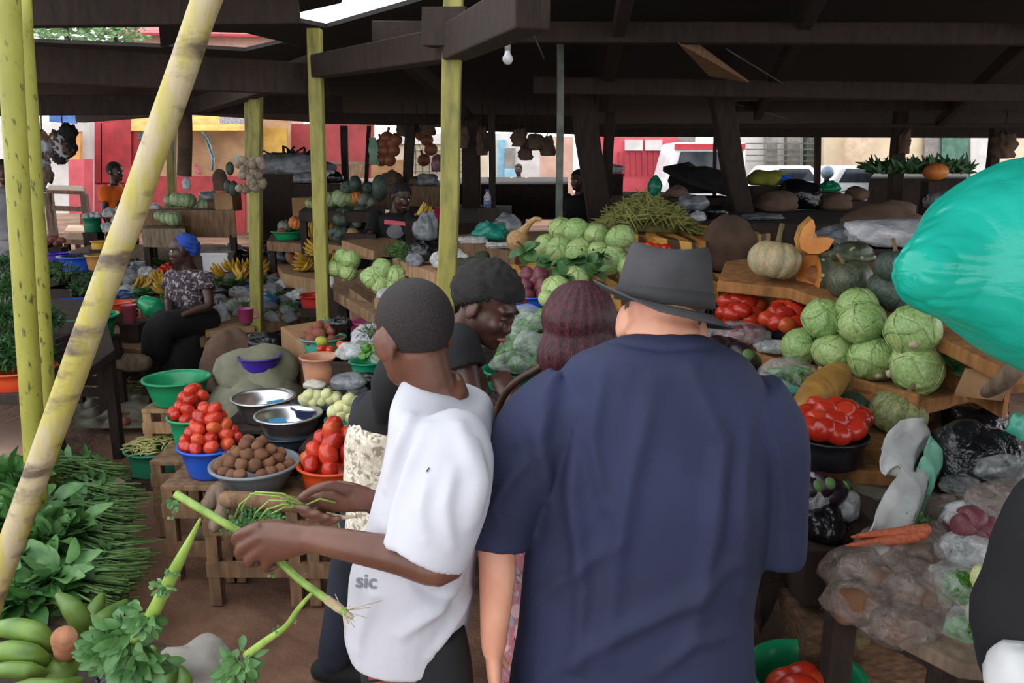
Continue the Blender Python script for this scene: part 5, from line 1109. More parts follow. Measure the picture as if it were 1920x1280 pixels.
for k, (x, y, w_, h_, Y, m, lab) in enumerate([(755, 240, 22, 44, 10.2, sackbrown, 'tan hanging cloth bag among the calabashes'), (782, 235, 16, 36, 10.1, sackbrown, 'second tan hanging bag among the calabashes'), (800, 240, 30, 40, 10, sackbrown, 'dark woven basket hung by the nearest yellow post'), (870, 262, 20, 46, 9.2, sackbrown, 'brown netted bundle hung right of the nearest post'), (905, 270, 24, 60, 9.2, sackbrown, 'long brown bundle hung by the broad post'),
        (974, 262, 30, 36, 9, sackbrown, 'round dark bundle of garlic hung before the kiosk'), (1004, 270, 34, 34, 9, sackbrown, 'dark round hanging bundle in the middle of the kiosk gap'), (1026, 278, 28, 40, 9, sackbrown, 'dark ragged hanging bundle near the slim pole'), (985, 290, 26, 30, 9, sackbrown, 'low dark hanging bundle before the kiosk'), (1696, 270, 22, 54, 9.4, sackbrown, 'shaggy dark bundle hanging at the plant table post'), (1882, 278, 40, 54, 9.6, sackbrown, 'shaggy dark bundle hanging near the turquoise bag')]):
    root = bag(x, y, w_, h_, Y, m, lab, 120 + k, knot=False, amp=.5, f=3, nm='hanging_bundle', cat='bundle'); t = P(x, y - h_ * .3, Y); MB().tube([t, V((t.x, t.y, zr(t.y)))], .006, 5).obj('cord', beamm, root)
root = thing('hanging_bundle', 'white-and-black bunch of bags hanging in the bright left opening', 'bundle', P(124, 300, 9)); rr = random.Random(12)
for k in range(9): q = P(122 + rr.uniform(-14, 16), 262 + rr.uniform(-20, 34), 9); lump(q, (.09, .07, .1), k, .4, 2.5, 1).obj('pouch', bag_white if k % 3 == 0 else black_cloth if k % 3 == 1 else sackbrown, root)
MB().tube([P(118, 250, 9), P(114, 200, 9)], .006, 5).obj('cord', beamm, root)
root = thing('hanging_bundle', 'dark ragged bundle hanging along the second round pole', 'bundle', P(82, 340, 7))
for k in range(6): q = P(78 + rr.uniform(-5, 8), 262 + 16 * k, 7); lump(q, (.06, .06, .09), k + 20, .5, 2.5, 1).obj('pouch', bag_grey if k % 2 else sackbrown, root)
MB().tube([P(78, 262, 7), P(76, 190, 7)], .006, 5).obj('cord', beamm, root)
# ---------------------------------------------------------------- central stall
def printed():
    k = NT('printed_tray_cloth'); v = k.co(1.0)
    x = k.n('ShaderNodeTexWave', Scale=2.6, Distortion=5.5, Detail=1.0); x.bands_direction = 'X' if hasattr(x, 'bands_direction') else 'X'; k.set(x.inputs['Vector'], v)
    c = k.mix(k.ramp(x.outputs['Fac'], [(.55, 0.0), (.68, 1.0)]), lin('#d29a44'), lin('#4d3018'))
    c = k.mix(k.ramp(k.noise(v, 9, 2), [(.55, 0.0), (.62, 1.0)]), c, lin('#a8672a')); k.bsdf(c, .5, k.noise(v, 60), .1, .003); return k.m
printm = printed()
front((933, 472, 4.6), (1190, 520, 3.75), 34, .9, printm, 'yellow-brown printed tray front under the upper cabbages')
front((1110, 428, 4.9), (1300, 455, 4.4), 30, .9, printm, 'yellow-brown printed tray front under the heap of bean straw')
front((1035, 560, 3.8), (1180, 590, 3.4), 30, .6, boardm, 'plain wooden tray front behind the burgundy hair')
MB_ = None
for nm, poly, z0, lab in [('market_stall', [(930, 510), (1200, 560), (1260, 520), (1000, 470)], (1.2, 4.4, 0), 'stall base under the upper cabbage tray'), ('market_stall', [(1110, 460), (1330, 500), (1390, 460), (1150, 425)], (1.28, 4.9, 0), 'stall base under the bean straw tray')]:
    stand(poly, z0, .5, darkwood, lab, nm, 'stall')
for k, (x, y, r_, Y, lab) in enumerate([(1052, 430, 23, 4.75, 'pale cabbage leftmost of the upper row on the printed tray'), (1082, 436, 27, 4.65, 'pale cabbage second of the upper row on the printed tray'), (1119, 442, 22, 4.55, 'pale cabbage third of the upper row on the printed tray'), (1163, 449, 27, 4.45, 'pale cabbage rightmost of the upper row by the hat'),
        (1022, 462, 22, 4.5, 'dark green cabbage leftmost of the lower row on the printed tray'), (1050, 470, 26, 4.45, 'dark leafy cabbage second of the lower row'), (1088, 476, 28, 4.35, 'dark leafy cabbage in the middle of the lower row'), (1122, 478, 24, 4.3, 'dark leafy cabbage behind the pale one near the hat'), (1150, 488, 26, 4.2, 'pale cabbage left of the hat crown'), (1178, 502, 20, 4.1, 'pale cabbage touching the hat crown')]):
    q = P(x, y, Y); K_cab(q, (.5, .2 * k, k), r_ * S(q) * 1.04, lab)
def leafpatch(px, py, rpx, Y, label, seed, n=9):
    c = P(px, py, Y); r = rpx * S(c); root = thing('cabbage_leaf', label, 'leaf', c - V((0, 0, r * .5))); rr = random.Random(seed); mb = MB()
    for k in range(n):
        d = V((rr.gauss(0, 1), rr.gauss(-.5, .6), rr.gauss(-.1, .7))).normalized(); leaf(mb, c, d, V((rr.gauss(0, .4), -.6, 1)), r * rr.uniform(.9, 1.5), r * rr.uniform(.8, 1.2), rr.uniform(.1, .6), 5, .08)
    mb.obj('blade', cableaf, root); return root
for k, (x, y, r_, Y) in enumerate([(985, 470, 24, 4.3), (1030, 490, 22, 4.2), (1075, 488, 26, 4.1), (1105, 492, 22, 4.05), (1120, 510, 20, 3.95), (1060, 520, 22, 3.8), (1048, 505, 14, 4.0), (1130, 480, 16, 4.1)]): leafpatch(x, y, r_, Y, 'dark loose cabbage leaves on the printed tray, ' + ['leftmost, under the gourd', 'second from left', 'in the middle', 'right of the middle', 'drooping over the edge near the hat', 'lowest, above the burgundy hair', 'small tuft over the onions', 'tuft between two pale cabbages'][k], 140 + k)
q = P(972, 452, 4.75); K_grd(q, (0, .1, -.35), 24 * S(q), 'tan bottle gourd with a long curved neck left of the cabbages')
for k, (x, y, r_, Y) in enumerate([(1042, 542, 27, 3.75), (1076, 524, 26, 3.85), (1026, 560, 17, 3.6), (1100, 548, 20, 3.7)]): q = P(x, y, Y); K_cab(q, (.5, .2, k + 5), r_ * S(q), ['green cabbage left above the burgundy hair', 'leafy cabbage right above the burgundy hair', 'small cabbage at the blue onion basin', 'pale cabbage just behind the burgundy hair'][k])
o, c, r, b = basin(1000, 552, 100, 22, 3.9, blue, 'blue basin of red onions behind the bending vendor', .8); heap(K_oni, c, r, .042, 'red onion in the blue basin', 'red onions in the blue basin', 3, 1.3, 21, rot=lambda q: (q.uniform(-.6, .6), q.uniform(-.6, .6), 0)); 
stand([(930, 590), (1110, 610), (1130, 560), (950, 550)], (b - .004, 3.9, 0), .5, darkwood, 'dark stand under the blue onion basin', 'market_stall', 'stall', legs=[0, 1, 2, 3])
o, c, r, b = basin(965, 692, 120, 34, 3.05, emerald, 'deep green basin of bagged green peppers below the bending vendor\'s face', .8)
rr = random.Random(33); it = []
for k in range(46):
    x = 975 + rr.uniform(-38, 42); y = 590 + (k % 10) * 10 + rr.uniform(-4, 4); it.append(K_pep(P(x, y, 3.2 - (y - 590) / 300 + rr.uniform(-.03, .05)), (rr.uniform(0, 3), rr.uniform(0, 3), k), .036))
rank(it, 'bagged green pepper below the vendor\'s face', 'bagged green peppers', 13)
for k, (x, y, w_, h_, Y) in enumerate([(985, 600, 84, 52, 3.08), (965, 640, 84, 52, 2.98), (1000, 650, 70, 60, 2.96), (965, 680, 84, 40, 2.88)]): bag(x, y, w_, h_, Y, clear, 'clear bag of green peppers, ' + ['uppermost by the vendor\'s nose', 'second, left in the heap', 'right beside the burgundy hair', 'lowest at the green basin rim'][k], 160 + k, knot=False)
crate_at(c.x - .3, c.x + .3, c.y - .2, c.y + .3, b - .003, 'dark crate under the green pepper basin', darkwood)
basin(925, 628, 50, 14, 3.2, redpl, 'small red dish below the bending vendor\'s chin', .8)
# bean straw heap
mb = MB(); rr = random.Random(14); c0 = P(1205, 425, 5.0); s = S(c0)
for k in range(900):
    u = rr.gauss(0, .42); w_ = rr.uniform(-1, 1); x = u * 105 * s; 
    hh = max(0, 1 - abs(u) ** 1.5) * 62 * s * (1 - .35 * abs(w_)); p = c0 + V((x + .02, w_ * .28, -6 * s + hh * rr.uniform(.55, 1) - abs(x) * .12))
    a = rr.gauss(-.5, .7); d = V((math.cos(a), rr.uniform(-.7, .3), math.sin(a) * .7 + .1)).normalized()
    bean(mb, p, d, rr.uniform(.09, .2), rr.uniform(.004, .0065))
T(mb.obj('bean_heap', strawm), 'heap of long dry green bean pods on the printed tray', 'beans', kind='stuff')
T(lump(P(1200, 432, 5.05) , (.3, .22, .13), 31, .2, 1.5, .4).obj('bean_mound', strawm), 'packed core of the bean pod heap', 'beans', kind='stuff')
it = [K_tom(P(x, y, 4.15), (0, .4, x), .036) for x, y in [(1205, 466), (1218, 464), (1232, 467), (1246, 468), (1225, 472)]]; rank(it, 'tomato peeping over the hat crown', 'tomatoes above the hat', 5)
T(lump(P(1365, 462, 4.6), (.17, .14, .17), 33, .2, 1.4, .8).obj('sack', sackbrown), 'full brown sack right of the hat', 'sack')
o = thing('wire_basket', 'grey wire crate beside the hat brim', 'basket', P(1345, 530, 4.2))
for k in range(9): MB().tube([P(1320 + k * 9, 502, 4.2), P(1320 + k * 9, 560, 4.2)], .004, 5).obj('wire', greypaint, o)
for k in range(6): MB().tube([P(1318, 505 + k * 11, 4.19), P(1394, 503 + k * 11, 4.19)], .004, 5).obj('wire', greypaint, o)
# ---------------------------------------------------------------- right stall
orangeboard = wood('orange_board', '#b07a42', '#7d522b')
ZA, ZB, ZC = 1.31, 1.11, .97
PA = (1.31, 2.6, .085)
def ledge(poly, z, th, m, label, legs):
    return stand(poly, z if isinstance(z, tuple) else (z, 0, 0), th, m, label, 'market_stall', 'stall', legs)
# three stepped tops
ledge([(1345, 526), (1480, 540), (1560, 566), (1720, 612), (1885, 692), (2300, 700), (2300, 500), (1500, 470), (1360, 490)], PA, .05, orangeboard, 'top step of the pumpkin stall at right', [5, 6, 7])
ledge([(1290, 632), (1480, 697), (1600, 735), (1720, 756), (1890, 716), (2200, 690), (2000, 600), (1350, 590)], ZB, .05, orangeboard, 'middle step of the stall carrying seven cabbages', [5, 6, 7])
ledge([(1400, 760), (1480, 872), (1690, 886), (1760, 830), (1850, 760), (1500, 740)], ZC, .05, orangeboard, 'lowest step of the stall under the black tomato basin', [3, 4, 5])
front_ = [(1412, 536, 1560, 568), (1560, 568, 1724, 614), (1724, 614, 1890, 695)]
for k, (x0, y0, x1, y1) in enumerate(front_):
    p0 = Q(x0, y0, PA, -.052); p1 = Q(x1, y1, PA, -.052)
    o = MB().slab([p0, p1, p1 + V((.03, .02, 0)), p0 + V((.03, .02, 0))], (p0.z + p1.z) / 2 - ZB).obj('riser_board', orangeboard, smooth=False); T(o, ['orange-brown riser board behind the two tomato basins', 'orange-brown riser board behind the cabbages', 'orange-brown riser board under the turquoise bag'][k], 'board')
for k, (x0, y0, x1, y1) in enumerate([(1300, 636, 1480, 697), (1480, 697, 1720, 756)]):
    p0 = G(x0, y0, ZB); p1 = G(x1, y1, ZB); n = V((.02, .02, 0))
    o = MB().slab([p0 + V((0, 0, .03)), p1 + V((0, 0, .03)), p1 + n + V((0, 0, .03)), p0 + n + V((0, 0, .03))], .1).obj('edge_board', orangeboard, smooth=False); bevel(o, .004); T(o, ['edge board under the bagged onions', 'worn edge board under the seven cabbages'][k], 'board')
cr = thing('slatted_crate', 'dark slatted crate below the cabbage step', 'crate', G(1780, 800, .6))
for k in range(5): MB().bar(P(1745, 762 + k * 16, 2.95), P(1890, 740 + k * 18, 3.0), .012, .02).obj('slat', darkwood, cr, smooth=False)
MB().bar(P(1768, 740, 2.82), P(1758, 812, 2.82), .03, .03).obj('corner_post', greywood, cr, smooth=False)
for k in range(4): MB().bar(P(1800 + k * 28, 735, 2.98), P(1795 + k * 28, 820, 2.98), .015, .012).obj('upright', darkwood, cr, smooth=False)
T(MB().limb([P(1905, 690, 2.25), P(1880, 716, 2.3), P(1850, 735, 2.4)], [.03, .028, .02], 10).obj('log', greywood), 'gnarled end of a log at the corner of the middle step', 'log')
T(MB().slab([P(1790, 735, 2.6), P(1880, 745, 2.4), P(1895, 700, 2.4), P(1810, 690, 2.6)], .012).obj('torn_card', cardm, smooth=False), 'torn brown card lying at the corner of the cabbage step', 'card')
# pumpkins on the top step
def pk(K, x, y, r_, lab, rot=(0, 0, 0), up=0.0, z=None, sq=.85, squash=1.0):
    c, r = sit(x, y, r_, (z, 0, 0) if z else PA, sq, up); return K(c, rot, (r, r, r * squash), lab), c, r
pk(K_ptan, 1452, 487, 50, 'big tan and grey-green pumpkin with a slanting stem, left on the top step', (.1, .15, 1.0))
pk(K_pwrt, 1592, 523, 42, 'warty dark green pumpkin in the middle of the top step', (-.2, .3, 2.2))
pk(K_pdrk, 1668, 546, 44, 'dark green-black pumpkin in front of the other dark one', (.6, .2, 1))
pk(K_pdrk, 1680, 497, 40, 'dark pumpkin with an upright stem behind the front dark one', (-.1, .1, 1.4), .12)
pk(K_pdrk, 1712, 560, 36, 'dark pumpkin half hidden by the turquoise bag', (.7, .5, 3))
pk(K_ptan, 1754, 566, 26, 'pale tan pumpkin peeping under the turquoise bag', (.3, .3, 2))
T(lump(P(1598, 478, 3.75), (.11, .1, .06), 4, .3).obj('pumpkin', pk_wart), 'flat brownish warty pumpkin lying behind the warty green one', 'pumpkin')
def cut_pumpkin(px, py, rpx, Y, label, a0, a1, M, flesh=True):
    c = P(px, py, Y); r = rpx * S(c); root = thing('cut_pumpkin', label, 'pumpkin', c - V((0, 0, r * .8))); n = 22
    def sk(k): return lambda u, v: c + M @ V((math.sin(PI * v) * math.cos(a0 + (a1 - a0) * u), math.sin(PI * v) * math.sin(a0 + (a1 - a0) * u), math.cos(PI * v) * .9)) * r * k
    MB().sheet(sk(1), n, 16).obj('rind', pk_wart, root)
    MB().sheet(sk(.45), n, 16).obj('pulp', pseedm, root)
    mb = MB()
    for a in (a0, a1):
        mb.sheet(lambda u, v, a=a: c + M @ V((math.sin(PI * v) * math.cos(a), math.sin(PI * v) * math.sin(a), math.cos(PI * v) * .9)) * r * (.45 + .55 * u), 3, 16)
    mb.obj('flesh', pfleshm, root); return root
cut_pumpkin(1527, 514, 42, 3.5, 'half pumpkin with orange cut face beside the tan pumpkin', -1.9, 1.9, Matrix.Rotation(.25, 3, 'Z') @ Matrix.Rotation(0, 3, 'X'))
c = P(1528, 446, 3.45); s = S(c); root = thing('pumpkin_slice', 'orange V-shaped pumpkin slice resting on the half pumpkin', 'pumpkin', c - V((0, 0, 30 * s)))
def sl(u, v):
    a = -2.35 + 2.5 * u; rr_ = 1.0; d = V((math.cos(a), .0, math.sin(a)))
    w_ = (v - .5) * 2; return c + V((d.x * 34 * s, -.0 + w_ * 20 * s * math.sin(PI * (.12 + .76 * u)), d.z * 34 * s + 2 * s)) * 1.0 + V((0, 0, (1 - abs(w_)) * 0))
def wedge(t, k): # outer rind to inner groove, along an arc from upper left to right
    pts = [(-30, -14), (-28, 8), (-10, 26), (14, 24), (34, 4)]; top = [(-8, -34), (-6, -10), (2, 4), (16, 2), (34, 2)]
    return pts, top
outer = [(-12, 36), (-28, 20), (-33, -2), (-28, -20), (-12, -29), (8, -29), (24, -20), (33, -4)]; inner = [(-8, 34), (-4, 22), (-4, 10), (-2, 3), (2, 0), (10, 1), (20, 2), (32, -1)]
def rib(pts, yy): return [c + V((x * s, yy * s, z * s)) for x, z in pts]
mb = MB(); A = rib(outer, -8); B = rib([(x * 1.06, z * 1.06) for x, z in outer], 10); C_ = rib(inner, 10); D = rib(inner, -8); n = len(outer)
mb.loft([A, D, C_, B], closed=False); mb.obj('flesh', pfleshm, root, smooth=False)
MB().loft([rib([(x * 1.03, z * 1.03) for x, z in outer], -8.5), rib([(x * 1.12, z * 1.12) for x, z in outer], 2), rib([(x * 1.07, z * 1.07) for x, z in outer], 11)], closed=False).obj('rind', squashm, root)
MB().ell(c + V((-6 * s, 0, 2 * s)), (8 * s, 9 * s, 10 * s), None, 14, 10, wob(.3, 3)).obj('pulp', pseedm, root); MB().ell(c + V((6 * s, 0, -4 * s)), (13 * s, 8 * s, 7 * s), None, 14, 10, wob(.3, 3, 4)).obj('pulp', pseedm, root)
T(lump(P(1690, 440, 4.2), (.28, .2, .09), 8, .35, 1.8, .6).obj('sack', bag_white), 'pale grey sack cloth behind the dark pumpkins', 'sack'); T(lump(P(1590, 445, 4.6), (.2, .15, .07), 12, .35, 1.8, .6).obj('sack', bag_grey), 'grey sack behind the pumpkin slice', 'sack'); T(lump(P(1655, 420, 5.0), (.24, .18, .14), 15, .3, 1.8, .6).obj('sack', sackbrown), 'brown sack behind the pale grey sack cloth', 'sack')
# cabbages on the middle step
for k, (x, y, r_, up, rot, lab) in enumerate([(1500, 650, 34, 0, (1.2, .3, .4), 'pale yellow-green cabbage at the left end of the lower row'), (1562, 662, 38, 0, (.6, -.2, 2), 'green cabbage second in the lower row'), (1638, 672, 44, 0, (.9, .1, 3), 'large cabbage third in the lower row'), (1718, 690, 50, 0, (1.2, .2, 1), 'large pale cabbage at the right end of the lower row'),
        (1543, 597, 37, .13, (1.0, -.3, 0), 'pale cabbage left in the upper row by the tomatoes'), (1616, 603, 42, .14, (.3, .4, 4), 'darker green cabbage in the middle of the upper row'), (1712, 620, 48, .14, (1.1, .5, 2.5), 'pale cabbage right in the upper row'), (1624, 584, 37, .2, (.2, .2, 5), 'pale cabbage peeping over the middle upper one')]):
    c, r = sit(x, y, r_, (ZB, 0, 0), .9, up); 
    if k == 7: c = c + V((.02, .12, .0))
    K_cab(c, rot, r * 1.02, lab)
leafpatch(1790, 690, 40, 2.75, 'broad loose cabbage leaf at the right end of the cabbages', 170); leafpatch(1770, 660, 24, 2.9, 'curled leaf above the large right cabbage', 171); leafpatch(1462, 640, 14, 3.4, 'small leaf left of the yellow-green cabbage', 172)
# tomatoes in two basins
c = G(1400, 606, ZB + .06)
def tom_set(pts, Y, rr_, desc, group, band=13):
    rq = random.Random(len(pts)); it = [K_tom(P(x, y, Y + dy), (rq.uniform(-.3, .3), rq.uniform(-.6, .6), rq.uniform(-.5, .5)), rr_) for x, y, dy in pts]; rank(it, desc, group, band)
basin(1398, 598, 92, 16, 3.62, green2, 'green basin of tomatoes behind the bagged onions', .85)
tom_set([(1372, 598, 0), (1392, 594, -.03), (1412, 588, -.02), (1430, 594, .02), (1358, 584, .02), (1378, 580, 0), (1398, 578, 0), (1418, 574, .03), (1362, 564, .06), (1384, 562, .04), (1402, 566, .02), (1390, 582, -.06), (1372, 588, -.05), (1408, 600, -.06)], 3.58, .043, 'red tomato in the green basin by the hat', 'tomatoes in the green basin by the hat')
basin(1478, 610, 100, 20, 3.42, blackp, 'black basin of tomatoes left of the cabbages', .85)
tom_set([(1440, 598, 0), (1458, 604, -.05), (1476, 610, -.07), (1494, 606, -.05), (1508, 600, 0), (1454, 584, .02), (1472, 590, -.02), (1490, 584, 0), (1506, 588, .04), (1480, 576, .06), (1464, 576, .06), (1496, 572, .08)], 3.4, .044, 'orange-red tomato in the black basin by the cabbages', 'tomatoes in the black basin by the cabbages')
veg_bag(1384, 628, 120, 46, 3.35, clear, 'clear bag of pinkish onions between hat and tomato basins', K_oni, 16, .04, 'onion in the clear bag by the hat', 'bagged onions', 21)
bag(1450, 650, 70, 26, 3.25, cloudy, 'flattened brownish plastic beside the bagged onions', 22, knot=False)
ab = MB().ell((0, 0, 0), (1.25, .95, .95), None, 16, 12).obj('aubergine', auberg, origin=(0, 0, 0)); T(ab, None, 'aubergine'); MB().ell((-1.15, 0, 0), (.25, .4, .4), None, 10, 8).obj('calyx', stemgreen, ab); K_aub = Kind(ab)
for k, (x, y) in enumerate([(1366, 658), (1398, 682), (1345, 655), (1385, 668)]): K_aub(P(x, y, 3.1 - .05 * k), (0, .3, .6 * k), .06, 'dark aubergine over the navy shoulder, ' + ['upper one', 'lowest one', 'leftmost in the plastic', 'middle one'][k])
ledge([(1290, 700), (1420, 735), (1500, 735), (1500, 680), (1320, 660)], .97, .04, orangeboard, 'narrow step under the aubergines and green pod basin', [3, 4])
# green pods basin, squash, pumpkins, black tomato basin
o, c, r, b = basin(1462, 722, 112, 42, 2.85, palegreen, 'teal-green basin under the clear bag of green pods', .8)
def longpep():
    o = MB().limb([(-1, 0, 0), (-.3, 0, .12), (.4, 0, .1), (1, 0, -.1)], [.1, .26, .22, .06], 12).obj('chili_pepper', pepperm, origin=(0, 0, 0)); T(o, None, 'pepper'); MB().tube([(-1, 0, 0), (-1.4, 0, .1)], .06, 6).obj('stem', stemgreen, o); return Kind(o)
K_chi = longpep()
veg_bag(1474, 700, 104, 56, 2.78, clear, 'clear shiny bag of green pods on the teal-green basin', K_chi, 22, .055, 'green pod in the clear bag on the teal-green basin', 'bagged green pods', 23, rot=lambda q: (q.uniform(-.4, .4), q.uniform(-.6, .6), q.uniform(0, 6)))
q0, q1, q2 = P(1506, 780, 2.5), P(1536, 735, 2.62), P(1572, 700, 2.75); T(MB().limb([q0, (q0 + q1) / 2, q1, (q1 + q2) / 2, q2], [.045, .06, .062, .058, .045], 20).obj('squash', squashm), 'long orange squash leaning on the middle step', 'squash')
pk(K_pdrk, 1592, 764, 48, 'blackish green pumpkin with pale stem behind the black tomato basin', (-.15, 0, .3), 0, ZC, .8)
pk(K_pgrn, 1683, 774, 54, 'ribbed olive-green pumpkin right of the black tomato basin', (.25, .2, .5), 0, ZC, .8)
o, c, r, b = basin(1549, 812, 152, 52, 2.42, blackp, 'black basin heaped with red tomatoes at right', .86)
tom_set([(1490, 795, 0), (1516, 800, -.06), (1540, 806, -.08), (1568, 812, -.09), (1600, 806, -.05), (1504, 782, 0), (1532, 788, -.03), (1566, 790, -.04), (1604, 790, 0), (1520, 776, .04), (1548, 772, .02), (1580, 776, .02), (1535, 764, .08), (1562, 766, .08), (1590, 768, .07), (1612, 780, .06), (1500, 806, -.04)], 2.4, .042, 'glossy red tomato in the big black basin', 'tomatoes in the big black basin', 14)
# drooping sack, black bag with beads, white and pale-green cloth
T(MB().sheet(lambda u, v: P(1580 + 100 * u + 10 * v, 876 + 70 * v * (1 - abs(u - .55) * 1.2) + 6 * math.sin(u * 9), 2.38 - .05 * v), 16, 10).obj('sacking', sackm), 'frayed sacking hanging over the edge below the black tomato basin', 'sack')
solid(bpy.data.objects['sacking.001'], .006)
cl = [(1715, 815, 2.35, 26), (1690, 850, 2.3, 34), (1705, 890, 2.2, 36), (1712, 920, 2.12, 38), (1690, 960, 2.05, 40), (1660, 1005, 1.98, 34), (1640, 1030, 1.95, 20)]
def drape(pts, wd, m, label, nf=5, amp=.3, seed=0):      # hanging folded cloth along a pixel path
    q, rad = catmull([P(*p) for p in pts], [w_ / 2 * S(P(*p)) for w_, p in zip(wd, pts)], 8); n = len(q) - 1
    root = thing('cloth', label, 'cloth', q[-1])
    def fn(u, v):
        k = min(int(v * n), n - 1); t = v * n - k; p = q[k].lerp(q[k + 1], t); r = rad[k] + (rad[k + 1] - rad[k]) * t
        d = (q[k + 1] - q[k]).normalized(); s_ = d.cross(V((0, 1, 0))).normalized(); x = u * 2 - 1
        ph = x * nf + 2.2 * noise.noise(V((x * 1.5, v * 3, seed))); return p + s_ * r * x * (1 + .12 * noise.noise(V((v * 6, seed, x)))) + V((0, -1, 0)) * r * amp * (math.cos(ph) + .5 * noise.noise(V((x * 3, v * 7, seed))) + 1.2 * (1 - x * x))
    solid(MB().sheet(fn, 44, 60).obj('drape', m[0], root), .004)
    def fe(u, v):
        a = fn(.93 + .1 * u, v); return a + V((0, -.006, 0))
    solid(MB().sheet(fe, 6, 60).obj('border', m[1], root), .004); return root
mint = mat('mint_cloth', '#7fb8a0', '#5f9880', rough=.9, rnd=0)
drape([(1735, 812, 2.38), (1700, 838, 2.3), (1690, 868, 2.24), (1712, 905, 2.15), (1700, 950, 2.06), (1668, 1000, 2.0), (1640, 1030, 1.97)], [56, 110, 96, 84, 100, 108, 70], (mat('dirty_white_cloth', '#cfcfcd', '#a0a1a0', rough=.9, sc=7, bump=.3, rnd=0), mint), 'dirty white cloth with pale green border hanging on the right stall', 4.5, .28, 2)
drape([(1760, 842, 2.3), (1745, 880, 2.22), (1720, 905, 2.18)], [60, 60, 30], (mint, mint), 'pale green cloth end beside the dirty white cloth', 3, .3, 5)
bag(1820, 870, 170, 150, 2.3, bag_black, 'big black plastic sack behind the dirty white cloth', 31, knot=False); bag(1830, 800, 130, 90, 2.7, bag_black, 'black plastic bundle under the middle step', 34, knot=False); bag(1908, 805, 40, 60, 2.3, plas('mint_bag', '#4fae94'), 'mint green bag at the picture edge beside the black bundle', 32, knot=False)
# ---------------------------------------------------------------- bottom right stall with plastic bags
RB = (.83, 1.85, .32)
st = stand([(1540, 1112), (1800, 1245), (2300, 1300), (2300, 900), (1700, 930), (1600, 1020)], RB, .04, greywood, 'grey wooden bench heaped with bagged vegetables at bottom right', 'market_stall', 'stall', legs=[0, 1])
for k in range(3): MB().bar(Q(1545, 1125 + 0 * k, RB, -.09 - .1 * k), Q(1800, 1262, RB, -.09 - .1 * k), .02, .05).obj('side_board', darkwood, st, smooth=False)
veg_bag(1640, 1085, 190, 120, 1.92, brownfilm, 'dusty clear bag of small potatoes at the front of the bench', K_pot, 26, .034, 'potato in the dusty front bag', 'potatoes in the dusty front bag', 24)
veg_bag(1725, 1120, 170, 120, 1.86, brownfilm, 'dusty bag of potatoes in the middle of the bench front', K_pot, 22, .034, 'potato in the dusty middle bag', 'potatoes in the dusty middle bag', 25)
veg_bag(1760, 1190, 110, 90, 1.78, brownfilm, 'dusty bag of potatoes at the low end of the bench', K_pot, 12, .034, 'potato in the low dusty bag', 'potatoes in the low dusty bag', 29)
veg_bag(1690, 1035, 170, 110, 2.0, brownfilm, 'dusty bag behind the front potatoes', K_pot, 16, .034, 'potato in the rear dusty bag', 'potatoes in the rear dusty bag', 26)
veg_bag(1605, 1130, 120, 76, 1.83, brownfilm, 'dusty bag of potatoes at the bench corner by the leg', K_pot, 10, .034, 'potato in the corner dusty bag', 'potatoes in the corner dusty bag', 36)
veg_bag(1690, 1172, 150, 80, 1.78, brownfilm, 'dusty bag of potatoes drooping over the bench edge', K_pot, 14, .034, 'potato in the drooping dusty bag', 'potatoes in the drooping dusty bag', 37)
veg_bag(1790, 1100, 120, 90, 1.84, clear, 'clear bag of green peppers on the bench', K_pep, 20, .036, 'green pepper in the clear bench bag', 'peppers in the clear bench bag', 27)
veg_bag(1800, 1190, 70, 110, 1.74, clear, 'upright clear bag of green peppers beside the black sleeve', K_pep, 16, .032, 'green pepper in the upright bag', 'peppers in the upright bag', 28)
it = [K_egg(P(x, y, 1.78), (.3, .8, x), .034) for x, y in [(1846, 1085), (1856, 1098), (1835, 1150), (1842, 1168), (1830, 1182), (1826, 1200)]]; rank(it, 'pale yellow eggplant beside the black sleeve', 'eggplants by the black sleeve', 14)
veg_bag(1822, 975, 110, 70, 2.05, cloudy, 'cloudy bag of purple onions below the black sack', K_oni, 10, .04, 'purple onion in the cloudy bag', 'onions in the cloudy bag', 30)
it = [K_oni(P(x, y, 1.97), (.5, .3, x), .036) for x, y in [(1808, 985), (1826, 975), (1845, 988), (1830, 998), (1856, 994)]]; rank(it, 'loose purple onion on the open bag', 'loose purple onions', 10)
for k, (x, y, w_, h_, Y, m, lab) in enumerate([(1875, 940, 130, 80, 2.05, brownfilm, 'frosty brownish bag at the picture edge above the onions'), (1760, 955, 90, 60, 2.15, brownfilm, 'brown netted bag above the carrot'), (1890, 880, 110, 60, 2.2, clear, 'puffed clear bag at the picture edge'), (1800, 910, 70, 40, 2.2, clear, 'small clear bag below the black sack'), (1815, 1030, 120, 60, 1.95, cloudy, 'cloudy bag below the purple onions'), (1745, 1005, 80, 50, 2.02, brownfilm, 'brown bag next to the carrots'), (1880, 1040, 90, 80, 1.95, cloudy, 'pale bag beside the black sleeve')]): bag(x, y, w_, h_, Y, m, lab, 180 + k, knot=False)
cr2 = MB().limb([(0, 0, 0), (.3, 0, 0), (.8, 0, .02), (1, 0, .03)], [.09, .085, .05, .02], 12).obj('carrot', carrotm, origin=(0, 0, 0)); T(cr2, None, 'carrot'); K_car = Kind(cr2)
for k, (x, y, a) in enumerate([(1735, 992, 2.9), (1728, 1000, 2.8), (1715, 1006, 3.0)]): K_car(P(x, y, 1.93), (0, .25, a), .17, ['topmost carrot on the brown bag', 'middle carrot on the brown bag', 'lowest carrot on the brown bag'][k])
fluffy(1722, 975, 22, 2.0, 'pale green tops above the carrots', 99, leafm, 120, .3, .3, .6)
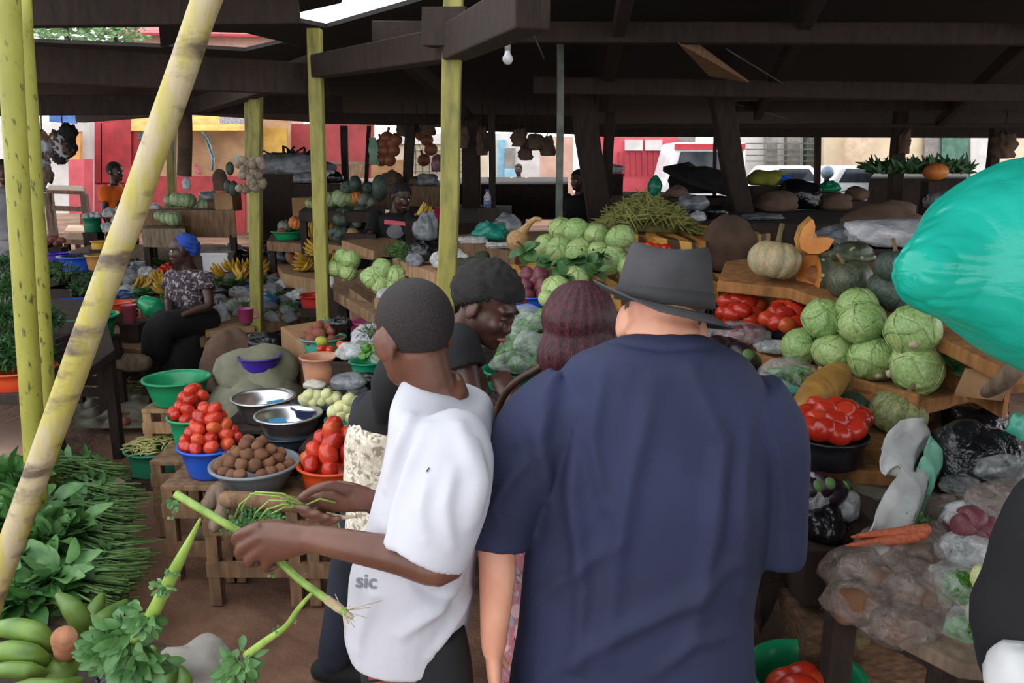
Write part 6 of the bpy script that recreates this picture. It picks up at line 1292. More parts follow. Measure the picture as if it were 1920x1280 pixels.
# bags hanging at the side of the stall by the navy shirt
for k, (x, y, w_, h_, Y, m, lab) in enumerate([(1525, 925, 80, 76, 2.2, cloudy, 'shiny clear bag of dark vegetables below the black tomato basin'), (1545, 985, 90, 70, 2.15, bag_black, 'black bag hanging under the shiny clear one'), (1585, 950, 50, 70, 2.2, cloudy, 'clear plastic hanging beside the frayed sacking')]): bag(x, y, w_, h_, Y, m, lab, 200 + k, knot=False)
it = [K_aub(P(x, y, 2.2), (0, .5, x), .045) for x, y in [(1510, 915), (1535, 910), (1555, 925), (1520, 940)]]; rank(it, 'dark aubergine in the shiny clear bag', 'aubergines in the shiny bag', 12)
for k in range(3):
    o = MB().bar(P(1420, 1075 + 45 * k, 2.2), P(1620, 1020 + 52 * k, 2.4), .03, .1).obj('plank', darkwood, smooth=False); T(o, ['upper dark plank behind the navy shirt', 'middle dark plank behind the navy shirt', 'lowest dark plank behind the navy shirt'][k], 'plank')
T(lump(P(1455, 1180, 2.3), (.17, .15, .2), 21, .15, 1.4, .8).obj('sack', sackbrown), 'brown sack on the ground behind the navy shirt', 'sack')
T(MB().box(P(1590, 1200, 2.1), (.34, .25, .2)).obj('wicker_basket', mat('wicker', '#7d5c40', '#4d3826', rough=.9, sc=30, stretch=(1, 1, 3), bump=.8), smooth=False), 'brown wicker basket under the bagged potato bench', 'basket')
T(MB().lathe([(.02, 0), (.035, 0), (.035, .012), (.02, .012)], 20).obj('ring_handle', stemm, origin=(0, 0, 0)), 'round pale handle ring on the wicker basket', 'ring'); bpy.data.objects['ring_handle'].location = P(1605, 1192, 1.95); bpy.data.objects['ring_handle'].rotation_euler = (1.3, 0, 0)
o, c, r, b = basin(1512, 1262, 210, 80, 1.9, green2, 'green basin at the bottom edge with a few tomatoes', .8)
crate_at(c.x - .15, c.x + .15, c.y - .15, c.y + .15, b - .003, 'dark crate under the bottom edge green basin', darkwood)
tom_set([(1500, 1272, 0), (1470, 1282, 0), (1525, 1284, -.02), (1498, 1292, -.05)], 1.9, .05, 'dark red tomato in the bottom edge basin', 'tomatoes in the bottom edge basin')
# ---------------------------------------------------------------- dim far right goods
stand([(1120, 372), (1260, 374), (1260, 360), (1130, 358)], (1.55, 8.6, 0), .25, boardm, 'brown counter in front of the pinkish-red kiosk', 'market_stall', 'stall'); stand([(1250, 420), (1640, 420), (1640, 395), (1260, 390)], (1.45, 7.0, 0), .3, darkwood, 'long dark table behind the bean heap and pumpkins', 'market_stall', 'stall')
stand([(1630, 335), (1812, 335), (1812, 325), (1640, 324)], (1.72, 9.4, 0), .9, darkwood, 'dark high table topped with potted plants', 'table', 'table', legs=[])
mb = MB(); rr = random.Random(77)
for k in range(420):
    x = rr.uniform(1632, 1812); p = P(x, 324 - rr.uniform(-2, 10), 9.3 + rr.uniform(0, .5)); d = V((rr.gauss(0, .8), rr.gauss(0, .3), rr.uniform(.1, 1)))
    leaf(mb, p, d, V((0, -1, .3)), rr.uniform(.08, .2), .04, .5, 3)
T(mb.obj('dark_foliage', leafdark), 'dark fringe of leaves on the high table at right', 'plants', kind='stuff')
for k, (x, y, w_, h_, Y, m, lab) in enumerate([(1438, 336, 70, 34, 8.6, mat('olive_cloth', '#8f8f30', '#6c6c22', rough=.9), 'yellow-olive cloth bundle on the dark heap'), (1470, 336, 30, 14, 8.5, blue, 'bright blue bag beside the yellow-olive bundle'), (1500, 350, 90, 60, 8.4, bag_black, 'black covered heap right of the yellow-olive bundle'), (1455, 372, 80, 44, 8.0, sackbrown, 'greyish sack below the yellow-olive bundle'), (1555, 352, 40, 24, 8.8, emerald, 'green bundle right of the black heap'), (1560, 380, 70, 40, 8.4, sackbrown, 'brown sack under the green bundle'), (1605, 365, 46, 30, 8.8, sackbrown, 'dark red-brown goods by the high table'),
        (1765, 378, 60, 36, 8.8, bag_grey, 'bluish grey bag under the high table'), (1300, 375, 60, 34, 6.9, bag_grey, 'grey bag behind the bean heap'), (1262, 384, 60, 28, 6.8, plas('deep_blue_sheet', '#16305f'), 'deep blue sheet behind the bean heap'), (1228, 352, 26, 40, 8.2, emerald, 'small green drum behind the bean heap'), (1345, 388, 40, 30, 6.9, bag_black, 'black bag right of the grey one behind the beans'), (1310, 392, 30, 22, 6.6, bag_white, 'white bag on the long dark table'), (1430, 392, 80, 14, 6.8, bag_grey, 'flat grey sheet along the long dark table'), (1270, 362, 44, 24, 7.4, sackbrown, 'brown sack under the black tarpaulin')]): bag(x, y, w_, h_, Y, m, lab, 220 + k, knot=False)
T(MB().slab([P(1243, 312, 8.6), P(1292, 303, 9.0), P(1362, 350, 9.2), P(1368, 360, 8.6), P(1290, 336, 8.2)], .05).obj('tarpaulin', black_cloth, smooth=False), 'black tarpaulin sloping down in front of the parked van', 'tarpaulin'); T(lump(P(1310, 345, 8.7), (.35, .25, .18), 41, .3).obj('sack', black_cloth), 'black heap under the sloping tarpaulin', 'sack')
T(MB().ell(P(1754, 322, 9.2), (.14, .12, .1), None, 14, 10).obj('pumpkin', pk_orange), 'orange pumpkin glowing on the high plant table', 'pumpkin')
bag(1140, 318, 60, 20, 10, bag_white, 'white packets on the brown counter before the kiosk', 41, knot=False)
# turquoise carrier bag close to the camera
k = NT('turquoise_film'); v = k.co(1.0, vec=(2.5, 6, 6)); cr0 = k.noise(v, 3.2, 5, .55, .8)
b_ = k.n('ShaderNodeBsdfPrincipled', Roughness=.22); k.set(b_.inputs['Base Color'], k.mix(k.ramp(k.noise(k.co(1.0), 5, 2), [(.3, 0.0), (.7, 1.0)]), lin('#18b9a6'), lin('#3fd9c6'))); bp = k.n('ShaderNodeBump', Strength=.3, Distance=.015); k.set(bp.inputs['Height'], cr0); k.set(b_.inputs['Normal'], bp.outputs[0])
t_ = k.n('ShaderNodeBsdfTranslucent'); k.set(t_.inputs[0], lin('#25d3bd')); mx = k.n('ShaderNodeMixShader', Fac=.45); k.t.links.new(b_.outputs[0], mx.inputs[1]); k.t.links.new(t_.outputs[0], mx.inputs[2]); k.t.links.new(mx.outputs[0], k.out.inputs[0]); turqm = k.m
Yb = .95; ax = [(1738, 506), (1756, 505), (1785, 502), (1840, 494), (1920, 492), (2040, 500), (2180, 520)]; hw = [52, 78, 108, 155, 203, 230, 190]
root = thing('carrier_bag', 'stuffed turquoise plastic carrier bag hanging close at upper right', 'bag', P(1980, 700, Yb)); q = [P(x, y, Yb + .02 * i) for i, (x, y) in enumerate(ax)]
o = MB().limb(q, [h * S(p) * .97 for h, p in zip(hw, q)], 48, 10).obj('body', turqm, root); o.modifiers.new('d', 'SUBSURF').render_levels = 1; o.modifiers['d'].levels = 1; bake(o)
d0 = (q[4] - q[1]).normalized()
def bagfold(co, no):
    u = (co - np.array(q[0])) @ np.array(d0); w_ = (co - np.array(q[0])) @ np.array((0, 0, 1)); y_ = co[:, 1]
    ang = np.arctan2(w_, y_ - Yb); e = np.exp(-np.abs(u) / .06) * .4 + .2
    return .0014 * e * np.sin(ang * 13 + 7 * fbm(co, 5)) + .012 * fbm(co, 9, 5) + .004 * np.abs(fbm(co, 25, 1))
warp(o, bagfold)
MB().tube([q[5] + V((.02, 0, .1)), q[5] + V((.03, .01, .3)), q[5] + V((.03, .02, .6)), V((q[5].x + .03, q[5].y + .02, zr(q[5].y)))], [.08, .025, .015, .02], 12, .4).obj('handle', turqm, root)
# ---------------------------------------------------------------- people: bodies grown from overlapping volumes into one surface
def hmat(c, fwd, up, s=1.0):
    f = V(fwd).normalized(); u = V(up); r = f.cross(u).normalized(); u = r.cross(f).normalized()
    M = Matrix((r, f, u)).transposed().to_4x4(); return Matrix.Translation(V(c)) @ M @ Matrix.Scale(s, 4)
def head_parts(mb, M, nu=18, nv=12, nose=1.0, ear=1.15):
    e = lambda c, r: mb.ell(c, r, M, nu, nv)
    e((0, -.012, .035), (.077, .097, .088)); e((0, .022, -.03), (.066, .068, .088)); e((0, .04, -.078), (.05, .05, .038)); e((0, .072, -.1), (.026, .022, .018))
    e((0, .094, -.034), (.019 * nose, .018, .014)); e((0, .09, -.012), (.011, .014, .03)); e((0, .074, .022), (.056, .022, .016))
    for sx in (-1, 1): e((sx * .036, .066, -.03), (.024, .024, .024)); e((sx * .012, .094, -.04), (.01, .011, .009))
    e((0, .087, -.064), (.024, .012, .008)); e((0, .085, -.075), (.022, .012, .009))
    for sx in (-1, 1):
        Me = M @ Matrix.Translation((sx * .08, -.008, -.01)) @ Matrix.Rotation(sx * -.45, 4, 'Z') @ Matrix.Rotation(-.15, 4, 'X')
        mb.ell((0, 0, 0), (.009 * ear, .023 * ear, .033 * ear), Me, 14, 10); mb.ell((-sx * .0, -.012, .004), (.012, .008, .027), Me, 12, 8); mb.ell((0, .004, -.026), (.008, .01, .011), Me, 10, 8)
def face_bits(root, M, skin, lips='#5a2f2c', eyes=True):
    eye = mat('eye_white', '#d8d4cc', '#c8c4bc', rough=.2, rnd=0, bump=0); iris = mat('eye_iris', '#1c1210', '#120c0a', rough=.15, rnd=0, bump=0)
    for sx in (-1, 1):
        e = MB().ell((sx * .031, .082 if eyes else .081, .0), (.0135, .009, .0085), M, 14, 10).obj('eye' if eyes else 'eyelid', eye if eyes else skin, root); eyes and MB().ell((sx * .031, .09, -.001), (.0055, .0045, .006), M, 12, 8).obj('iris', iris, e)
        MB().limb([M @ V((sx * .014, .095, .018)), M @ V((sx * .032, .094, .023)), M @ V((sx * .05, .082, .018))], [.003, .0042, .0025], 8).obj('eyebrow', hair_black, root)
    MB().limb([M @ V((-.024, .091, -.068)), M @ V((0, .099, -.069)), M @ V((.024, .091, -.068))], [.004, .0085, .004], 10).obj('lips', mat('lips', lips, rough=.45, rnd=0), root)
def hair_cap(root, M, m, grow=.008, line=((-.11, -.07), (-.03, -.025), (.03, .03), (.06, .065), (.1, .075)), th=.014, bump=0.0, name='hair', scale=(1, 1, 1), seed=0):
    mb = MB().ell((0, 0, 0), (1, 1, 1), None, 48, 34)
    vs = []
    for q in mb.v: 
        k = 1 + bump * noise.noise(q * 6 + V((seed, 0, 0)))
        vs.append(V((q.x * (.077 + grow) * k * scale[0], -.012 + q.y * (.097 + grow) * k * scale[1], .035 + q.z * (.088 + grow) * k * scale[2])))
    ys = [a for a, b in line]; zs = [b for a, b in line]
    keep = [q.z > np.interp(q.y, ys, zs) + .004 * noise.noise(q * 60) for q in vs]
    out = MB(); out.v = [M @ q for q in vs]; out.f = [f for f in mb.f if all(keep[i] for i in f)]
    used = sorted({i for f in out.f for i in f}); mp = {i: j for j, i in enumerate(used)}
    out.v = [out.v[i] for i in used]; out.f = [tuple(mp[i] for i in f) for f in out.f]
    o = out.obj(name, m, root); solid(o, th, -1); return o
def finger(mb, pts, r0, r1): mb.limb(pts, [r0 + (r1 - r0) * k / (len(pts) - 1) for k in range(len(pts))], 10, 4)
def relaxed_hand(mb, w, d, n, t, s=1.0, curl=1.0):
    w, d, n, t = V(w), V(d).normalized(), V(n).normalized(), V(t).normalized()
    n = (n - d * n.dot(d)).normalized(); t = (t - d * t.dot(d) - n * t.dot(n)).normalized()
    def rg(k, hw, hn): c = w + d * k * s; return [c + t * math.cos(2 * PI * i / 14) * hw * s + n * math.sin(2 * PI * i / 14) * hn * s for i in range(14)]
    mb.loft([rg(-.015, .024, .018), rg(.01, .027, .017), rg(.04, .036, .017), rg(.07, .041, .015), rg(.09, .038, .011)])
    for i, (off, L) in enumerate(((.03, .066), (.011, .076), (-.009, .071), (-.027, .056))):
        p = w + d * .082 * s + t * off * s; pts = [p]; a = .25 * curl + .05 * i
        for q in (.45, .32, .26): dd = d * math.cos(a) + n * math.sin(a); p = p + dd * L * q * s; pts.append(p); a += .5 * curl
        finger(mb, pts, .0095 * s, .0075 * s)
    p = w + d * .02 * s + t * .026 * s; finger(mb, [p, p + (d * .6 + t * .6 + n * .3) * .032 * s, p + (d * 1.3 + t * .75 + n * .55) * .034 * s, p + (d * 1.9 + t * .75 + n * .85) * .034 * s], .012 * s, .0085 * s)
def ering(c, a, b, n=28, pw=2.3):
    out = []
    for i in range(n):
        th = 2 * PI * i / n; ca, sa = math.cos(th), math.sin(th)
        out.append(V(c) + V(a) * (abs(ca) ** (2 / pw)) * (1 if ca >= 0 else -1) + V(b) * (abs(sa) ** (2 / pw)) * (1 if sa >= 0 else -1))
    return out
def tube_rings(pts, rad, n=24, flat=1.0):
    m = MB(); m.tube(pts, rad, n, flat, False); return [m.v[k * n:(k + 1) * n] for k in range(len(pts))]
def hemmed(mb, rings, th=.011, deep=.05):          # closed volume whose last ring is an open hem turned inwards
    L = rings[-1]; c = sum(L, V((0, 0, 0))) / len(L); cp = sum(rings[-2], V((0, 0, 0))) / len(L); ax = (cp - c).normalized()
    inn = [q + (c - q).normalized() * th for q in L]; inn2 = [c + (q - c) * .93 + ax * deep for q in inn]
    c0 = sum(rings[0], V((0, 0, 0))) / len(L)
    mb.loft([[c0 + (q - c0) * .4 for q in rings[0]]] + rings + [inn, inn2, [c + ax * deep + (q - c - ax * deep) * .3 for q in inn2]]); return mb
def sleeve(mb, pts, rad, flat=1.0, th=.015): 
    a, b = catmull(pts, rad, 5); return hemmed(mb, tube_rings(a, b, 26, flat), th)
def rings_px(rows, L, Fd, n=32, pw=2.3):     # rows of (cx, cy, Y, half-lateral m, half-depth m, forward tilt)
    L = V(L).normalized(); Fd = V(Fd).normalized(); out = []
    for r in rows:
        c = P(*r[:3]); tilt = r[5] if len(r) > 5 else 0; out.append(ering(c, L * r[3], (Fd + V((0, 0, tilt))) * r[4], n, pw))
    return out
def smooth_rings(rg, sub=3):
    out = []
    for k in range(len(rg) - 1):
        p0, p1, p2, p3 = rg[max(k - 1, 0)], rg[k], rg[k + 1], rg[min(k + 2, len(rg) - 1)]
        for i in range(sub):
            t = i / sub; out.append([0.5 * ((2 * b) + (c - a) * t + (2 * a - 5 * b + 4 * c - d) * t * t + (3 * b - a - 3 * c + d) * t ** 3) for a, b, c, d in zip(p0, p1, p2, p3)])
    return out + [rg[-1]]
def body(root, name, J, M, skin, vox=.006, hands=None, sm=3, feet=True, build=1.0, arms=True, tor=1.0, nk=1.0):
    mb = MB(); head_parts(mb, M)
    mb.limb([M @ V((0, -.02, -.03)), (M @ V((0, -.02, -.09)) + J['neck']) / 2, J['neck']], [.052 * build * nk, .05 * build * nk, .066 * build * nk], 16)
    L = (J['sr'] - J['sl']).normalized(); up = (J['neck'] - J['pel']).normalized(); f = up.cross(L).normalized(); f = -f if f.dot(J['fwd']) < 0 else f
    D = J['neck'] - J['pel']; w_ = (J['sr'] - J['sl']).length / 2
    rg = [ering(J['pel'] + D * t, L * a * w_ * tor, f * b * build * tor, 24) for t, a, b in ((-.16, .5, .08), (-.08, .8, .11), (.08, .82, .11), (.3, .7, .1), (.55, .85, .115), (.78, .95, .11), (.9, .78, .085), (.99, .35, .06))]
    mb.loft(smooth_rings(rg, 2))
    if arms:
        for sd in 'lr':
            s0, e0, w0 = J['s' + sd], J['e' + sd], J['w' + sd]
            mb.limb([s0 + (J['neck'] - s0) * .12, s0 * .6 + e0 * .4, e0, e0 * .6 + w0 * .4, w0], [.05 * build * min(1, tor * 1.1), .045 * build, .037 * build, .036 * build, .026], 14)
            if hands and sd in hands: hands[sd](mb)
    if feet:
        for sd in 'lr':
            h0 = J['pel'] - up * 0.02 + L * (.085 if sd == 'r' else -.085); k0, a0 = J['k' + sd], J['a' + sd]
            mb.limb([h0, (h0 + k0) / 2, k0, k0 * .6 + a0 * .4, a0], [.085 * build, .075 * build, .055 * build, .052, .036], 14)
            mb.limb([a0 + V((0, 0, -.03)), a0 + J['fwd'].normalized() * .09 + V((0, 0, -.05)), a0 + J['fwd'].normalized() * .17 + V((0, 0, -.055))], [.036, .034, .024], 12)
    return fuse(mb.obj(name, skin, root), vox, sm)
def legs_cloth(root, J, m, name='trousers', vox=.01, grow=1.0, to=.95):
    mb = MB(); up = V((0, 0, 1)); L = (J['sr'] - J['sl']); L.z = 0; L.normalize(); f = J['fwd'].normalized()
    mb.loft(smooth_rings([ering(J['pel'] + V((0, 0, z)), L * a * grow, f * b * grow, 24) for z, a, b in ((.12, .15, .11), (.04, .165, .125), (-.06, .175, .13), (-.14, .165, .12))], 2))
    for sd in 'lr':
        h0 = J['pel'] + L * (.088 if sd == 'r' else -.088) - V((0, 0, .06)); k0, a0 = J['k' + sd], J['a' + sd]; e0 = k0 + (a0 - k0) * to
        mb.limb([h0, (h0 + k0) / 2, k0, (k0 + e0) / 2, e0], [.1 * grow, .094 * grow, .078 * grow, .07 * grow, .066 * grow], 16)
    return fuse(mb.obj(name, m, root), vox, 2)
def shoes(root, J, m, vox=.01):
    for sd in 'lr':
        a0 = J['a' + sd]; f = J['fwd'].normalized(); mb = MB()
        mb.limb([a0 - f * .05 + V((0, 0, -.045)), a0 + f * .05 + V((0, 0, -.045)), a0 + f * .17 + V((0, 0, -.055))], [.043, .045, .034], 14); mb.limb([a0 + V((0, 0, .02)), a0 + V((0, 0, -.04))], [.047, .045], 14)
        for q in mb.v: q.z = max(q.z, gz(q.x, q.y) + .004)
        mb.obj('shoe', m, root)
def stand_legs(pel, fwd, L, spread=.1, kz=.48, step=.0):
    f = V(fwd); f.z = 0; f.normalize(); L = V(L); L.z = 0; L.normalize(); d = {}
    for sd, k in (('l', -1), ('r', 1)):
        b = pel + L * k * spread + f * step * k; g = gz(b.x, b.y); d['k' + sd] = V((b.x, b.y, g + (pel.z - g) * .52)) + f * .02; d['a' + sd] = V((b.x, b.y, g + .085))
    return d
def stick_on(mesh_obj, root, shapes, Y, name, m, off=.003, label=None):      # flat print laid on cloth: pixel polygons projected onto the surface
    bpy.context.view_layer.update(); mw = mesh_obj.matrix_world; me = mesh_obj.data
    bv = BVHTree.FromPolygons([mw @ v.co for v in me.vertices], [tuple(p.vertices) for p in me.polygons]); mb = MB()
    for poly in shapes:
        a = np.array(poly, float); n = len(a); bmx = bmesh.new(); vs = [bmx.verts.new((x, y, 0)) for x, y in poly]; bmx.faces.new(vs)
        bmesh.ops.triangulate(bmx, faces=bmx.faces[:]); bmesh.ops.subdivide_edges(bmx, edges=bmx.edges[:], cuts=2, use_grid_fill=True); bmesh.ops.triangulate(bmx, faces=bmx.faces[:])
        bmx.verts.index_update(); pv = []
        for v in bmx.verts:
            d = ray(v.co.x, v.co.y).normalized(); h = bv.ray_cast(V((0, 0, CZ)), d)
            pv.append(h[0] + h[1] * off * (1 if h[1].dot(d) < 0 else -1) if h[0] else P(v.co.x, v.co.y, Y))
        mb.add(pv, [tuple(v.index for v in f.verts) for f in bmx.faces]); bmx.free()
    o = mb.obj(name, m, root)
    if label: o['label'] = label
    return o
def text_shapes(txt, x, y, size, ang=0, bold=0.0, stretch=1.0):   # outlines of lettering in pixel space
    cu = bpy.data.curves.new('t', 'FONT'); cu.body = txt; cu.size = 1; cu.offset = bold; o = bpy.data.objects.new('t', cu); COL.objects.link(o); bpy.context.view_layer.update()
    dg = bpy.context.evaluated_depsgraph_get(); me = bpy.data.meshes.new_from_object(o.evaluated_get(dg)); out = []
    ca, sa = math.cos(ang), math.sin(ang)
    for p in me.polygons:
        out.append([(x + (v.x * ca * stretch - v.y * sa) * size, y - (v.x * sa * stretch + v.y * ca) * size) for v in [me.vertices[i].co for i in p.vertices]])
    bpy.data.objects.remove(o); return out

def on_surface(o, lst):                     # fold lines drawn over a garment: pixel polylines dropped onto its surface
    bpy.context.view_layer.update(); mw = o.matrix_world; me = o.data
    bv = BVHTree.FromPolygons([mw @ v.co for v in me.vertices], [tuple(p.vertices) for p in me.polygons]); out = []
    for pts, amp, wd in lst:
        q = []
        for k in range(len(pts) - 1):
            for i in range(5):
                t = i / 5; x = pts[k][0] * (1 - t) + pts[k + 1][0] * t; y = pts[k][1] * (1 - t) + pts[k + 1][1] * t
                h = bv.ray_cast(V((0, 0, CZ)), ray(x, y).normalized())
                if h[0]: q.append(tuple(h[0]))
        if len(q) > 2: out.append((q, amp, wd))
    return folds(out)
# ---------------------------------------------------------------- man in navy shirt and hat
def man_hat():
    J = dict(neck=P(1240, 640, 1.61), sl=P(1060, 745, 1.6), sr=P(1412, 745, 1.62), el=P(938, 990, 1.57), er=P(1460, 955, 1.62), wl=P(925, 1215, 1.5), wr=P(1478, 1040, 1.88), fwd=V((.1, 1, 0)))
    J['pel'] = V((J['neck'].x - .01, 1.64, .93)); J.update(stand_legs(J['pel'], J['fwd'], (1, 0, 0), .12))
    root = thing('person', 'stout person in grey hat and navy shirt seen from behind', 'person', V((J['pel'].x, J['pel'].y, 0)))
    M = hmat(P(1240, 608, 1.655), (.22, .95, -.28), (.2, .2, .95), 1.02)
    hands = {'l': lambda mb: relaxed_hand(mb, J['wl'] + V((0, 0, 0)), V((.03, .05, -1)), V((.9, .1, 0)), V((0, 1, 0)), 1.05, .7), 'r': lambda mb: relaxed_hand(mb, J['wr'], V((-.2, 1, -.1)), V((-.8, 0, -.5)), V((-.5, 0, .8)), 1.05, 1.0)}
    b = body(root, 'body', J, M, skin_pale, .006, hands, 3, True, 1.12, tor=.74, nk=1.12)
    hair_cap(root, M, hair_grey, .004, ((-.11, .04), (-.07, .03), (-.03, .005), (.02, -.008), (.04, .03), (.1, .06)), .012)
    face_bits(root, M, skin_pale, '#b06a60')
    # hat: crown with pinched top, band and curled brim
    H = hmat(P(1245, 566, 1.63), (.22, .96, -.17), (.1, .15, .97), 1)
    def cr(a, z):
        x, y = math.cos(a), math.sin(a); k = 1 - .17 * (max(z, 0) / .112) ** 1.3
        top = max(0, (z - .08) / .032); pinch = 1 - .25 * top
        return V((x * .101 * k, y * .114 * k * pinch, z * .93))
    rings = [[H @ cr(2 * PI * i / 40, z) for i in range(40)] for z in (-.005, .01, .03, .05, .07, .085, .098, .108)]
    def topr(k, dz): return [H @ (V((cr(2 * PI * i / 40, .108).x * k, cr(2 * PI * i / 40, .108).y * k, .1 + dz + (.016 * abs(math.cos(2 * PI * i / 40)) ** 2 * k - .008 * (1 - k)))) ) for i in range(40)]
    mb = MB().loft(rings + [topr(.9, .006), topr(.7, -.002), topr(.45, -.01), topr(.2, -.014), topr(.05, -.015)], False, True)
    crown = mb.obj('hat_crown', hat_felt, root); solid(crown, .003)
    def br(u, v):
        a = 2 * PI * u; r = 1 + .5 * v; x, y = math.cos(a), math.sin(a)
        return H @ V((x * .102 * r * (1 - .03 * v), y * .115 * r, -.004 - .012 * v * (1 - .6 * abs(x)) + .02 * v * v * abs(x) - .02 * v * max(0, y) - .012 * x - .034 * v * x * (1 if x > 0 else .3)))
    o = MB().sheet(br, 48, 8).obj('hat_brim', hat_felt, root); solid(o, .004)
    MB().loft([[H @ V((cr(2 * PI * i / 40, z).x * k, cr(2 * PI * i / 40, z).y * k, z)) for i in range(40)] for z, k in ((-.003, 1.0), (-.003, 1.035), (.026, 1.035), (.026, 1.0))], False, False).obj('hat_band', mat('hat_band', '#3f3e40', '#333234', rough=.85, sc=8, bump=.2, rnd=0), root)
    # shirt
    def row(y, xl, xr, Y, hd, tilt=0): 
        c = P((xl + xr) / 2, y, Y); return ((xl + xr) / 2, y, Y, (xr - xl) / 2 * S(c), hd, tilt)
    rows = [row(630, 1170, 1316, 1.61, .075, -.27), row(648, 1122, 1358, 1.605, .092, -.2), row(672, 1068, 1402, 1.605, .112, -.12), row(735, 1030, 1436, 1.61, .126), row(820, 1010, 1448, 1.62, .142), row(920, 994, 1442, 1.62, .15), row(1040, 985, 1424, 1.63, .155), row(1160, 972, 1408, 1.63, .16), row(1300, 952, 1418, 1.64, .17), row(1430, 945, 1432, 1.64, .175)]
    mb = MB(); hemmed(mb, smooth_rings(rings_px(rows, (1, 0, 0), (0, 1, 0)), 3))
    px = lambda l: ([P(x, y, Y) for x, y, Y, r in l], [r * S(P(x, y, Y)) for x, y, Y, r in l])
    sleeve(mb, *px([(1080, 742, 1.61, 74), (1015, 800, 1.6, 84), (966, 890, 1.585, 76), (940, 965, 1.57, 66), (929, 1024, 1.555, 60)]))
    sleeve(mb, *px([(1398, 745, 1.62, 72), (1440, 810, 1.62, 70), (1456, 900, 1.615, 58), (1462, 980, 1.61, 50), (1462, 1052, 1.61, 44)]))
    sh = fuse(mb.obj('shirt', navy_cloth, root), .0075, 5)
    B = lambda *l: list(l)
    warp(sh, on_surface(sh, [(B((1300, 700), (1352, 830), (1335, 1000), (1290, 1230)), .012, .022), (B((1225, 720), (1180, 900), (1150, 1080), (1135, 1270)), .01, .024), (B((1085, 770), (1075, 930), (1095, 1100), (1080, 1280)), .012, .022), (B((1130, 700), (1110, 820), (1140, 980)), .008, .018),
        (B((1400, 800), (1388, 960), (1392, 1150)), .01, .02), (B((1010, 1270), (1150, 1190), (1300, 1120), (1390, 1040)), .01, .024), (B((1010, 1120), (1090, 1060), (1180, 1000)), .007, .02), (B((1230, 1260), (1300, 1200), (1380, 1190)), .008, .02),
        (B((1040, 720), (1010, 820), (1030, 960)), .012, .02), (B((960, 880), (930, 950), (945, 1010)), .006, .014), (B((1000, 850), (955, 900), (900, 985)), .006, .013), (B((1430, 760), (1460, 860), (1475, 1000)), .008, .016), (B((1120, 640), (1240, 655), (1360, 650)), -.004, .008), (B((1060, 690), (1020, 740), (960, 850)), .007, .014)]))
    warp(sh, lambda co, no: .005 * fbm(co, 7, 2))
    # cuff seam of the near sleeve
    for k, pts in enumerate([[(900, 940, 1.5), (940, 962, 1.49), (985, 985, 1.52)]]): MB().tube([P(*q) for q in pts], .0012, 6).obj('seam', navy_cloth, root)
    legs_cloth(root, J, dark_navy, 'trousers', .012, 1.1); shoes(root, J, black_cloth)
    # beaded black-and-yellow cord at the right hip
    cord = thing('bead_strap', 'black strap with yellow dots hanging at the navy shirt hip', 'strap', P(1402, 1210, 1.62)); q = [P(1396, 1110, 1.66), P(1397, 1150, 1.66), P(1404, 1190, 1.66), P(1408, 1220, 1.67)]
    MB().tube(q, .008, 8).obj('strap', black_cloth, cord); mb = MB(); rr = random.Random(1)
    for k in range(40): t = k / 39 * 2.999; i = int(t); p = q[i].lerp(q[i + 1], t - i); mb.ell(p + V((rr.uniform(-.008, .008), -.006, 0)), .0028, None, 6, 4)
    mb.obj('bead', mat('bead_yellow', '#c8c25a', rough=.4, rnd=0), cord)
man_hat()
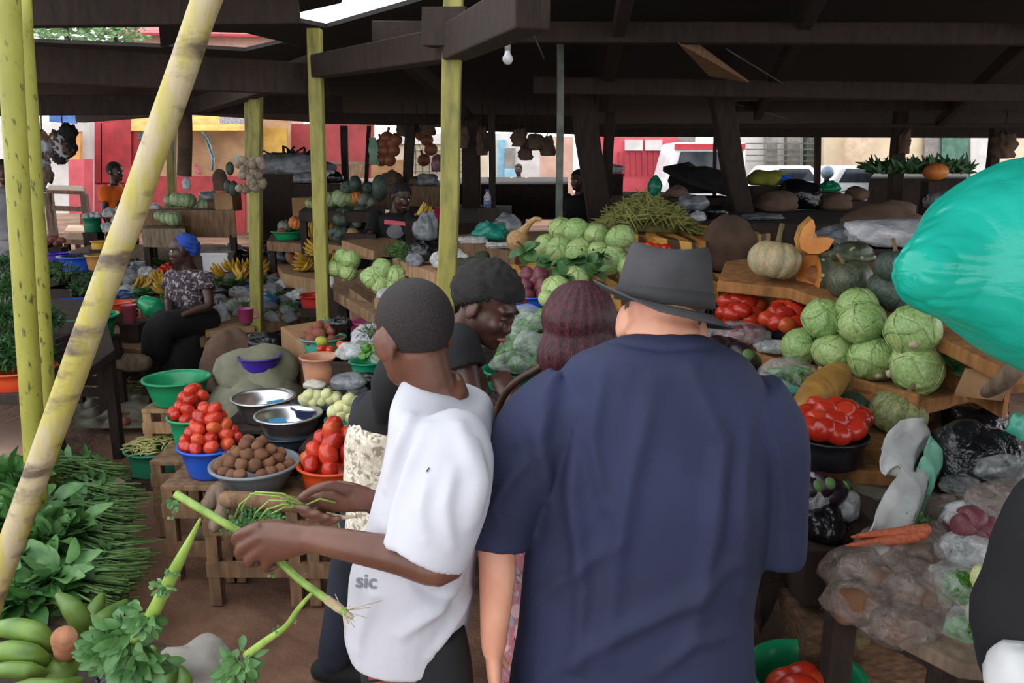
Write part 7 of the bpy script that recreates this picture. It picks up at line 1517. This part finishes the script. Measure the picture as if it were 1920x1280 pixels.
# ---------------------------------------------------------------- boy in white T-shirt holding greens
def boy():
    Fd = V((-.985, .17, 0)); Lf = V((-.17, -.985, 0))        # facing left of the picture; his left side towards us
    J = dict(neck=P(822, 742, 1.6), sl=P(848, 835, 1.47), sr=P(795, 835, 1.75), el=P(836, 1058, 1.4), er=P(790, 1000, 1.86), wl=P(582, 1008, 1.42), wr=P(692, 936, 1.74), fwd=Fd)
    J['pel'] = P(775, 1225, 1.6); J.update(stand_legs(J['pel'], Fd, Lf, -.1))
    root = thing('person', 'person in white T-shirt with cropped hair, arms out holding celery', 'person', V((J['pel'].x, J['pel'].y, 0)))
    M = hmat(P(776, 628, 1.6), (-.62, .77, -.14), (-.05, .02, 1), .95)
    S1 = lambda Y: S(P(500, 1020, Y))
    def left(mb):      # fist round the stalk, back of the hand to us
        w = J['wl']; pl = [(582, 1010, 1.42, 26, 20), (550, 1012, 1.42, 33, 22), (520, 1014, 1.425, 41, 24), (492, 1016, 1.43, 41, 22), (476, 1018, 1.435, 32, 18)]
        rg = [ering(P(x, y, Y), (P(x + 10, y + 40, Y) - P(x, y, Y)).normalized() * a * S1(Y), V((0, 1, 0)) * b * S1(Y), 16) for x, y, Y, a, b in pl]; mb.loft(rg)
        for mc, pip, dip, tip in [((482, 988, 1.42), (448, 1002, 1.43), (444, 1014, 1.46), (470, 1018, 1.475)), ((488, 1005, 1.415), (452, 1028, 1.425), (452, 1040, 1.455), (478, 1038, 1.475)), ((498, 1022, 1.415), (468, 1048, 1.425), (472, 1056, 1.455), (496, 1050, 1.475)), ((516, 1036, 1.42), (498, 1060, 1.43), (506, 1064, 1.455), (522, 1054, 1.47))]:
            finger(mb, [P(*mc), P(*pip), P(*dip), P(*tip)], .0118, .0092)
        finger(mb, [P(556, 996, 1.435), P(525, 985, 1.455), P(492, 984, 1.47), P(468, 990, 1.48)], .0135, .0095)
    def right(mb):     # palm side seen, fingers curled round the bunch
        pl = [(692, 936, 1.74, 22, 22), (668, 932, 1.73, 27, 22), (640, 930, 1.73, 31, 20), (612, 932, 1.73, 29, 18), (598, 936, 1.73, 22, 14)]
        rg = [ering(P(x, y, Y), (P(x + 6, y + 40, Y) - P(x, y, Y)).normalized() * a * S1(Y), V((0, 1, 0)) * b * S1(Y), 16) for x, y, Y, a, b in pl]; mb.loft(rg)
        for mc, pip, dip, tip in [((604, 926, 1.74), (566, 936, 1.73), (556, 948, 1.705), (578, 954, 1.69)), ((610, 934, 1.74), (574, 950, 1.73), (570, 962, 1.7), (596, 962, 1.685)), ((618, 942, 1.74), (590, 962, 1.725), (590, 972, 1.7), (614, 968, 1.685)), ((630, 948, 1.74), (610, 970, 1.725), (612, 979, 1.7), (634, 972, 1.69))]:
            finger(mb, [P(*mc), P(*pip), P(*dip), P(*tip)], .0115, .009)
        finger(mb, [P(650, 918, 1.71), P(618, 910, 1.69), P(588, 918, 1.68), P(566, 932, 1.68)], .0135, .0095)
    body(root, 'body', J, M, skin_arm, .0048, {'l': left, 'r': right}, 3, tor=.74)
    hair_cap(root, M, hair_crop, .0012, ((-.11, -.085), (-.06, -.075), (-.03, -.05), (-.015, -.01), (.03, .0), (.045, .045), (.1, .075)), .01)
    face_bits(root, M, skin_arm)
    rows = [(812, 716, 1.6, .064, .055, -.34), (820, 732, 1.6, .095, .074, -.24), (828, 755, 1.6, .155, .096, -.08), (832, 800, 1.6, .178, .104, 0), (825, 860, 1.6, .185, .112, 0), (806, 950, 1.6, .18, .12, 0), (782, 1040, 1.6, .175, .128, 0), (774, 1110, 1.6, .172, .134, 0), (766, 1160, 1.6, .165, .134, 0), (770, 1196, 1.6, .16, .126, 0)]
    mb = MB(); hemmed(mb, smooth_rings(rings_px(rows, Lf, -Fd), 3), .01)
    px = lambda l: ([P(x, y, Y) for x, y, Y, r in l], [r * S(P(x, y, Y)) for x, y, Y, r in l])
    sleeve(mb, *px([(846, 800, 1.5, 62), (850, 850, 1.45, 78), (838, 930, 1.41, 82), (818, 990, 1.395, 82), (797, 1040, 1.385, 82)]), .92)
    sleeve(mb, *px([(800, 800, 1.72, 60), (795, 870, 1.78, 70), (780, 950, 1.84, 70), (760, 985, 1.86, 70)]))
    sh = fuse(mb.obj('t_shirt', white_cloth, root), .0062, 4)
    A = lambda *l: [q[:2] for q in l]
    warp(sh, on_surface(sh, [(A((862, 800, 1.38), (890, 900, 1.42), (880, 1000, 1.45)), .01, .018), (A((800, 800, 1.42), (770, 880, 1.44), (745, 960, 1.46), (720, 1060, 1.47)), .009, .018), (A((770, 780, 1.47), (745, 850, 1.47), (720, 930, 1.48)), .007, .014), (A((860, 1090, 1.44), (820, 1140, 1.45), (740, 1200, 1.46)), .01, .018), (A((880, 1110, 1.5), (840, 1180, 1.46), (800, 1240, 1.46)), .009, .016), (A((700, 1120, 1.47), (680, 1180, 1.49), (672, 1230, 1.5)), .007, .016), (A((890, 830, 1.5), (905, 900, 1.52), (895, 980, 1.52)), .007, .014),
        (A((740, 1050, 1.46), (800, 1110, 1.44), (860, 1130, 1.46)), -.007, .014), (A((850, 880, 1.34), (835, 950, 1.32), (850, 1040, 1.32)), .006, .013), (A((800, 900, 1.36), (790, 960, 1.33), (800, 1020, 1.31)), .005, .012)]))
    warp(sh, lambda co, no: .004 * fbm(co, 9, 4))
    inkm = mat('grey_print', '#7d7d86', '#6a6a74', rough=.8, rnd=0, bump=0)
    stick_on(sh, root, text_shapes('sic', 668, 1100, 38, -.06, .018, 1.0), 1.47, 'print', inkm); stick_on(sh, root, [[(800, 884), (806, 876), (807, 878), (802, 886)]], 1.4, 'print', black_cloth)
    stick_on(sh, root, text_shapes('NE', 828, 741, 9, .3, .0, 1.0), 1.5, 'print', inkm)
    tr = legs_cloth(root, J, black_cloth, 'shorts', .01, 1.0); shoes(root, J, greypaint)
    stick_on(tr, root, [[(692, 1262), (734, 1258), (736, 1292), (726, 1292), (722, 1270), (694, 1274)], [(694, 1280), (716, 1276), (716, 1286), (694, 1290)]], 1.5, 'print', redpaint); stick_on(tr, root, [[(684, 1240), (700, 1246), (712, 1252), (700, 1260), (686, 1254)]], 1.5, 'print', grey_cloth)
boy()
# ---------------------------------------------------------------- celery and coriander in his hands
def stalk(pts, wpx, label, leaves, nm='celery_stalk', root_end=False, sideleaf=0):
    q = [P(*p) for p in pts]; rad = [w_ / 2 * S(p) for w_, p in zip(wpx, q)]; root = thing(nm, label, 'celery', q[-1]); rr = random.Random(len(pts) + int(pts[0][0]))
    a, b = catmull(q, rad, 5); MB().tube(a, b, 10).obj('stem', celm, root); mb = MB()
    for (x, y, Y, rpx, n, dx, dy) in leaves:
        c = P(x, y, Y); r = rpx * S(c); D = (P(x + dx, y + dy, Y) - c).normalized() if (dx or dy) else V((0, 0, 0))
        for k in range(n):
            d = (V((rr.gauss(0, .7), rr.gauss(0, .7), rr.gauss(0, .7))) + D * 1.0).normalized(); p = c + d * r * rr.uniform(0, .7); leaf(mb, p, d, V((rr.gauss(0, .5), -1, .4)), r * rr.uniform(.35, .7), r * rr.uniform(.22, .45), rr.uniform(.1, .6), 4, .2)
    if mb.v: mb.obj('foliage', leafbig, root)
    if root_end:
        mr = MB(); e = q[-1]; d = (q[-1] - q[-2]).normalized()
        mr.tube([e - d * .05, e - d * .02, e + d * .015], [rad[-1] * 1.05, rad[-1] * 1.1, rad[-1] * .5], 10)
        for k in range(14): mr.tube([e - d * .01, e + d * rr.uniform(.0, .03) + V((rr.gauss(0, .02), rr.gauss(0, .015), rr.gauss(0, .02)))], .0009, 4)
        mr.obj('root', rootm, root)
    return root
stalk([(330, 926, 1.5), (400, 968, 1.47), (460, 1003, 1.465), (510, 1040, 1.46), (560, 1085, 1.44), (605, 1118, 1.42), (650, 1150, 1.4)], [16, 15, 14, 14, 14, 15, 16], 'long celery stalk with root held in the near fist', [(328, 935, 1.5, 26, 14, -6, 30), (326, 965, 1.5, 14, 8, -4, 30), (515, 1075, 1.45, 14, 8, -5, 10), (570, 1078, 1.43, 8, 5, 6, -6)], root_end=True)
stalk([(376, 972, 1.48), (360, 1005, 1.49), (338, 1048, 1.5), (312, 1100, 1.52), (280, 1160, 1.54), (250, 1200, 1.55)], [5, 12, 20, 26, 24, 18], 'thick leafy celery branch hanging from the stalk over the plantains', [(322, 1065, 1.5, 20, 24, -10, 30), (308, 1095, 1.51, 26, 40, -10, 30), (280, 1150, 1.53, 44, 70, -20, 40), (245, 1190, 1.55, 66, 120, -30, 30), (215, 1215, 1.55, 58, 90, -40, 10), (270, 1230, 1.54, 60, 100, 6, 40)])
stalk([(588, 1108, 1.43), (560, 1140, 1.44), (535, 1175, 1.46), (500, 1200, 1.48), (462, 1228, 1.5)], [6, 10, 11, 14, 16], 'drooping celery side branch below the near forearm', [(452, 1242, 1.5, 48, 80, -10, 18), (470, 1225, 1.49, 20, 16, -10, 10), (552, 1160, 1.45, 10, 6, 12, 4), (520, 1180, 1.46, 12, 5, -14, -4)])
root = thing('coriander_bunch', 'small bunch of leafy coriander with white root in the far hand', 'herbs', P(470, 985, 1.72)); mb = MB(); ml = MB(); rr = random.Random(3)
for ends in [[(575, 948), (530, 925), (480, 922), (450, 945), (440, 970)], [(575, 948), (520, 930), (470, 925), (455, 950), (452, 978)], [(575, 950), (530, 945), (500, 955), (485, 975)], [(575, 950), (535, 950), (510, 962), (500, 980)], [(575, 948), (540, 938), (505, 938), (480, 960), (470, 985)], [(620, 962), (634, 980), (642, 1005)], [(575, 946), (600, 935), (630, 942)]]:
    mb.tube([P(x, y, 1.7) for x, y in ends], .0022, 6)
for x, y, r_ in [(440, 975, 24), (455, 985, 26), (475, 975, 26), (498, 968, 24), (520, 965, 18), (465, 960, 20), (430, 990, 16), (545, 940, 8), (490, 985, 18)]:
    c = P(x, y, 1.7); r = r_ * S(c)
    for k in range(26): d = V((rr.gauss(0, 1), rr.gauss(0, .6), rr.gauss(-.2, .8))).normalized(); leaf(ml, c + d * r * rr.uniform(0, .8), d, V((rr.gauss(0, .5), -1, .4)), r * rr.uniform(.3, .5), r * rr.uniform(.2, .4), .4, 3, .2)
mb.obj('stem', celm, root); ml.obj('foliage', leafm, root); MB().tube([P(612, 962, 1.71), P(640, 970, 1.7), P(668, 968, 1.69)], [.004, .006, .003], 8).obj('root', rootm, root)
# ---------------------------------------------------------------- other people
def generic(label, head, hf, hu, neck, sl, sr, el, er, wl, wr, pel, fwd, skin, top, bottom=None, vox=.012, hs=1.0, hair=None, short=.5, legs=None, hand_n=(0, 0, -1), base=None, topname='shirt', feet=True, tgrow=1.0, shoe=None, face=True, hairk={}):
    J = dict(neck=V(neck), sl=V(sl), sr=V(sr), el=V(el), er=V(er), wl=V(wl), wr=V(wr), pel=V(pel), fwd=V(fwd).normalized())
    L = J['sr'] - J['sl']; J.update(legs or stand_legs(J['pel'], fwd, L, .1)); b = base or V((J['pel'].x, J['pel'].y, gz(J['pel'].x, J['pel'].y)))
    root = thing('person', label, 'person', b); M = hmat(V(head), hf, hu, hs)
    def hd(sd): 
        w, e = J['w' + sd], J['e' + sd]; d = (w - e).normalized(); return lambda mb: relaxed_hand(mb, w, d, V(hand_n), J['fwd'] + V((0, 0, .4)), 1.0, 1.1)
    body(root, 'body', J, M, skin, vox, {'l': hd('l'), 'r': hd('r')}, 2, feet, tor=.9)
    if hair: hair_cap(root, M, hair, **hairk)
    if face: face_bits(root, M, skin, eyes=face != 'shut')
    up = (J['neck'] - J['pel']).normalized(); f = up.cross(L.normalized()).normalized(); f = -f if f.dot(J['fwd']) < 0 else f
    D = J['neck'] - J['pel']; w_ = L.length / 2; Ln = L.normalized(); mb = MB()
    rg = [ering(J['pel'] + D * t, Ln * a * w_ * tgrow, f * b_ * tgrow, 26) for t, a, b_ in ((1.0, .42, .07), (.93, .8, .095), (.83, 1.0, .12), (.6, 1.0, .135), (.35, .92, .125), (.1, 1.0, .135), (-.06, 1.05, .14))]
    hemmed(mb, smooth_rings(rg, 2), .016)
    for sd in 'lr':
        s0, e0 = J['s' + sd], J['e' + sd]; sleeve(mb, [s0 + (J['neck'] - s0) * .25, s0, s0 + (e0 - s0) * short * .6, s0 + (e0 - s0) * short], [.06, .072, .07, .066], 1.0, .016)
    sh = fuse(mb.obj(topname, top, root), max(vox, .009), 3); warp(sh, lambda co, no: .008 * fbm(co, 8, 3))
    if bottom: legs_cloth(root, J, bottom, 'trousers', max(vox, .012), 1.0)
    if shoe: shoes(root, J, shoe)
    return root, J, M, sh
# bending vendor in a black polo shirt
pel = P(722, 812, 2.62); nk = P(868, 622, 2.52)
lg = dict(kl=P(690, 1040, 2.72), kr=P(660, 1060, 2.6), al=V((P(660, 1240, 2.75).x, 2.75, .09)), ar=V((P(628, 1260, 2.66).x, 2.66, .09)))
root, J, M, sh = generic('person in black polo shirt bending forward over the bagged peppers', P(912, 572, 2.44), (.82, -.38, -.42), (.3, -.05, .95), nk, P(858, 636, 2.72), P(856, 648, 2.33), P(905, 745, 2.78), P(888, 752, 2.26), P(960, 800, 2.6), P(950, 800, 2.3), pel, (1, -.1, 0), skin_dark, black_cloth, dark_navy, .007, 1.0, hair_black, .45, lg, hairk=dict(grow=.022, bump=.09, line=((-.14, -.05), (-.05, -.03), (.03, .03), (.055, .05), (.12, .06)), th=.03), shoe=black_cloth, face='shut')
mb = MB(); hemmed(mb, smooth_rings([ering(P(x, y, Y), V((1, 0, 0)) * a, V((0, 1, 0)) * b, 28) for x, y, Y, a, b in ((745, 760, 2.6, .13, .16), (735, 800, 2.6, .15, .19), (730, 860, 2.62, .15, .2), (735, 930, 2.62, .16, .21), (735, 985, 2.62, .17, .22))], 3), .014)
o = fuse(mb.obj('wrap_skirt', leopard, root), .009, 3); warp(o, lambda co, no: .012 * fbm(co, 9, 1))
o = MB().limb([P(760, 690, 2.45), P(732, 735, 2.42), P(715, 780, 2.4)], [.08, .075, .03], 18).obj('shirt_tail', black_cloth, root); warp(o, lambda co, no: .012 * fbm(co, 12, 7))
# woman with burgundy hair
hc = P(1090, 622, 2.08); nk = hc + V((0, -.03, -.2))
root, J, M, sh = generic('person with long burgundy hair standing beyond the navy shirt', hc, (.35, .93, -.1), (0, .05, 1), nk, nk + V((-.16, .03, -.09)), nk + V((.16, -.05, -.09)), P(985, 820, 2.15), nk + V((.2, .02, -.36)), P(958, 752, 2.25), nk + V((.15, .2, -.5)), V((hc.x, 2.08, .88)), (.3, .95, 0), skin_dark, maroon_cloth, None, .009, 1.0, None, .6, face=True)
mb = MB(); C = hmat(hc, (.35, .93, -.1), (0, .05, 1), 1)
mb.ell((0, -.02, .03), (.098, .118, .105), C, 28, 20); mb.ell((0, -.05, -.05), (.1, .09, .11), C, 28, 20); mb.ell((.01, -.06, -.14), (.095, .075, .12), C, 24, 16); mb.ell((-.04, -.035, -.19), (.06, .06, .1), C, 20, 14)
o = fuse(mb.obj('hair', hair_wine, root), .007, 4)
cc = np.array(hc); warp(o, lambda co, no: .0018 * np.sin(np.arctan2(co[:, 0] - cc[0], co[:, 1] - cc[1]) * 26 + 5 * fbm(co, 5)) + .006 * fbm(co, 14, 2))
mb = MB(); hemmed(mb, smooth_rings([ering(V((hc.x - .02, 2.08, z)), V((1, 0, 0)) * a, V((0, 1, 0)) * b, 28) for z, a, b in ((.98, .16, .13), (.85, .2, .16), (.6, .21, .17), (.3, .23, .19), (.12, .25, .2))], 3), .016)
o = fuse(mb.obj('skirt', floral, root), .011, 3); warp(o, lambda co, no: .015 * fbm(co, 7, 1))
hb = thing('handbag', 'brown leather shoulder bag between the bending vendor and navy shirt', 'bag', P(950, 840, 2.02)); MB().limb([P(1010, 690, 1.9), P(960, 722, 1.95), P(934, 765, 2.0), P(928, 815, 2.02), P(932, 850, 2.02)], [.01] * 5, 8).obj('strap', leather, hb)
lump(P(958, 850, 2.08), (.06, .05, .12), 2, .15, 1.5, .8).obj('pouch', leather, hb)
# seated woman with a blue head wrap
hc = P(342, 468, 6.8); nk = P(355, 505, 6.85); pel = P(352, 606, 6.9)
lg = dict(kl=P(300, 622, 6.35), kr=P(305, 615, 6.6), al=P(285, 690, 6.5), ar=P(262, 688, 6.6))
root, J, M, sh = generic('seated person in printed blouse, black skirt and bright blue headwrap', hc, (-.93, -.34, -.05), (.08, 0, 1), nk, P(386, 524, 6.72), P(322, 520, 6.95), P(392, 572, 6.62), P(316, 562, 6.85), P(345, 590, 6.48), P(318, 588, 6.55), pel, (-.75, -.65, 0), skin_deep, print_blouse, None, .01, 1.02, None, .42, lg, topname='blouse', hand_n=(-.2, .3, -1), base=V((pel.x, pel.y, 0)))
mb = MB(); mb.ell((0, -.035, .05), (.086, .092, .09), M, 28, 20); mb.ell((0, -.085, .02), (.07, .06, .085), M, 24, 16); o = fuse(mb.obj('headwrap', blue_wrap, root), .008, 3); warp(o, lambda co, no: .004 * np.sin(co[:, 2] * 160 + co[:, 0] * 60))
mb = MB(); q = [P(355, 594, 6.85), P(325, 608, 6.65), P(300, 625, 6.5), P(290, 660, 6.5), P(290, 700, 6.55)]
mb.loft(smooth_rings([ering(P(362, 585, 6.85), V((.15, 0, 0)), V((0, .13, .02)), 26), ering(P(345, 605, 6.75), V((.2, -.05, 0)), V((.02, .2, .08)), 26), ering(P(330, 630, 6.68), V((.24, 0, 0)), V((0, .24, .04)), 26), ering(P(326, 665, 6.65), V((.27, 0, 0)), V((0, .23, 0)), 26), ering(P(324, 703, 6.65), V((.29, 0, 0)), V((0, .22, 0)), 26)], 3))
for a_, k_, b_ in ((P(385, 600, 6.8), J['kl'], J['al']), (P(345, 600, 6.85), J['kr'], J['ar'])): mb.limb([a_, (a_ + k_) / 2 + V((0, 0, .02)), k_ + V((0, 0, .03)), (k_ + b_) / 2, b_ + V((0, 0, .04))], [.13, .125, .115, .12, .14], 16)
o = fuse(mb.obj('skirt', black_cloth, root), .011, 3); warp(o, lambda co, no: .022 * np.sin(co[:, 0] * 24 + 4 * fbm(co, 3)) * np.clip((.5 - co[:, 2]) * 3, 0, 1))
crate_at(pel.x - .22, pel.x + .3, pel.y - .25, pel.y + .15, pel.z - .12, 'rough wooden seat under the person with the blue headwrap', darkwood, name='stool', cat='stool')
# vendor in a dark T-shirt among the pumpkins
hc = P(752, 368, 7.55); nk = P(742, 398, 7.6); pel = P(735, 462, 7.6)
root, J, M, sh = generic('person in dark printed T-shirt sitting among pumpkins in the gloom', hc, (.55, -.8, -.3), (.1, 0, 1), nk, P(768, 410, 7.55), P(704, 408, 7.6), P(775, 448, 7.4), P(694, 445, 7.45), P(752, 470, 7.25), P(720, 478, 7.2), pel, (.1, -1, 0), skin_deep, black_cloth, dark_navy, .012, 1.05, hair_black, .8, dict(kl=P(765, 490, 7.2), kr=P(715, 492, 7.2), al=V((P(765, 500, 7.3).x, 7.3, .1)), ar=V((P(715, 500, 7.3).x, 7.3, .1))), shoe=None)
stick_on(sh, root, [[(722, 412), (760, 416), (762, 424), (721, 420)]], 7.3, 'print', pinkred, .01); stick_on(sh, root, [[(741 + 16 * math.cos(a * .52), 434 + 13 * math.sin(a * .52)) for a in range(12)]], 7.3, 'print', grey_cloth, .012)
T(MB().box(V((pel.x, pel.y + .05, (pel.z - .12) / 2)), (.4, .3, pel.z - .16)).obj('wooden_box', darkwood, smooth=False), 'dark box the pumpkin vendor sits on', 'box')
# passer-by in orange
def standing(px, py_head, Y, label, fwd, top, bottom, skin=skin_deep, hair=hair_black, k=1.0, vox=.014, armf=.0, short=.5):
    hc = P(px, py_head, Y); f = V(fwd).normalized(); L = f.cross(V((0, 0, 1))).normalized(); nk = hc + V((0, 0, -.17)) - f * .03
    pel = nk + V((0, 0, -.52)); sl, sr = nk - L * .18 - V((0, 0, .06)), nk + L * .18 - V((0, 0, .06)); g = gz(pel.x, pel.y)
    return generic(label, hc, f + V((0, 0, -.05)), (0, 0, 1), nk, sl, sr, sl + V((0, 0, -.29)) - L * .04, sr + V((0, 0, -.29)) + L * .04, sl + V((0, 0, -.52)) - L * .03 + f * (.06 + armf), sr + V((0, 0, -.52)) + L * .03 + f * (.06 + armf), pel, fwd, skin, top, bottom, vox, k, hair, short, face=Y < 11, shoe=black_cloth)
standing(216, 322, 10.3, 'person in bright orange T-shirt standing by the red shop front', (.95, -.25, 0), orange_cloth, dark_navy)
standing(238, 392, 10.0, 'person in dark cap stooping beside the orange T-shirt', (.8, .4, 0), black_cloth, dark_navy, hair=black_cloth)
standing(6, 322, 8.6, 'person in grey standing at the left picture edge in the street', (.4, -.9, 0), grey_cloth, grey_cloth)
standing(972, 318, 18, 'person in yellow top walking before the pale blue kiosk', (-.3, -.9, 0), mat('pale_yellow_cloth', '#d8cf7a', rough=.9, rnd=0), dark_navy, vox=.018)
standing(1084, 338, 9.6, 'person in dark clothes standing behind the slim grey pole', (-.6, -.7, 0), black_cloth, dark_navy, vox=.016)
standing(1150, 340, 15.5, 'person in black before the pinkish-red kiosk', (.6, -.7, 0), black_cloth, dark_navy, vox=.018)
root, J, M, sh = standing(1551, 326, 15.5, 'helmeted motorcycle rider in dark jacket out in the street', (-.3, -.9, 0), black_cloth, dark_navy, vox=.018, armf=.25, short=.95)
mb = MB().ell((0, 0, .03), (.12, .14, .13), M, 20, 14); mb.obj('helmet', mat('helmet_blue_grey', '#6f8496', '#5a6d7e', rough=.25, rnd=0, bump=0), root)
mc = thing('motorcycle', 'motorcycle with teal side panel in the bright street', 'motorcycle', V((J['pel'].x, J['pel'].y - .1, gz(J['pel'].x, J['pel'].y)))); b0 = V(mc.location)
for dx in (-.62, .62): MB().lathe([(.22, -.05), (.3, -.04), (.31, 0), (.3, .04), (.22, .05)], 24).obj('wheel', black_cloth, mc, origin=(0, 0, 0)).location = (dx * .5, -abs(dx) * .6 * (1 if dx > 0 else -1) * .6, .3)
for ch in mc.children: ch.rotation_euler = (PI / 2, 0, .5)
MB().limb([b0 + V((-.3, .2, .6)), b0 + V((0, 0, .75)), b0 + V((.3, -.15, .7))], [.1, .13, .1], 14).obj('tank', emerald, mc); MB().tube([b0 + V((.1, -.2, .95)), b0 + V((.45, 0, 1.0))], .015, 8).obj('handlebar', greypaint, mc)
# black sleeve of someone close at the right edge
hc = V((1.07, 1.0, 1.66)); nk = hc + V((0, -.02, -.2)); sl_, el_, wl_ = P(1988, 968, 1.12), P(1922, 1175, 1.14), P(1925, 1300, 1.24)
root, J, M, sh = generic('person in black jacket cut off by the right picture edge', hc, (-.2, .97, -.1), (0, 0, 1), nk, sl_, nk + V((.2, 0, -.09)), el_, nk + V((.26, .02, -.38)), wl_, nk + V((.26, .15, -.6)), V((1.07, .98, .9)), (-.1, 1, 0), skin_arm, black_cloth, black_cloth, .009, 1.0, hair_black, .98, shoe=black_cloth, tgrow=1.0)
o = MB().limb([sl_.lerp(el_, .1), sl_.lerp(el_, .55), el_, el_.lerp(wl_, .9)], [.074, .078, .076, .058], 20).obj('jacket_sleeve', black_cloth, root); warp(o, lambda co, no: .008 * fbm(co, 12, 3))
T(lump(P(1916, 1272, 1.06), (.052, .05, .058), 3, .1, 1.2, 1).obj('white_bag', mat('bright_white_plastic', '#c9c9c9', '#bdbdbd', rough=.4, rnd=0)), 'white rounded bag at the bottom corner by the black sleeve', 'bag')
# ---------------------------------------------------------------- nothing hovers: lower what nearly rests, prop up the rest on boxes
import re
SKIP = re.compile('hanging|wire$|light_bulb|celery|coriander|person|post|wall|shop|kiosk|building|house|tree|hoarding|banner|tin_sheet|roof_sheet|strut|door_column|spring_onion|calabash|handbag|carrier|leaf|sacking|torn_card|drum|stall|counter|table|plum_tomato|^potato|garlic|pepper|red_onion|eggplant|aubergine|packet|tuft|slanting|lid|strap|cloth|ring_|white_bag|board|plank|shelf|car$|van|motor|camera|stand|coriander|carrot|slice|bottle_gourd|squash|greens_bunch|spinach|cabbage|^log|watermelon|plantain|trestle')
def settle():
    made = 0
    for rnd in range(2):
        bpy.context.view_layer.update(); dg = bpy.context.evaluated_depsgraph_get()
        for o in list(COL.objects):
            nm = re.sub(r'\.\d+$', '', o.name)
            if o.parent or o.get('kind') or not o.get('category') or SKIP.search(nm) or (nm in ('pumpkin', 'cut_pumpkin') and o.location.y < 5): continue
            ms = ([o] if o.type == 'MESH' else []) + [c for c in o.children if c.type == 'MESH']; own = {m.name for m in ms} | {g.name for c in o.children for g in c.children}
            a = []
            for m in ms:
                n = len(m.data.vertices); co = np.empty(n * 3, 'f'); m.data.vertices.foreach_get('co', co); W = np.array(m.matrix_world); a.append(co.reshape(-1, 3) @ W[:3, :3].T + W[:3, 3])
            if not a: continue
            a = np.concatenate(a); lo, hi = a.min(0), a.max(0); b = a[a[:, 2] < lo[2] + .02 + .05 * (hi[2] - lo[2])]; best = 9
            for p in [b.mean(0)] + [b[i] for i in range(0, len(b), max(1, len(b) // 6))]:
                s = V((p[0], p[1], lo[2] + .01))
                for _ in range(6):
                    h = SC.ray_cast(dg, s, V((0, 0, -1)))
                    if not h[0]: break
                    if h[4].name in own: s = h[1] - V((0, 0, .002)); continue
                    best = min(best, lo[2] - h[1].z); break
            if best < .03 or best > 3: continue
            if best < .14 and nm != 'basin': o.location.z -= best - .004
            elif rnd == 0:
                c = (lo + hi) / 2; w_, d_ = max(.16, (hi[0] - lo[0]) * .8), max(.16, (hi[1] - lo[1]) * .8)
                zt, zb = lo[2] - .002, lo[2] - best; made += 1
                lab = ' '.join(o['label'].replace(',', '').split()[:9])
                root = thing('wooden_box', 'dark box propping up the ' + lab, 'box', (c[0], c[1], zb))
                bevel(MB().box((c[0], c[1], (zt + zb) / 2), (w_ * .96, d_ * .96, zt - zb)).obj('body', darkwood, root, smooth=False), .005)
                MB().box((c[0], c[1], zt - .01), (w_, d_, .02)).obj('top_board', darkwood, root, smooth=False)
                bpy.context.view_layer.update(); dg = bpy.context.evaluated_depsgraph_get()
    print('boxes', made)
settle()
seen_ = {}
for o in COL.objects:
    if o.get('label') and not o.parent and not o.get('kind'):
        l = o['label']; seen_.setdefault(l, []).append(o.name)
for l, v in seen_.items():
    if len(v) > 1: print('DUP', l, v[:4])
